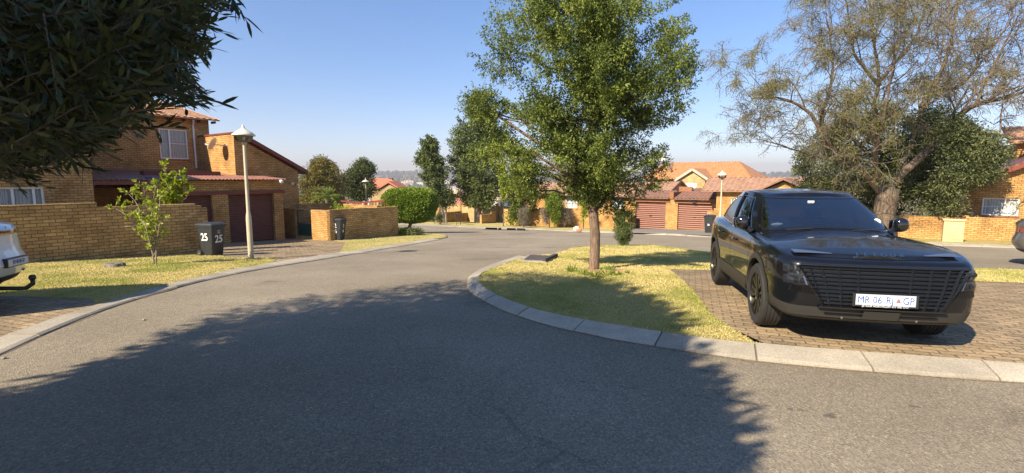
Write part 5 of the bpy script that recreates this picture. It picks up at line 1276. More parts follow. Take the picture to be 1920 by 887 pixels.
# --- big thin-leaved tree with spreading limbs
def spread_tree(base, limbs, label, seed=61):
    global rng
    rng = np.random.default_rng(seed); random.seed(seed)
    t = thing('bare_tree', base, label, 'tree'); m = MB(); tw = MB(); ends = []
    def grow(p, d, L, r, lvl):
        n = 5; pts = [p]; dd = d.copy(); rr = [r]
        for i in range(n):
            dd = (dd+Vector(rnd_dirs(1)[0])*.22+Vector((0, 0, .05 if lvl < 3 else -.10))).normalized(); pts.append(pts[-1]+dd*L/n); rr.append(r*(1-.5*(i+1)/n))
        (m if lvl < 3 else tw).tube(pts, rr if lvl < 3 else [max(q_, .014 if lvl == 3 else .010) for q_ in rr], 8 if lvl < 2 else (5 if lvl < 3 else 3), cap=False)
        if lvl >= 4:
            ends.append(pts); return
        k = (3, 3, 4, 3)[lvl] if lvl < 4 else 0
        for j in range(k+ (1 if random.random() < .5 else 0)):
            i = random.randint(2, n); a = Vector(rnd_dirs(1)[0]); a = (a-dd*a.dot(dd)).normalized()
            q = (dd*random.uniform(.5, 1.0)+a*random.uniform(.5, 1.0)+Vector((0, 0, .15 if lvl < 3 else -.15))).normalized()
            grow(pts[i], q, L*random.uniform(.5, .8), rr[i]*random.uniform(.45, .68), lvl+1)
    for pts, r0, r1 in limbs:
        sp = smooth_path(pts, .35); n = len(sp)
        r0 *= (.92 if r0 > .5 else .62); r1 *= (.85 if r0 > .5 else .62)
        rad = [(r0+(r1-r0)*(i/(n-1))**.8)*(1+.06*math.sin(i*1.7)) for i in range(n)]
        m.tube([p+Vector((random.uniform(-1, 1), random.uniform(-1, 1), random.uniform(-1, 1)))*.03 for p in sp], rad, 12)
        if r0 > .5: continue
        for i in range(max(2, n//4), n):
            if random.random() < .62 or i == n-1:
                dd = (sp[i]-sp[i-1]).normalized(); a = Vector(rnd_dirs(1)[0]); q = (dd*.7+a*.8+Vector((0, 0, .25))).normalized()
                grow(sp[i], q, random.uniform(1.3, 2.3), rad[i]*.5, 1)
    P_, D_, T_ = [], [], []
    TP, TD = [], []
    for pts in ends:
        for p in pts:
            if random.random() < .6:
                TP.append(tuple(p)); v = Vector(rnd_dirs(1)[0]); v.z -= .5; TD.append(tuple(v))
        if True:
            dens = noise.noise(pts[0]*.35)+.25-(pts[0].x-base.x)*.05
            for _ in range(int(max(2, 4+dens*26))):
                p = random.choice(pts); v = Vector(rnd_dirs(1)[0]); P_.append(tuple(p+v*.12)); D_.append((v.x, v.y, v.z-.9)); T_.append(random.random())
    n = len(P_); mesh_leaves('foliage', np.array(P_), np.array(D_), rnd_dirs(n), rng.uniform(.07, .13, n), .018, np.array(T_), lf_karee, t)
    n = len(TP); mesh_leaves('twigs', np.array(TP), np.array(TD), rnd_dirs(n), rng.uniform(.15, .45, n), .010, rng.random(n), twig_pale, t)
    m.build('trunk', bark_mat('karee_bark', (.050, .036, .026), (.20, .145, .10), 12), t, smooth=True, uv=False); tw.build('branches', bark_mat('twig_bark', (.08, .06, .045), (.22, .18, .14)), t, smooth=True, uv=False)
    print('bare tree', len(ends), n)
    return t
Yb = 24.6
B_ = lambda x, y, d=0: PY(x, y, Yb+d)
bb_ = G(B_(1657, 440).x, Yb)
limbs = [([bb_+Vector((0, 0, -.3)), B_(1657, 410), B_(1662, 375), B_(1668, 352)], .62, .50),
 ([B_(1660, 370), B_(1630, 332), B_(1600, 305, -.5), B_(1565, 283, -.8), B_(1545, 262, -1), B_(1520, 215, -1.2), B_(1470, 185, -1.5), B_(1410, 184, -1.7)], .32, .05),
 ([B_(1545, 262, -1), B_(1540, 225, -1), B_(1560, 150, -1.2), B_(1560, 90, -1.3), B_(1550, 30, -1.4)], .15, .04),
 ([B_(1658, 365), B_(1645, 330, .4), B_(1640, 270, .5), B_(1640, 190, .6), B_(1648, 150, .5), B_(1635, 60, .4), B_(1625, -40, .2)], .22, .05),
 ([B_(1648, 160, .5), B_(1610, 115, .1), B_(1600, 100, 0), B_(1595, 50, -.3), B_(1580, -20, -.5)], .16, .04),
 ([B_(1650, 150, .5), B_(1690, 105, .6), B_(1720, 60, .8), B_(1750, -30, 1)], .14, .04),
 ([B_(1665, 360), B_(1690, 325, -.3), B_(1720, 300, -.5), B_(1755, 268, -.6), B_(1790, 225, -.7), B_(1830, 195, -.8), B_(1900, 180, -1), B_(1960, 150, -1)], .36, .08),
 ([B_(1780, 240, -.7), B_(1800, 245, -.9), B_(1850, 250, -1.2), B_(1900, 258, -1.5), B_(1980, 268, -1.6)], .15, .08),
 ([B_(1725, 200, -.6), B_(1745, 175, -.6), B_(1775, 110, -.5), B_(1790, 40, -.3), B_(1800, -40, 0)], .16, .05),
 ([B_(1690, 325, -.3), B_(1715, 250, .6), B_(1740, 185, 1), B_(1800, 160, 1.3), B_(1860, 90, 1.5), B_(1900, 30, 1.7)], .20, .05),
 ([B_(1830, 195, -.8), B_(1850, 150, -.9), B_(1880, 90, -1), B_(1910, 30, -1)], .12, .04),
 ([B_(1600, 305, -.5), B_(1560, 300, -1.2), B_(1520, 290, -1.7), B_(1470, 275, -2), B_(1420, 260, -2.3)], .13, .03),
 ([B_(1650, 340), B_(1640, 300, -1.5), B_(1655, 230, -2.8), B_(1670, 150, -3.5), B_(1690, 60, -4)], .17, .04)]
spread_tree(bb_, limbs, 'large spreading tree with a thick trunk and nearly bare drooping twigs behind the black car')

# --- foreground olive tree (upper left, overhanging the road)
rng = np.random.default_rng(71); random.seed(71)
ob = Vector((-5.2, -1.2, zf(-1.2)))
ot = thing('olive_tree', ob, 'dark long-leaved olive tree overhanging the top left of the road', 'tree')
mask = [(-60, -80), (500, -80), (445, 0), (430, 12), (402, 30), (395, 62), (412, 85), (372, 95), (345, 108), (360, 122), (378, 158), (402, 178), (345, 192), (285, 178), (250, 195), (295, 222), (275, 232), (245, 226), (212, 246), (200, 275), (150, 296), (100, 308), (70, 330), (30, 340), (-60, 352)]
shoots = []     # (pos, dir)
while len(shoots) < 2900:
    px, py = random.uniform(-60, 500), random.uniform(-80, 375)
    if not inside(mask, px, py): continue
    e = min(1, max(0, (px-150)/300)+max(0, (py-200)/300))
    Y = random.uniform(1.9, 4.6) if random.random() < .75 else random.uniform(1.3, 2.2)
    if random.random() < e*.35+.12*(noise.noise(Vector((px*.012, py*.012, 1))) < -.1)*4: continue
    c = PY(px, py, Y); rd = Vector(rnd_dirs(1)[0])
    d = Vector((.75, .25, -.35))+rd*.75
    l_ = random.uniform(.16, .34); d = d.normalized(); pe = project(c+d*l_*1.25)
    if pe is None or not inside(mask, *pe): continue
    shoots.append((c, d))
vis = len(shoots)
sp_poly = [(p.x, p.y) for p in path([(0, 775), (180, 706), (300, 652), (400, 606), (450, 575), (540, 549), (620, 533), (745, 519), (870, 514), (905, 505), (960, 503), (1010, 508), (1050, 528), (1110, 532), (1175, 560), (1235, 596), (1245, 640), (1250, 690), (1275, 730), (1290, 790), (1315, 840), (1320, 886)], RO)]+[(1.0, 2.0), (.8, .6), (-3.0, .6), (-4.6, 2.4)]
xs_ = [p[0] for p in sp_poly]; ys_ = [p[1] for p in sp_poly]
tries = 0
hub = Vector((-4.6, -.6, 4.6))
while len(shoots) < vis+11000 and tries < 400000:
    tries += 1
    gx, gy_ = random.uniform(min(xs_), max(xs_)), random.uniform(min(ys_), max(ys_))
    if not inside(sp_poly, gx, gy_): continue
    lo = 1.9; hi = 9.5; h = random.uniform(lo, hi)
    g0 = Vector((gx, gy_, zf(gy_)+RO)); p = g0+SD*(h/SD.z)
    pr = project(p)
    if pr is not None and -260 < pr[0] < 2150 and -200 < pr[1] < 1100 and not inside(mask, *pr):
        continue
    if pr is not None and p.y < 1.3: continue
    if ((p.x-hub.x)/5.2)**2+((p.y-hub.y)/5.0)**2+((p.z-hub.z)/4.9)**2 > 1: continue
    d = (p-hub).normalized()+Vector(rnd_dirs(1)[0])*.7
    if p.y < 9:
        bad = False
        for u_ in (0, .35, .7):
            pe = project(p+d.normalized()*u_)
            if pe is not None and -120 < pe[0] < 2000 and -120 < pe[1] < 1000 and not inside(mask, *pe): bad = True
        if bad: continue
    shoots.append((p, d.normalized()))
print('olive shoots', vis, len(shoots)-vis, tries)
P_, D_, L_, T_ = [], [], [], []; m = MB()
for i, (c, d) in enumerate(shoots):
    seen = i < vis; near = not seen and project(c) is not None and c.y < 8; n = 17 if seen else (26 if near else 9); l = random.uniform(.16, .34) if seen else .42
    d2 = (d+Vector((0, 0, -.25))).normalized(); q = [c, c+d*l*.5, c+d*l*.5+d2*l*.5]
    if seen: m.tube(q, [.0028, .0022, .0012], 3, cap=False)
    tt = random.random()**2
    for k in range(n):
        u = (k+.5)/n; p = q[0].lerp(q[1], u*2) if u < .5 else q[1].lerp(q[2], u*2-1)
        v = Vector(rnd_dirs(1)[0]); v = (v-d*v.dot(d)).normalized(); dd = (d*(.6+.6*u)+v*(1-.5*u))
        P_.append(tuple(p)); D_.append(tuple(dd)); L_.append(random.uniform(.038, .075) if seen or near else random.uniform(.14, .24)); T_.append(tt*.6+random.random()*.4)
n = len(P_); L_ = np.array(L_); mesh_leaves('crown', np.array(P_), np.array(D_), rnd_dirs(n)+[0, 0, .5], L_, np.where(L_ > .1, .07, .0120), np.array(T_), lf_olive, ot, lens=True)
m.build('twigs', bark_dark, ot, uv=False)
m = MB(); tk = [ob+Vector((0, 0, -.2)), ob+Vector((.1, .1, 1.2)), ob+Vector((.3, .3, 2.4)), Vector((-4.7, -.6, 3.6))]; sp = smooth_path(tk, .3); m.tube(sp, [.2-.05*i/len(sp) for i in range(len(sp))], 12)
for e in random.sample([q[0] for q in shoots[:vis]], 7)+random.sample([q[0] for q in shoots[vis:]], 16):
    q = wob(sp[random.randint(len(sp)//2, len(sp)-1)], e, 8, .10); m.tube(q, [.07*(1-.88*k/8) for k in range(9)], 7)
    for _ in range(4):
        s = q[random.randint(3, 8)]; c_ = min(random.sample(shoots, 900), key=lambda z: (z[0]-s).length)[0]; m.tube(wob(s, c_, 4, .1), [.018, .014, .010, .007, .004], 5)
m.build('trunk', bark_dark, ot, smooth=True, uv=False)

# ============================================================ GRASS
lf_grass = leaf_mat('turf_blade', (.62, .52, .22), (.28, .32, .055), .25, .8)
def grass(name, poly, n, hmin=.012, hmax=.035, maxY=30, seed=3, green=0, off=0.0):
    r = np.random.default_rng(seed); xs = np.array([p[0] for p in poly]); ys = np.array([p[1] for p in poly])
    pts = []
    PX, PYy = xs, ys
    while len(pts) < n:
        x = r.uniform(max(xs.min(), -16), min(xs.max(), 14), 20000); y = r.uniform(ys.min(), min(ys.max(), maxY), 20000)
        keep = r.random(20000) < np.clip((6/np.maximum(y, 3))**1.3, 0, 1); x, y = x[keep], y[keep]
        c = np.zeros(len(x), bool)
        for i in range(len(xs)):
            x1, y1, x2, y2 = xs[i], ys[i], xs[i-1], ys[i-1]
            cond = ((y1 > y) != (y2 > y)); 
            with np.errstate(divide='ignore', invalid='ignore'): c ^= cond & (x < (x2-x1)*(y-y1)/(y2-y1+1e-12)+x1)
        pts += list(zip(x[c], y[c]))
    pts = np.array(pts[:n]); z = ZC-np.interp(pts[:, 1], KY, KD)+off
    pos = np.column_stack([pts, z]); d = r.normal(size=(n, 3)); d[:, 2] = np.abs(d[:, 2])+.7
    tn = np.array([noise.noise(Vector((p[0]*.9, p[1]*.9, 2.2))) for p in pos[:, :2]])*1.3+np.array([noise.noise(Vector((p[0]*5, p[1]*5, 7))) for p in pos[:, :2]])*.5+.12+green+r.normal(size=n)*.2
    h = r.uniform(hmin, hmax, n)*np.clip(.8+pos[:, 1]*.03, 1, 2)
    o = mesh_leaves(name, pos, d, r.normal(size=(n, 3)), h, .0045+.0006*pos[:, 1], tn, lf_grass)
    return tag(o, 'short dry yellow-green grass', 'grass', kind='stuff')
grass('island_grass', [(p.x, p.y) for p in lawn_poly], 170000, seed=3)
grass('left_grass', [(p.x, p.y) for p in lawn_left], 110000, seed=4, maxY=18, green=.12, off=LO)
grass('corner_grass', [(p.x, p.y) for p in lawn26], 9000, seed=5, maxY=31, hmax=.03, green=.12, off=LO)
# fallen leaves on the road
rng = np.random.default_rng(5); n = 260
fx_ = rng.uniform(-6, 6, n); fy_ = rng.uniform(1.8, 9, n); pos = np.column_stack([fx_, fy_, ZC-np.interp(fy_, KY, KD)+RO+.004])
ok_ = []
for x, y in zip(fx_, fy_):
    pr = project((x, y, zf(y)+RO)); ok_.append(pr is not None and (pr[0] < 880 or pr[1] > 700))
pos = pos[np.array(ok_)]; d = rng.normal(size=(len(pos), 3)); d[:, 2] = 0.05
tag(mesh_leaves('fallen_leaves', pos, d, np.tile([0., .1, 1.], (len(pos), 1)), rng.uniform(.02, .05, len(pos)), .008, rng.random(len(pos)), leaf_mat('dry_leaf', (.16, .12, .06), (.42, .36, .22), 0)), kind='stuff')
# ============================================================ CARS
paint_black = plain('black_car_paint', (.004, .0045, .006), .35, spec=.12, coat=1.0)
paint_white = plain('white_car_paint', (.74, .74, .74), .3, spec=.5, coat=1.0)
paint_grey = plain('grey_car_paint', (.10, .092, .082), .35, metal=.3, spec=.5, coat=.8)
clad = plain('dark_plastic_cladding', (.034, .032, .029), .55, spec=.3, bmp=.08, bscale=300)
gloss_black = plain('gloss_black_trim', (.008, .008, .009), .12, spec=.6, coat=.6)
chrome = plain('bright_trim', (.60, .62, .65), .15, metal=1)
slat_mat = plain('dark_metallic_slat', (.10, .115, .145), .22, metal=.9)
matte_void = plain('grille_void', (.004, .004, .005), .7)
rim_mat = plain('dark_alloy', (.05, .048, .045), .28, metal=.8)
seat_mat = plain('dark_seat_fabric', (.05, .052, .055), .8)
lamp_lens = plain('smoked_lamp_lens', (.015, .016, .02), .12, spec=.4, coat=.25)
led_lens = plain('clear_led_strip', (.055, .075, .13), .3, spec=.5, coat=.15)
red_lens = plain('red_lamp_lens', (.16, .02, .015), .12, spec=.7, coat=1)
plate_white = plain('plate_white', (.72, .74, .78), .35)
plate_blue = plain('plate_blue_letters', (.02, .08, .32), .4)
def catmull(pts, per):
    out = []
    for i in range(len(pts)-1):
        p0 = pts[max(i-1, 0)]; p1 = pts[i]; p2 = pts[i+1]; p3 = pts[min(i+2, len(pts)-1)]
        for j in range(per):
            t = j/per
            out.append(tuple(.5*((2*b)+(-a+c)*t+(2*a-5*b+4*c-d)*t*t+(-a+3*b-3*c+d)*t**3) for a, b, c, d in zip(p0, p1, p2, p3)))
    out.append(tuple(pts[-1])); return out
def smst(a, b, x): t = min(1, max(0, (x-a)/(b-a))); return t*t*(3-2*t)
class Car:
    """x forward from the front axle, y left, z up from the ground"""
    def __init__(s, spec): s.s = spec; s.base = catmull(spec['plan'], 6)
    def zt(s, x): return float(np.interp(x, [p[0] for p in s.s['belt']], [p[1] for p in s.s['belt']]))
    def zb(s, x): return float(np.interp(x, [p[0] for p in s.s['under']], [p[1] for p in s.s['under']]))
    def at(s, i, v):
        x, y = s.base[i]; L = s.s['lev']; ins, df, dr = (float(np.interp(v, [l[0] for l in L], [l[k] for l in L])) for k in (1, 2, 3))
        F = s.s['plan'][0][0]; Rr = s.s['plan'][-1][0]
        wf = smst(.15, F, x); wr = smst(-s.s['wb']-.25, Rr, x)
        x2 = x+df*wf+dr*wr; y2 = max(0, y-ins*min(1, y/.5)) if y > 1e-4 else 0
        z = s.zb(x)+(s.zt(x)-s.zb(x))*v
        return Vector((x2, y2, z))
    def front_x(s, y, v):
        pts = [s.at(i, v) for i in range(len(s.base)//2)]
        ys = [p.y for p in pts]; return float(np.interp(abs(y), ys, [p.x for p in pts]))
    def rear_x(s, y, v):
        pts = [s.at(i, v) for i in range(len(s.base)-1, len(s.base)//2, -1)]
        return float(np.interp(abs(y), [p.y for p in pts], [p.x for p in pts]))
    def side_y(s, x, v):
        pts = [s.at(i, v) for i in range(len(s.base))]; xs = [-p.x for p in pts]; return float(np.interp(-x, xs, [p.y for p in pts]))
    def vof(s, x, z): return (z-s.zb(x))/(s.zt(x)-s.zb(x))
    def fpt(s, y, z, off=0):
        x = s.front_x(y, s.vof(.7, z)); x1 = s.front_x(abs(y)+.02, s.vof(.7, z)); n = Vector((.02, (x-x1)*(1 if y >= 0 else -1), 0)).normalized()
        return Vector((x, y, z))+n*off
    def rpt(s, y, z, off=0):
        x = s.rear_x(y, s.vof(-s.s['wb']-.6, z)); x1 = s.rear_x(abs(y)+.02, s.vof(-s.s['wb']-.6, z)); n = Vector((-.02, (x1-x)*(1 if y >= 0 else -1), 0)).normalized()
        return Vector((x, y, z))+n*off
def deck_z(c, x, y, w_): return c.zt(x)+float(np.interp(x, [p[0] for p in c.s['crown']], [p[1] for p in c.s['crown']]))*(1-(abs(y)/max(w_, .05))**2.2)
def make_car(name, label, spec, loc, rz, pitch=0, paint=None, scale=1.0, roll=0):
    c = Car(spec); root = thing(name, loc, label, 'car', rz, local=True); root.rotation_euler = (roll, pitch, rz); root.scale = (scale,)*3
    lv = [0, .03, .08, .15, .24, .34, .45, .56, .67, .77, .86, .92, .96, .985, 1.0]; nb = len(c.base)
    bm = bmesh.new(); rings = []
    for v in lv:
        ring = []
        for i in range(nb):
            ring.append(bm.verts.new(c.at(i, v)))
        left = ring; right = [ring[0]]+[bm.verts.new((p.co.x, -p.co.y, p.co.z)) for p in ring[1:-1]]+[ring[-1]]
        rings.append((left, right))
    dark_v = spec['clad_v']
    for k in range(len(lv)-1):
        for side in (0, 1):
            A, B = rings[k][side], rings[k+1][side]
            for i in range(nb-1):
                vs_ = [A[i], A[i+1], B[i+1], B[i]]
                if side: vs_.reverse()
                f = bm.faces.new(vs_); x = (A[i].co.x+A[i+1].co.x)/2
                f.material_index = 1 if lv[k+1] <= dark_v+.001 else 0
    K = 10
    def cap(ring, fz, flip, mi):
        Lr, Rr = ring; prev = [Lr[0]]
        for i in range(1, nb):
            if i == nb-1: row = [Lr[-1]]
            else:
                w_ = Lr[i].co.y; row = [Lr[i]]
                for k in range(1, K):
                    y = w_*(1-2*k/K); row.append(bm.verts.new((Lr[i].co.x, y, fz(Lr[i].co.x, y, w_))))
                row.append(Rr[i])
            if len(prev) == 1:
                for a, b in zip(row, row[1:]): f = bm.faces.new([prev[0], b, a] if not flip else [prev[0], a, b]); f.material_index = mi
            elif len(row) == 1:
                for a, b in zip(prev, prev[1:]): f = bm.faces.new([row[0], a, b] if not flip else [row[0], b, a]); f.material_index = mi
            else:
                for k in range(K):
                    q = [prev[k], prev[k+1], row[k+1], row[k]]
                    if flip: q.reverse()
                    f = bm.faces.new(q); f.material_index = mi
            prev = row
    cap(rings[-1], lambda x, y, w_: deck_z(c, x, y, w_), False, 0)
    cap(rings[0], lambda x, y, w_: c.zb(x), True, 1)
    bmesh.ops.recalc_face_normals(bm, faces=bm.faces)
    me = bpy.data.meshes.new('body'); bm.to_mesh(me); bm.free()
    for m_ in (paint, clad, matte_void): me.materials.append(m_)
    body = bpy.data.objects.new('body', me); C.objects.link(body); body.parent = None
    # wheel arches
    cut = MB()
    for wx in (0, -spec['wb']):
        for s_ in (-1, 1):
            T = Matrix.Translation((wx, s_*.80, spec['wr']+.02)) @ Matrix.Rotation(math.pi/2, 4, 'X')
            ra = spec['wr']+.055; n = 40; o = len(cut.v)
            for zz in (-.24, .24):
                for k in range(n): cut.v.append(tuple(T @ Vector((ra*math.cos(2*math.pi*k/n), ra*math.sin(2*math.pi*k/n), zz))))
            for k in range(n): cut.f.append((o+k, o+(k+1) % n, o+n+(k+1) % n, o+n+k)); cut.m.append(0)
            cut.f.append(tuple(o+k for k in reversed(range(n)))); cut.f.append(tuple(o+n+k for k in range(n))); cut.m += [0, 0]
    co = cut.build('cut', [matte_void], uv=False)
    bm = bmesh.new(); bm.from_mesh(co.data); bmesh.ops.recalc_face_normals(bm, faces=bm.faces); bm.to_mesh(co.data); bm.free()
    md = body.modifiers.new('b', 'BOOLEAN'); md.operation = 'DIFFERENCE'; md.object = co; md.solver = 'EXACT'
    try: md.material_mode = 'TRANSFER'
    except Exception: pass
    bpy.context.view_layer.update(); dg = bpy.context.evaluated_depsgraph_get()
    me2 = bpy.data.meshes.new_from_object(body.evaluated_get(dg)); body.modifiers.clear(); body.data = me2; bpy.data.objects.remove(co)
    me2.polygons.foreach_set('use_smooth', [True]*len(me2.polygons)); me2.set_sharp_from_angle(angle=R(32)); body.parent = root
    # ---- greenhouse
    A = catmull(spec['gb'], 4); B = catmull(spec['gr'], 4); n = len(A); W_ = [0, .06, .14, .3, .5, .7, .86, .94, 1.0]
    zr = lambda x: float(np.interp(x, [p[0] for p in spec['roofz']], [p[1] for p in spec['roofz']]))
    def gp(i, w_, off=0):
        a, b = A[i], B[i]; x = a[0]+(b[0]-a[0])*w_; y = a[1]+(b[1]-a[1])*(w_+.0)
        bl = math.sin(math.pi*w_)
        y += .035*bl*min(1, a[1]/.6); x += (.05 if i < 3*4+2 else -.04 if i > n-3*4 else 0)*bl
        z0 = c.zt(a[0])+float(np.interp(a[0], [p[0] for p in spec['crown']], [p[1] for p in spec['crown']]))*(1-(a[1]/max(c.side_y(a[0], 1), .1))**2.2)-.01
        z = z0+(zr(b[0])-z0)*w_
        return Vector((x, y, z))
    i_ws = spec['ws']*4; s0, s1 = int(spec['sg'][0]*4), int(spec['sg'][1]*4); r0 = int(spec['rg']*4)
    def patch(mb, i0, i1, k0, k1, sgn, mi=0):
        rows = []
        for k in range(k0, k1+1): rows.append([(lambda p: (p.x, p.y*sgn, p.z))(gp(i, W_[k])) for i in range(i0, i1+1)])
        mb.grid(rows, mi, flip=(sgn > 0))
    nW = len(W_)-1
    g = MB()
    for sgn in (1, -1):
        patch(g, 0, i_ws, 0, 1, sgn); patch(g, 0, i_ws, nW-1, nW, sgn)
        patch(g, i_ws, s0, 0, nW, sgn); patch(g, s0, s1, 0, 1, sgn); patch(g, s0, s1, nW-2, nW, sgn)
        patch(g, s1, r0, 0, nW, sgn); patch(g, r0, n-1, 0, 1, sgn); patch(g, r0, n-1, nW-1, nW, sgn)
        for ip in spec['pillars']: 
            i = int(ip*4); g.tube([(lambda p: (p.x, p.y*sgn, p.z))(gp(i, w_)+Vector((0, .004, 0))) for w_ in W_[1:-1]], .028, 6)
    # roof
    rows = []
    for i in range(n):
        p = gp(i, 1.0); rows.append([(p.x, p.y*(1-2*k/10), p.z+.035*(1-abs(1-2*k/10)**2.3)*min(1, p.y/.3)) for k in range(11)])
    g.grid(rows)
    bmg = g.build('cabin_shell', [paint], root, smooth=True, uv=False)
    bm = bmesh.new(); bm.from_mesh(bmg.data); bmesh.ops.remove_doubles(bm, verts=bm.verts, dist=.002); bmesh.ops.recalc_face_normals(bm, faces=bm.faces); bm.to_mesh(bmg.data); bm.free(); bmg.data.set_sharp_from_angle(angle=R(40))
    m = MB()
    for sgn in (1, -1): patch(m, 0, i_ws, 1, nW-1, sgn)
    ws = m.build('windscreen', car_glass, root, smooth=True, uv=False)
    bm = bmesh.new(); bm.from_mesh(ws.data); bmesh.ops.remove_doubles(bm, verts=bm.verts, dist=.002); bmesh.ops.recalc_face_normals(bm, faces=bm.faces); bm.to_mesh(ws.data); bm.free()
    # black border of the windscreen
    m = MB()
    for sgn in (1, -1):
        def q(i, w_, o=.004): p = gp(i, w_); return (p.x+o*.6, p.y*sgn, p.z+o*.8)
        rows = [[q(i, W_[1]) for i in range(0, i_ws+1)], [q(i, W_[1]+.055) for i in range(0, i_ws+1)]]; m.grid(rows, flip=sgn > 0)
        rows = [[q(i, W_[-2]-.04) for i in range(0, i_ws+1)], [q(i, W_[-2]) for i in range(0, i_ws+1)]]; m.grid(rows, flip=sgn > 0)
        a_, b_ = [], []
        for w_ in W_[1:-1]:
            a_.append(q(i_ws, w_)); p = gp(i_ws, w_).lerp(gp(i_ws-1, w_), .75); b_.append((p.x+.003, p.y*sgn, p.z+.004))
        m.grid([a_, b_], flip=sgn < 0)
    m.build('border', gloss_black, ws, uv=False)
    for sgn in (1, -1):
        m = MB(); patch(m, s0, s1, 1, nW-2, sgn); sw_ = m.build('side_window', car_glass_dark, root, smooth=True, uv=False)
        m = MB(); loop = [gp(i, W_[1], 0) for i in range(s0, s1+1)]+[gp(s1, w_) for w_ in W_[2:-2]]+[gp(i, W_[-3]) for i in range(s1, s0-1, -1)]+[gp(s0, w_) for w_ in reversed(W_[1:-3])]
        m.tube([(p.x, (p.y+.006)*sgn, p.z) for p in loop], .009, 5); m.build('trim', spec['trim'], sw_, smooth=True, uv=False)
    m = MB()
    for sgn in (1, -1): patch(m, r0, n-1, 1, nW-1, sgn)
    rw = m.build('rear_window', car_glass_dark, root, smooth=True, uv=False)
    # ---- wheels
    for wx in (0, -spec['wb']):
        for s_ in (-1, 1):
            wr = spec['wr']; T = Matrix.Translation((wx, s_*(spec['track']), wr)) @ Matrix.Rotation(-s_*math.pi/2, 4, 'X')
            w_o = bpy.data.objects.new('wheel', None); C.objects.link(w_o); w_o.parent = root; w_o.empty_display_size = .1
            m = MB(); ri = wr*.735; prof = [(ri-.02, -.11), (ri, -.115), (ri+.03, -.12), (wr-.025, -.115), (wr-.006, -.095)]
            for k in range(5): z = -.08+k*.04; prof += [(wr, z-.014), (wr, z+.014), (wr-.008, z+.017), (wr-.008, z+.023)]
            prof += [(wr-.006, .095), (wr-.025, .115), (ri+.03, .12), (ri, .115), (ri-.02, .11)]
            m.lathe(prof, 56, T=T); m.build('tyre', rubber, w_o, smooth=True, sharp=35)
            m = MB(); m.lathe([(ri, .112), (ri-.015, .11), (ri-.025, .08), (ri-.03, -.08)], 48, T=T)
            for k in range(spec['spokes']):
                a0 = 2*math.pi*k/spec['spokes']
                for da in (-.2, .2):
                    a1 = a0+da*.35; a2 = a0+da*1.35
                    p = [Vector((r*math.cos(a), r*math.sin(a), z)) for r, a, z in ((.05, a1-.16, .085), (.05, a1+.16, .085), (ri-.015, a2+.075, .10), (ri-.015, a2-.075, .10))]
                    m.hexa([T @ (q-Vector((0, 0, .03))) for q in p]+[T @ q for q in p])
            m.lathe([(.07, .09), (.07, .095), (.03, .105), (.001, .105)], 20, T=T); m.build('rim', rim_mat, w_o, smooth=True, sharp=30)
            m = MB(); m.lathe([(ri-.03, -.02), (.001, -.02)], 24, T=T); m.lathe([(.17, .03), (.001, .03)], 24, T=T); m.build('brake_disc', matte_void, w_o)
            # arch trim
            m = MB(); rows = [[], [], []]; ra = wr+.05
            for k in range(33):
                a = R(-14+208*k/32)
                for j, (rr, oo) in enumerate(((ra-.006, -.03), (ra-.004, .012), (ra+.062, .006))):
                    x = wx+rr*math.cos(a); z = wr+.02+rr*math.sin(a)
                    z = max(z, c.zb(x)+.005); y = c.side_y(x, min(max(c.vof(x, z), 0), 1))+oo; rows[j].append((x, s_*y, z))
            m.grid(rows, flip=s_ > 0); m.build('arch_trim', clad, root, smooth=True, sharp=40, uv=False)
    # ---- shut lines and handles
    m = MB()
    for s_ in (-1, 1):
        for x0, x1 in spec['shuts']:
            lo_, hi_ = [], []
            for k in range(13):
                v = .27+.71*k/12; x = x0+(x1-x0)*(k/12); y = c.side_y(x, v)+.003; z = c.zb(x)+(c.zt(x)-c.zb(x))*v
                lo_.append((x-.004, s_*y, z)); hi_.append((x+.004, s_*y, z))
            m.grid([lo_, hi_], flip=s_ < 0)
    m.build('door_gaps', matte_void, root, uv=False)
    for s_ in (-1, 1):
        for hx in spec['handles']:
            m = MB(); y = c.side_y(hx, .82); z = c.zb(hx)+(c.zt(hx)-c.zb(hx))*.82; m.tube([(hx-.1, s_*(y+.003), z), (hx-.08, s_*(y+.022), z), (hx+.08, s_*(y+.022), z), (hx+.1, s_*(y+.003), z)], .014, 8); m.build('door_handle', paint, root, smooth=True)
    # ---- mirrors
    for s_ in (-1, 1):
        mx, my, mz = spec['mirror']; bm = bmesh.new(); bmesh.ops.create_icosphere(bm, subdivisions=3, radius=1)
        for v in bm.verts:
            q = v.co; e = 2.8; k = (abs(q.x)**e+abs(q.y)**e+abs(q.z)**e)**(-1/e); q = q*k
            v.co = Vector((mx+q.x*.07*(1-.15*q.y*s_), s_*my+q.y*.082, mz+q.z*.09*(1-.12*q.y*s_)))
        me = bpy.data.meshes.new('mirror'); bm.to_mesh(me); bm.free(); me.materials.append(gloss_black if spec.get('mblack') else paint); me.polygons.foreach_set('use_smooth', [True]*len(me.polygons))
        o = bpy.data.objects.new('mirror', me); C.objects.link(o); o.parent = root
        m = MB(); m.tube([(mx-.02, s_*(my-.06), mz-.05), (mx+.03, s_*(c.side_y(mx, 1.0)-.02), mz-.13)], [.035, .05], 8); m.build('stem', gloss_black, o)
        m = MB(); m.box(mx-.082, mx-.074, s_*my-.10, s_*my+.10, mz-.06, mz+.06); m.build('mirror_glass', chrome, o)
    # ---- interior
    m = MB(); m.box(-.95, -.45, -.66, .66, .62, .98); m.box(-.62, -.42, -.62, .62, .98, 1.02); m.build('dashboard', black_plastic, root, bevel=.03)
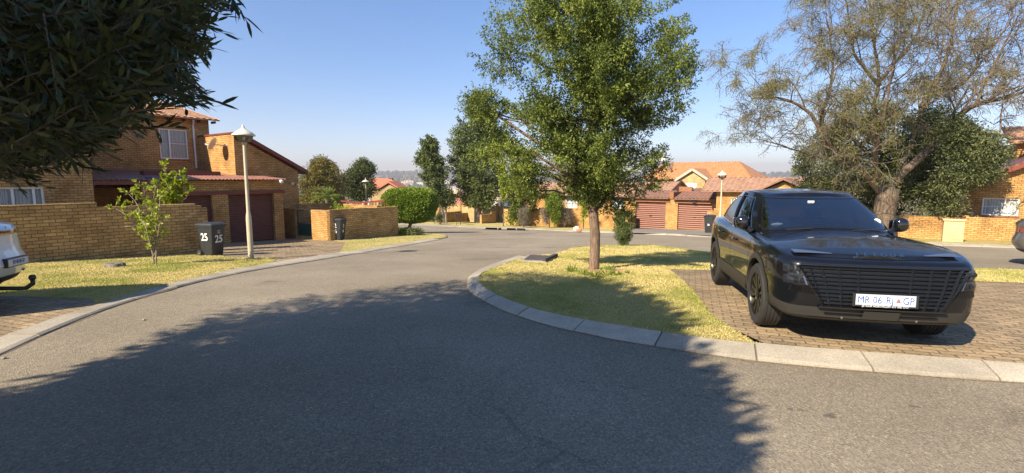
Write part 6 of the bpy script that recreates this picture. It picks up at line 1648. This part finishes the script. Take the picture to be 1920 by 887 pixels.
    for sy in (-.37, .37):
        m = MB(); m.box(-2.0, -1.45, sy-.24, sy+.24, .45, .66); T = Matrix.Translation((-1.98, sy, .62)) @ Matrix.Rotation(R(-14), 4, 'Y'); m.box(-.06, .10, -.23, .23, 0, .56, T=T); m.box(-.03, .07, -.13, .13, .60, .76, T=T); m.build('seat', seat_mat, root, bevel=.05)
    m = MB(); m.box(-2.95, -2.5, -.6, .6, .45, .62); m.box(-3.0, -2.85, -.6, .6, .62, 1.12); m.build('rear_bench', seat_mat, root, bevel=.05)
    T = Matrix.Translation((-1.18, -.37, .98)) @ Matrix.Rotation(R(66), 4, 'Y'); m = MB(); m.tube([T @ Vector((.185*math.cos(2*math.pi*k/28), .185*math.sin(2*math.pi*k/28), 0)) for k in range(29)], .015, 6, cap=False)
    m.tube([T @ Vector((-.18, 0, 0)), T @ Vector((.18, 0, 0))], .02, 6); m.tube([T @ Vector((0, 0, 0)), (-.9, -.37, .85)], .03, 6); m.build('steering_wheel', plain('steering_rim', (.5, .5, .5), .5), root, smooth=True)
    m = MB(); p = gp(0, .86); m.box(p.x-.10, p.x-.06, -.12, .12, p.z-.09, p.z-.03); m.build('rear_view_mirror', black_plastic, root)
    return root, c, gp, W_, body
def strip(c, pts, wid, off, mb, f='fpt'):
    """ribbon over the front or rear face through (y, z) points"""
    lo, hi = [], []
    for y, z in pts:
        lo.append(getattr(c, f)(y, z-wid/2, off)); hi.append(getattr(c, f)(y, z+wid/2, off))
    return lo, hi

suv = dict(wb=2.72, wr=.372, track=.825,
 plan=[(.925, 0), (.92, .34), (.895, .62), (.845, .79), (.73, .875), (.52, .92), (.05, .94), (-.8, .925), (-1.8, .925), (-2.6, .945), (-3.05, .93), (-3.40, .87), (-3.58, .70), (-3.66, .36), (-3.67, 0)],
 belt=[(-3.7, 1.04), (-3.5, 1.10), (-3.2, 1.14), (-2.7, 1.13), (-1.8, 1.08), (-.8, 1.055), (-.2, 1.045), (.3, 1.02), (.6, .99), (.85, .945), (.95, .935)],
 under=[(-3.7, .34), (-3.3, .26), (-2.7, .25), (-.0, .26), (.42, .32), (.6, .315), (.8, .285), (.95, .275)],
 lev=[(0, .09, -.16, .10), (.03, .05, -.09, .05), (.08, .02, -.05, .02), (.24, .0, -.015, 0), (.45, .0, .0, 0), (.56, -.008, .0, .0), (.77, .0, -.012, .03), (.86, .010, -.010, .06), (.92, .022, -.022, .09), (.96, .04, -.045, .12), (.985, .06, -.08, .15), (1.0, .085, -.13, .17)],
 crown=[(-3.7, .0), (-2.8, .05), (-1, .1), (-.3, .095), (.2, .075), (.6, .035), (.9, .006)],
 clad_v=.24, ws=3, sg=(4.0, 8.5), rg=9, pillars=(6.0,), mirror=(-.80, .945, 1.19), mblack=True, spokes=6, trim=chrome,
 gb=[(-.30, 0), (-.33, .35), (-.40, .60), (-.56, .745), (-.85, .80), (-1.2, .835), (-1.75, .845), (-2.3, .835), (-2.85, .79), (-3.15, .70), (-3.34, .50), (-3.42, .28), (-3.44, 0)],
 gr=[(-1.16, 0), (-1.18, .28), (-1.23, .48), (-1.33, .55), (-1.45, .60), (-1.6, .625), (-1.85, .64), (-2.1, .635), (-2.35, .61), (-2.5, .57), (-2.6, .44), (-2.65, .24), (-2.66, 0)],
 roofz=[(-2.66, 1.52), (-2.3, 1.590), (-1.8, 1.615), (-1.4, 1.585), (-1.16, 1.55)], shuts=[(-.40, -.46), (-1.52, -1.55), (-2.38, -2.62)], handles=(-1.30, -2.25))
CX, CY, CYAW = 3.871, 5.707, .2152
loc = (CX, CY, ZC-1.764)
car, c, gp, W_, body = make_car('parked_car', 'glossy black parked car with a full-width slatted grille on the brick paving', suv, loc, -math.pi/2-CYAW, pitch=-.020, paint=paint_black)
V = Vector
# grille background
m = MB(); gw = [(.46, .50), (.52, .56), (.62, .63), (.74, .70), (.865, .745)]
rows = []
for z, hw in gw: rows.append([c.fpt(hw*(2*k/24-1), z, .006) for k in range(25)])
m.grid(rows); gr = m.build('grille', matte_void, car, uv=False)
m = MB()
for k in range(10):
    z = .485+k*.0395; hw = float(np.interp(z, [g[0] for g in gw], [g[1] for g in gw]))-.01
    pts = [hw*(2*j/28-1) for j in range(29)]; tl = .014 if k % 2 else .018
    a = [c.fpt(y, z-tl, .010) for y in pts]; b = [c.fpt(y, z-.002, .030) for y in pts]; d = [c.fpt(y, z+tl*.8, .010) for y in pts]
    m.grid([a, b, d])
m.build('slats', slat_mat, gr, uv=False)
for s_ in (-1, 1):
    m = MB()
    for yt, yb_ in ((.235, .21), (.40, .36), (.55, .46), (.66, .52), (.745, .50)):
        pts = [(yb_+(yt-yb_)*t/6, .45+.415*t/6) for t in range(7)]
        m.grid([[c.fpt(s_*(y-.011), z, .014) for y, z in pts], [c.fpt(s_*y, z, .042) for y, z in pts], [c.fpt(s_*(y+.011), z, .014) for y, z in pts]], flip=s_ < 0)
    m.build('ribs', slat_mat, gr, uv=False)
m = MB()
pts = [.735*(2*j/28-1) for j in range(29)]; m.grid([[c.fpt(y, .862, .008) for y in pts], [c.fpt(y, .868, .034) for y in pts], [c.fpt(y, .882, .030) for y in pts], [c.fpt(y, .888, .004) for y in pts]]); m.build('top_bar', gloss_black, gr, uv=False, smooth=True)
m = MB()
for y0, y1 in ((.25, .40),):
    for s_ in (-1, 1): m.grid([[c.fpt(s_*y, .855, .012) for y in (y0, y1)], [c.fpt(s_*y, .862, .036) for y in (y0, y1)]])
# headlights: two stacked units each side
for s_ in (-1, 1):
    for zz0, zz1, yi in ((.775, .855, .70), (.665, .750, .665)):
        m = MB(); rows = []
        for z in (zz0, (zz0+zz1)/2, zz1):
            y0 = yi+(z-.7)*.35; rows.append([c.fpt(s_*(y0+(.862-y0)*k/8), z, .004+.005*(z == (zz0+zz1)/2)) for k in range(9)])
        m.grid(rows, flip=s_ < 0); hl = m.build('headlight', lamp_lens, car, uv=False, smooth=True)
        m = MB()
        for yy in (yi+.05, yi+.10):
            T = Matrix.Translation(c.fpt(s_*yy, (zz0+zz1)/2, .014)) @ Matrix.Rotation(math.pi/2, 4, 'Y'); m.lathe([(.001, .010), (.018, .009), (.024, .0)], 12, T=T)
        m.build('projector', gloss_black, hl)
        m = MB(); m.grid([[c.fpt(s_*(yi-.005+(zz0-.7)*.35+.02), zz0, .022), c.fpt(s_*(yi-.005+(zz1-.7)*.35+.02), zz1, .022)], [c.fpt(s_*(yi+.03+(zz0-.7)*.35), zz0, .020), c.fpt(s_*(yi+.03+(zz1-.7)*.35), zz1, .020)]], flip=s_ > 0); m.build('light_guide', led_lens, hl, uv=False)
    # fin mesh below
    m = MB()
    for k in range(13):
        y = .60+.215*k/12; z1 = .655-.0; z0 = .565+.03*(k/12); m.grid([[c.fpt(s_*y, z0, .004), c.fpt(s_*(y-.02), z1, .004)], [c.fpt(s_*(y+.006), z0, .012), c.fpt(s_*(y-.014), z1, .012)], [c.fpt(s_*(y+.012), z0, .004), c.fpt(s_*(y-.008), z1, .004)]], flip=s_ < 0)
    m.build('air_fins', gloss_black, car, uv=False)
    # hood light strip
    m = MB(); lo, hi = [], []
    for k in range(11):
        t = k/10; y = .755-.34*t; x = .655+.10*t; 
        w_ = c.side_y(min(x, .74), 1.0); wd = .060*(1-t*.85)
        lo.append((x-wd, s_*y, deck_z(c, x-wd, y, w_)+.006)); hi.append((x+wd, s_*y, deck_z(c, x+wd, y, w_)+.004))
    m.grid([lo, hi], flip=s_ > 0); ls = m.build('daytime_light', led_lens, car, uv=False, smooth=True)
# lower intake
m = MB(); rows = []
for z, hw in ((.325, .66), (.44, .55)): rows.append([c.fpt(hw*(2*k/20-1), z, .014) for k in range(21)])
m.grid(rows); it = m.build('lower_intake', matte_void, car, uv=False)
m = MB(); pts = [.62*(2*j/24-1) for j in range(25)]
m.grid([[c.fpt(y, .298, .004) for y in pts], [c.fpt(y, .303, .045) for y in pts], [c.fpt(y, .322, .040) for y in pts], [c.fpt(y, .330, .006) for y in pts]])
pts = [.50*(2*j/24-1) for j in range(25)]; m.grid([[c.fpt(y, .372, .016) for y in pts], [c.fpt(y, .379, .030) for y in pts], [c.fpt(y, .387, .016) for y in pts]])
m.build('lip', gloss_black, it, uv=False)
m = MB(); m.grid([[c.fpt(y, .332, .045) for y in (-.16, .16)], [c.fpt(y, .425, .040) for y in (-.16, .16)]]); m.build('radar_cover', clad, it, uv=False)
m = MB()
for y in (-.33, .33): m.tube([c.fpt(y, .335, .0), c.fpt(y, .335, .03)], .012, 8)
m.build('tow_hook', chrome, it)
m = MB(); pts = [.56*(2*j/24-1) for j in range(25)]; m.grid([[c.fpt(y, .432, .010) for y in pts], [c.fpt(y, .438, .045) for y in pts], [c.fpt(y, .452, .040) for y in pts], [c.fpt(y, .46, .010) for y in pts]]); m.build('bumper_bar', gloss_black, car, uv=False)
# number plate
pc = c.fpt(0, .55, .062)
m = MB(); m.box(pc.x-.012, pc.x, -.285, .285, .485, .615); m.build('plate_holder', black_plastic, car)
m = MB(); m.box(pc.x+.001, pc.x+.005, -.26, .26, .500, .608); pl_ = m.build('number_plate', plate_white, car, bevel=.002)
T0 = frame((pc.x+.008, 0, .522), (0, 1, 0), (1, 0, 0))
for txt, y, sz in (('MR', -.192, .10), ('06', -.072, .10), ('RJ', .035, .10), ('GP', .195, .10)): text_part(txt, 'plate_letters', sz, frame((pc.x+.007, y, .552), (0, 1, 0), (1, 0, 0)), plate_blue, pl_, extrude=.001, sx=.80, weight=0)
m = MB(); m.box(pc.x+.006, pc.x+.008, .095, .125, .545, .565); m.box(pc.x+.006, pc.x+.008, .103, .117, .566, .576); m.build('crest', plain('crest_red_gold', (.45, .14, .10), .5), pl_)
m = MB(); m.box(pc.x+.006, pc.x+.008, .088, .132, .538, .543); m.build('crest_base', plate_blue, pl_)
for o in (-.2595, .2545):
    pass
m = MB()
for y0, y1, z0, z1 in ((-.256, .256, .504, .5065), (-.256, .256, .6015, .604), (-.256, -.2535, .5065, .6015), (.2535, .256, .5065, .6015)): m.box(pc.x+.0052, pc.x+.0065, y0, y1, z0, z1)
m.build('plate_border', plate_blue, pl_)
text_part('JETOUR NORTHCLIFF 011 476 1777', 'dealer_text', .026, frame((pc.x+.002, 0, .491), (0, 1, 0), (1, 0, 0)), paint_white_letter, pl_, extrude=.001, sx=1.0, weight=0)
# lettering on the bonnet edge
for k, ch in enumerate('JETOUR'):
    y = -.20+.08*k; x = .785; z = deck_z(c, x, 0, .8); text_part(ch, 'bonnet_letter', .060, frame((x+.01, y, z+.004), (0, 1, 0), (.75, 0, .66)), chrome, car, extrude=.003, sx=1.25)
# stickers, wipers
p = gp(0, .82); m = MB(); m.box(p.x+.02, p.x+.024, -.10, -.02, p.z-.03, p.z+.01); m.build('toll_tag', white_paint, car)
p = gp(10, .30); m = MB(); T = frame((p.x+.03, p.y-.06, p.z+.02), (-.2, 1, 0), (.75, .12, .65)); m.lathe([(.04, .0), (.001, .001)], 20, T=T); m.build('licence_disc', white_paint, car)
for s_ in (-1, 1):
    m = MB(); a = gp(2 if s_ < 0 else 1, 0); a = V((a.x+.03, s_*.18 if s_ > 0 else -.55, a.z+.01)); b = gp(9, .08); m.tube([a, V((gp(6, .09).x+.03, a.y+.42, gp(6, .09).z+.015))], .008, 5); m.build('wiper', black_plastic, car)
# tread clad along sills
for s_ in (-1, 1):
    m = MB(); rows = [[], [], []]
    for k in range(17):
        x = -.48-1.78*k/16
        for j, (v, o) in enumerate(((.05, .0), (.12, .022), (.30, .006))): rows[j].append((x, s_*(c.side_y(x, v)+o), c.zb(x)+(c.zt(x)-c.zb(x))*v))
    m.grid(rows, flip=s_ > 0); m.build('sill_cladding', clad, car, smooth=True, uv=False)

# gutter grit and oil marks on the road
def marks(name, polys, mat, off, label=None):
    m = MB()
    for pl in polys: m.add([(x, y, zf(y)+RO+off) for x, y in pl], [tuple(range(len(pl)))])
    o = m.build(name, mat, uv=False); bm = bmesh.new(); bm.from_mesh(o.data)
    for f in bm.faces:
        f.normal_update()
        if f.normal.z < 0: f.normal_flip()
    bm.to_mesh(o.data); bm.free(); return tag(o, kind='structure')
def blob(x, y, rx, ry, n=12, rot=0):
    s = random.random()*50; out = []
    for k in range(n):
        a = 2*math.pi*k/n; r = 1+.5*noise.noise(Vector((math.cos(a)*1.3, math.sin(a)*1.3, s))); u, v = rx*r*math.cos(a), ry*r*math.sin(a)
        out.append((x+u*math.cos(rot)-v*math.sin(rot), y+u*math.sin(rot)+v*math.cos(rot)))
    return out
oil = plain('oil_mark', (.125, .108, .088), .7, var=.3, vscale=12); polys = []
A, B = P(990, 705, RO), P(1560, 781, RO); L = (B-A).length; n = int(L/.085); rt = math.atan2(B.y-A.y, B.x-A.x)
for k in range(n):
    if random.random() < .62: q = A.lerp(B, k/n); polys.append(blob(q.x+random.uniform(-.01, .01), q.y+random.uniform(-.012, .012)+.05*math.sin(k*.09), random.uniform(.014, .036), random.uniform(.006, .013), 8, rt))
for px, py, r in ((1555, 781, .05), (1350, 738, .035), (1712, 762, .045), (1320, 695, .05), (1560, 777, .03), (700, 640, .03)):
    q = P(px, py, RO); polys.append(blob(q.x, q.y, r, r*.45, 14, rt))
for px, py, r in ((979, 439, .9), (948, 437, .5), (665, 640, .03)):
    q = P(px, py, RO); polys.append(blob(q.x, q.y, r, r*.5, 16))
marks('road_stains', polys, oil, .003)
grit = plain('gutter_grit', (.20, .155, .095), .95, var=.45, vscale=30, bmp=.6)
for kk in (k_out, l_out):
    sp = smooth_path(kk, .08); m = MB(); r0_, r1_ = [], []
    for i, p in enumerate(sp):
        d = (sp[min(i+1, len(sp)-1)]-sp[max(i-1, 0)]).normalized(); nn = Vector((d.y, -d.x, 0)) if kk is k_out else Vector((d.y, -d.x, 0))
        w0 = .012+.05*max(0, noise.noise(Vector((p.x*2.2, p.y*2.2, 3)))+.15)+.02*max(0, noise.noise(Vector((p.x*14, p.y*14, 3))))
        r0_.append((p.x-nn.x*w0, p.y-nn.y*w0, zf(p.y)+RO+.004)); r1_.append((p.x+nn.x*w0, p.y+nn.y*w0, zf(p.y)+RO+.004))
    m.grid([r0_, r1_]); o = m.build('gutter_grit', grit, uv=False); tag(o, kind='structure')

# ---- white car at the left edge, seen from behind
wsp = dict(suv); wsp.update(plan=[(.88, 0), (.86, .32), (.80, .60), (.70, .78), (.55, .87), (.35, .905), (.0, .91), (-.8, .90), (-1.8, .90), (-2.6, .91), (-3.0, .90), (-3.30, .86), (-3.47, .76), (-3.58, .42), (-3.60, 0)],
 belt=[(-3.7, 1.17), (-3.5, 1.20), (-3.2, 1.21), (-2.7, 1.17), (-1.8, 1.10), (-.8, 1.02), (-.2, 1.01), (.3, .98), (.6, .94), (.85, .87), (.95, .86)],
 lev=[(0, .12, -.12, .26), (.03, .06, -.06, .18), (.08, .02, -.03, .11), (.24, .0, -.01, .02), (.35, 0, 0, -.02), (.45, .0, .0, .0), (.56, 0, .0, .05), (.77, .01, -.01, .07), (.86, .02, -.02, .06), (.92, .04, -.04, .07), (.96, .06, -.08, .10), (.985, .08, -.12, .13), (1.0, .10, -.17, .16)],
 clad_v=.15, trim=gloss_black, mblack=False, spokes=7,
 gb=[(-.30, 0), (-.33, .35), (-.40, .60), (-.56, .745), (-.85, .79), (-1.2, .81), (-1.75, .82), (-2.3, .81), (-2.85, .77), (-3.10, .72), (-3.26, .58), (-3.34, .32), (-3.36, 0)],
 gr=[(-1.16, 0), (-1.18, .28), (-1.23, .48), (-1.33, .55), (-1.45, .58), (-1.6, .60), (-1.85, .61), (-2.2, .61), (-2.6, .60), (-2.85, .58), (-3.0, .46), (-3.06, .24), (-3.08, 0)],
 roofz=[(-3.1, 1.64), (-2.3, 1.70), (-1.8, 1.70), (-1.4, 1.65), (-1.16, 1.61)])
def place_car(name, label, spec, xy, ref, rz, paint):
    """put the local point ref at the ground point xy"""
    r = Matrix.Rotation(rz, 3, 'Z') @ Vector((*ref, 0)); L = Vector((xy[0]-r.x, xy[1]-r.y, 0)); yc = L.y-1.36*math.sin(rz); sl = (zf(yc+1.5)-zf(yc-1.5))/3
    L.z = zf(L.y)+(RO if name == 'grey' else LO)
    return make_car('parked_car', label, spec, L, rz, pitch=-sl*math.sin(rz), paint=paint, roll=sl*math.cos(rz))
wr_, cw, gw_, W2_, _ = place_car('white', 'white parked car seen from behind with a tow hitch at the left edge', wsp, (-7.22, 7.02), (-3.62, 0), R(201), paint_white)
lo, hi = [], []
m = MB(); ys = [.86*(2*k/30-1) for k in range(31)]
m.grid([[cw.rpt(y, 1.04, .012) for y in ys], [cw.rpt(y, 1.075, .022) for y in ys], [cw.rpt(y, 1.12, .012) for y in ys]], flip=True); m.build('light_bar', red_lens, wr_, uv=False, smooth=True)
for k, ch in enumerate('CHERY'):
    y = .40-.2*k; p = cw.rpt(y, 1.145, .008); text_part(ch, 'rear_letter', .045, frame(p, (0, -1, 0), (-1, 0, .25)), plain('grey_letters', (.25, .25, .26), .4) if k == 0 else MATS['grey_letters'], wr_, extrude=.002, sx=1.4)
p = cw.rpt(-.55, .80, .012); m = MB()
m.box(p.x-.004, p.x+.002, -.60, -.42, .795, .803); m.build('tailgate_badge', plain('gold_badge', (.45, .30, .10), .3, metal=.6), wr_)
p = cw.rpt(-.15, .60, .03); m = MB(); m.box(p.x-.006, p.x+.05, -.42, .12, .585, .715); ph = m.build('number_plate', black_plastic, wr_)
m = MB(); m.box(p.x-.012, p.x-.008, -.405, .105, .600, .700); m.build('plate_face', plain('plate_grey_white', (.55, .56, .58), .4), ph)
text_part('KV 40 DB GP', 'plate_letters', .085, frame((p.x-.015, -.15, .650), (0, -1, 0), (-1, 0, 0)), plate_blue, ph, extrude=.001, sx=.62)
m = MB(); ys = [-.84+.2*k/8 for k in range(9)]; m.grid([[cw.rpt(y, .43, .012) for y in ys], [cw.rpt(y, .47, .012) for y in ys]], flip=True); m.build('reflector', red_lens, wr_, uv=False)
m = MB(); m.tube(smooth_path([(-3.2, -.0, .30), (-3.55, -.0, .28), (-3.78, 0, .27), (-3.86, 0, .33), (-3.86, 0, .40)], .05), .03, 8); m.build('tow_bar', black_plastic, wr_, smooth=True)
m = MB(); T = Matrix.Translation((-3.86, 0, .42)); m.lathe([(.001, -.045), (.035, -.03), (.045, 0), (.035, .035), (.001, .045)], 16, T=T); m.build('tow_ball', black_plastic, wr_, smooth=True)
# ---- grey car at the right edge
gsp = dict(wsp); gsp.update(trim=gloss_black)
gr_, cg, gg_, W3_, _ = place_car('grey', 'dark grey car just entering the right edge on the road behind the black car', gsp, (13.25, 12.8), (-3.45, -.80), R(-45), paint_grey)
m = MB()
for s_ in (-1, 1):
    ys = [s_*(.55+.33*k/6) for k in range(7)]; m.grid([[cg.rpt(y, .86, .012) for y in ys], [cg.rpt(y, .98, .012) for y in ys]])
m.build('tail_light', red_lens, gr_, uv=False)

# ============================================================ FAR SUBURB AND WOODS
rng = np.random.default_rng(91); random.seed(91)
wall_far = plain('distant_white_wall', (.70, .66, .58), .8); roof_far = {'white': plain('distant_pale_roof', (.62, .60, .56), .8), 'orange': plain('distant_orange_roof', (.42, .20, .11), .8), 'brown': plain('distant_brown_roof', (.26, .17, .12), .8), 'tan': plain('distant_tan_roof', (.50, .38, .26), .8)}
win_far = plain('distant_window', (.04, .05, .06), .3)
def hut(wd, dp, h, rh, kind, hip, wallm=None):
    t = thing('distant_house', (0, 0, 0), 'small house on the hazy far hillside', 'house', local=True, group='houses on the far hillside')
    m = MB(); m.box(-wd/2, wd/2, -dp/2, dp/2, -6, h); m.build('wall', wallm or wall_far, t)
    m = MB(); e = .6
    if kind == 'white': m.box(-wd/2-.2, wd/2+.2, -dp/2-.2, dp/2+.2, h+.01, h+.5)
    else:
        v = [(-wd/2-e, -dp/2-e, h+.01), (wd/2+e, -dp/2-e, h+.01), (wd/2+e, dp/2+e, h+.01), (-wd/2-e, dp/2+e, h+.01), (-wd/2+hip, 0, h+rh), (wd/2-hip, 0, h+rh)]
        m.add(v, [(0, 1, 5, 4), (1, 2, 5), (2, 3, 4, 5), (3, 0, 4), (3, 2, 1, 0)])
    m.build('roof', roof_far[kind], t)
    m = MB()
    for k in range(3): m.box(-wd/2+wd*(k+.3)/3, -wd/2+wd*(k+.7)/3, -dp/2-.06, -dp/2-.002, h-2.2, h-.8)
    m.build('windows', win_far, t); return t
protos = [hut(14, 10, 5.5, 0, 'white', 0), hut(13, 9, 3.4, 3, 'orange', 3), hut(15, 10, 5.5, 3, 'brown', 4), hut(22, 12, 6.5, 0, 'white', 0), hut(12, 9, 5.5, 3, 'tan', 3)]
def gfar(x, y):
    z = zf(y)-.17
    if y > 200: z += noise.noise(Vector((x*.0016, y*.0012, 3.3)))*min(26, (y-200)*.014)
    return z
first = [True]*len(protos); placed = []
SHADE = {0: 'small pale flat-roofed house', 1: 'orange-roofed house', 2: 'brown-roofed house', 3: 'long pale flat-roofed block', 4: 'tan-roofed house'}
def put(k, x, y, s=1, rz=None):
    o = protos[k] if first[k] else copy_tree(protos[k]); first[k] = False
    px = 960+930*x/y
    where = 'right of the island tree' if px > 1100 else 'left of the island tree' if px > 935 else 'behind the thick conifer' if px > 850 else 'behind the twin-stem conifer' if px > 790 else 'above the topiary tree' if px > 725 else 'above the orange villa'
    band = 'on the near slope' if y < 400 else 'low on the far hillside' if y < 1000 else 'midway up the far hillside' if y < 1500 else 'high on the far hillside'
    o['label'] = SHADE[k]+' '+band+' '+where
    o.location = (x, y, gfar(x, y)); o.rotation_euler = (0, 0, random.uniform(-.5, .5) if rz is None else rz); o.scale = (s, s, s); placed.append((x, y))
tries = 0
while len(placed) < 150 and tries < 9000:
    tries += 1
    y = random.choice([random.uniform(520, 1000), random.uniform(1000, 2000), random.uniform(1200, 1900)]); px = random.uniform(715, 1010) if random.random() < .9 else random.uniform(1150, 1240)
    x = (px-960)/930*y
    if any(abs(x-a)+abs(y-b)*.6 < 26 for a, b in placed): continue
    if noise.noise(Vector((x*.004, y*.004, 8))) < -.18: continue
    put(random.choices([0, 1, 2, 3, 4], [5, 2, 2, 2, 3])[0], x, y, random.uniform(.9, 1.4) if y < 1000 else random.uniform(1.1, 1.7))
# estates just below the ridge
near = [(1, 842, 150, 1.0, .5), (4, 868, 165, 1.0, .7), (2, 910, 175, 1.0, .6), (4, 936, 160, .9, .9), (1, 965, 180, 1.0, .6), (4, 800, 200, 1, .5), (4, 770, 185, 1, .7), (0, 885, 230, 1, .4), (1, 915, 260, 1, .6), (4, 850, 270, 1, .8)]
for k, px, y, s, r in near: put(k, (px-960)/930*y, y, s, r)
# orange roofed house between the far acacias and the topiary
YO = 95
def OO(px, py, d=0): return PY(px, py, YO+d)
t = thing('distant_villa', G(OO(705, 370).x, YO), 'cream villa with a bright salmon-orange roof left of the topiary tree', 'house', local=False)
ol, orr = OO(655, 352), OO(770, 352); rl_, rr_ = OO(690, 334, 6), OO(733, 335, 6)
m = MB(); m.box(OO(662, 352).x, OO(750, 352).x, YO+.5, YO+11, zf(YO)-4, OO(700, 353).z); m.build('wall', brick_pale, t)
salmon = plain('salmon_roof', (.52, .17, .09), .8, var=.1)
m = MB(); m.add([ol, OO(750, 352), rr_, rl_, OO(750, 352, 12), OO(655, 352, 12)], [(0, 1, 2, 3), (1, 4, 2), (4, 5, 3, 2), (5, 0, 3)]); m.build('roof', salmon, t)
a1, a2, a3 = OO(706, 357, -3), OO(752, 357, -3), OO(729, 345.5, -3)
m = MB(); m.prism([Vector((a1.x+.3, a1.y, zf(YO)-3)), Vector((a2.x-.3, a2.y, zf(YO)-3)), a2-Vector((.3, 0, 0)), a3, a1+Vector((.3, 0, 0))], (0, 5, 0)); m.build('gable', brick_pale, t)
m = MB()
for u in (a1, a2): m.prism([u+Vector((0, -.3, 0)), a3+Vector((0, -.3, .25)), a3+Vector((0, -.3, .55)), u+Vector((0, -.3, .3))], (0, 8, 0))
m.build('gable_roof', salmon, t)
m = MB(); m.box(rr_.x-.3, rr_.x+.35, rr_.y-.4, rr_.y+.4, rr_.z-1.2, rr_.z+.15); m.build('chimney', plain('dark_chimney', (.10, .06, .05), .8), t)
m = MB(); q = OO(660, 366, -2); m.box(OO(655, 366).x, OO(702, 366).x, YO-3, YO-2.7, zf(YO)-3, OO(660, 369, -3).z); m.build('garden_wall', cream_paint, t)
# woods: one mass of rounded crowns, too many to count
def woods(name, pts, label, mat, smin, smax):
    bm = bmesh.new(); bmesh.ops.create_icosphere(bm, subdivisions=2, radius=1); V0 = np.array([v.co[:] for v in bm.verts]); F0 = np.array([[v.index for v in f.verts] for f in bm.faces]); bm.free()
    n = len(pts); s = rng.uniform(smin, smax, n); nv = len(V0)
    V_ = V0[None]*(1+.28*rng.normal(size=(n, nv, 1)))*s[:, None, None]*[1, 1, 1.15]
    V_ += np.array(pts)[:, None, :]+np.array([0, 0, 1])*s[:, None, None]*.7
    F_ = (F0[None]+(np.arange(n)*nv)[:, None, None]).reshape(-1, 3)
    me = bpy.data.meshes.new(name); me.from_pydata(V_.reshape(-1, 3).tolist(), [], F_.tolist()); at = me.attributes.new('tint', 'FLOAT', 'FACE'); at.data.foreach_set('value', np.clip(np.repeat(rng.random(n), len(F0))*.7+rng.random(len(F_))*.3, 0, 1).astype(np.float32)); me.materials.append(mat)
    o = bpy.data.objects.new(name, me); C.objects.link(o); return tag(o, label, 'woods', kind='stuff')
far_leaf = leaf_mat('distant_tree', (.030, .045, .018), (.085, .095, .035), 0, .9)
pts = []
for _ in range(4200):
    y = rng.uniform(230, 3900)**1.0; px = rng.uniform(540, 1260); x = (px-960)/930*y
    if any(abs(x-a) < 11 and -16 < (b-y) < 40 for a, b in placed): continue
    if noise.noise(Vector((x*.006, y*.006, 1))) < -.25: continue
    pts.append((x, y, gfar(x, y)))
woods('distant_woods', pts, 'hazy wooded hillside beyond the houses', far_leaf, 2.5, 5.5)
pts = []
for _ in range(900):
    y = rng.uniform(3000, 3900); px = rng.uniform(200, 1800); x = (px-960)/930*y; pts.append((x, y, gfar(x, y)))
woods('ridge_woods', pts, 'blue-grey line of trees along the skyline', far_leaf, 6, 13)
pts = []
for _ in range(420):
    y = rng.uniform(62, 130); px = rng.uniform(560, 960); x = (px-960)/930*y; pts.append((x, y, zf(y)-.2))
woods('hillside_scrub', pts, 'pale scrub on the slope beyond the far wall', leaf_mat('scrub_leaf', (.06, .075, .03), (.24, .22, .12), 0, .9), .3, .8)

# ============================================================ HAZE
hz = plain('haze_air', (1, 1, 1)); n = hz.node_tree.nodes; l = hz.node_tree.links; n.remove(n['Principled BSDF'])
pv_ = n.new('ShaderNodeVolumePrincipled'); pv_.inputs['Color'].default_value = (.74, .73, .80, 1); pv_.inputs['Density'].default_value = HAZE; pv_.inputs['Anisotropy'].default_value = .2
l.new(pv_.outputs[0], n['Material Output'].inputs['Volume'])
m = MB(); m.box(-7800, 7800, -75, 4690, -60, 130); h_o = m.build('haze', hz, uv=False); tag(h_o, kind='stuff')
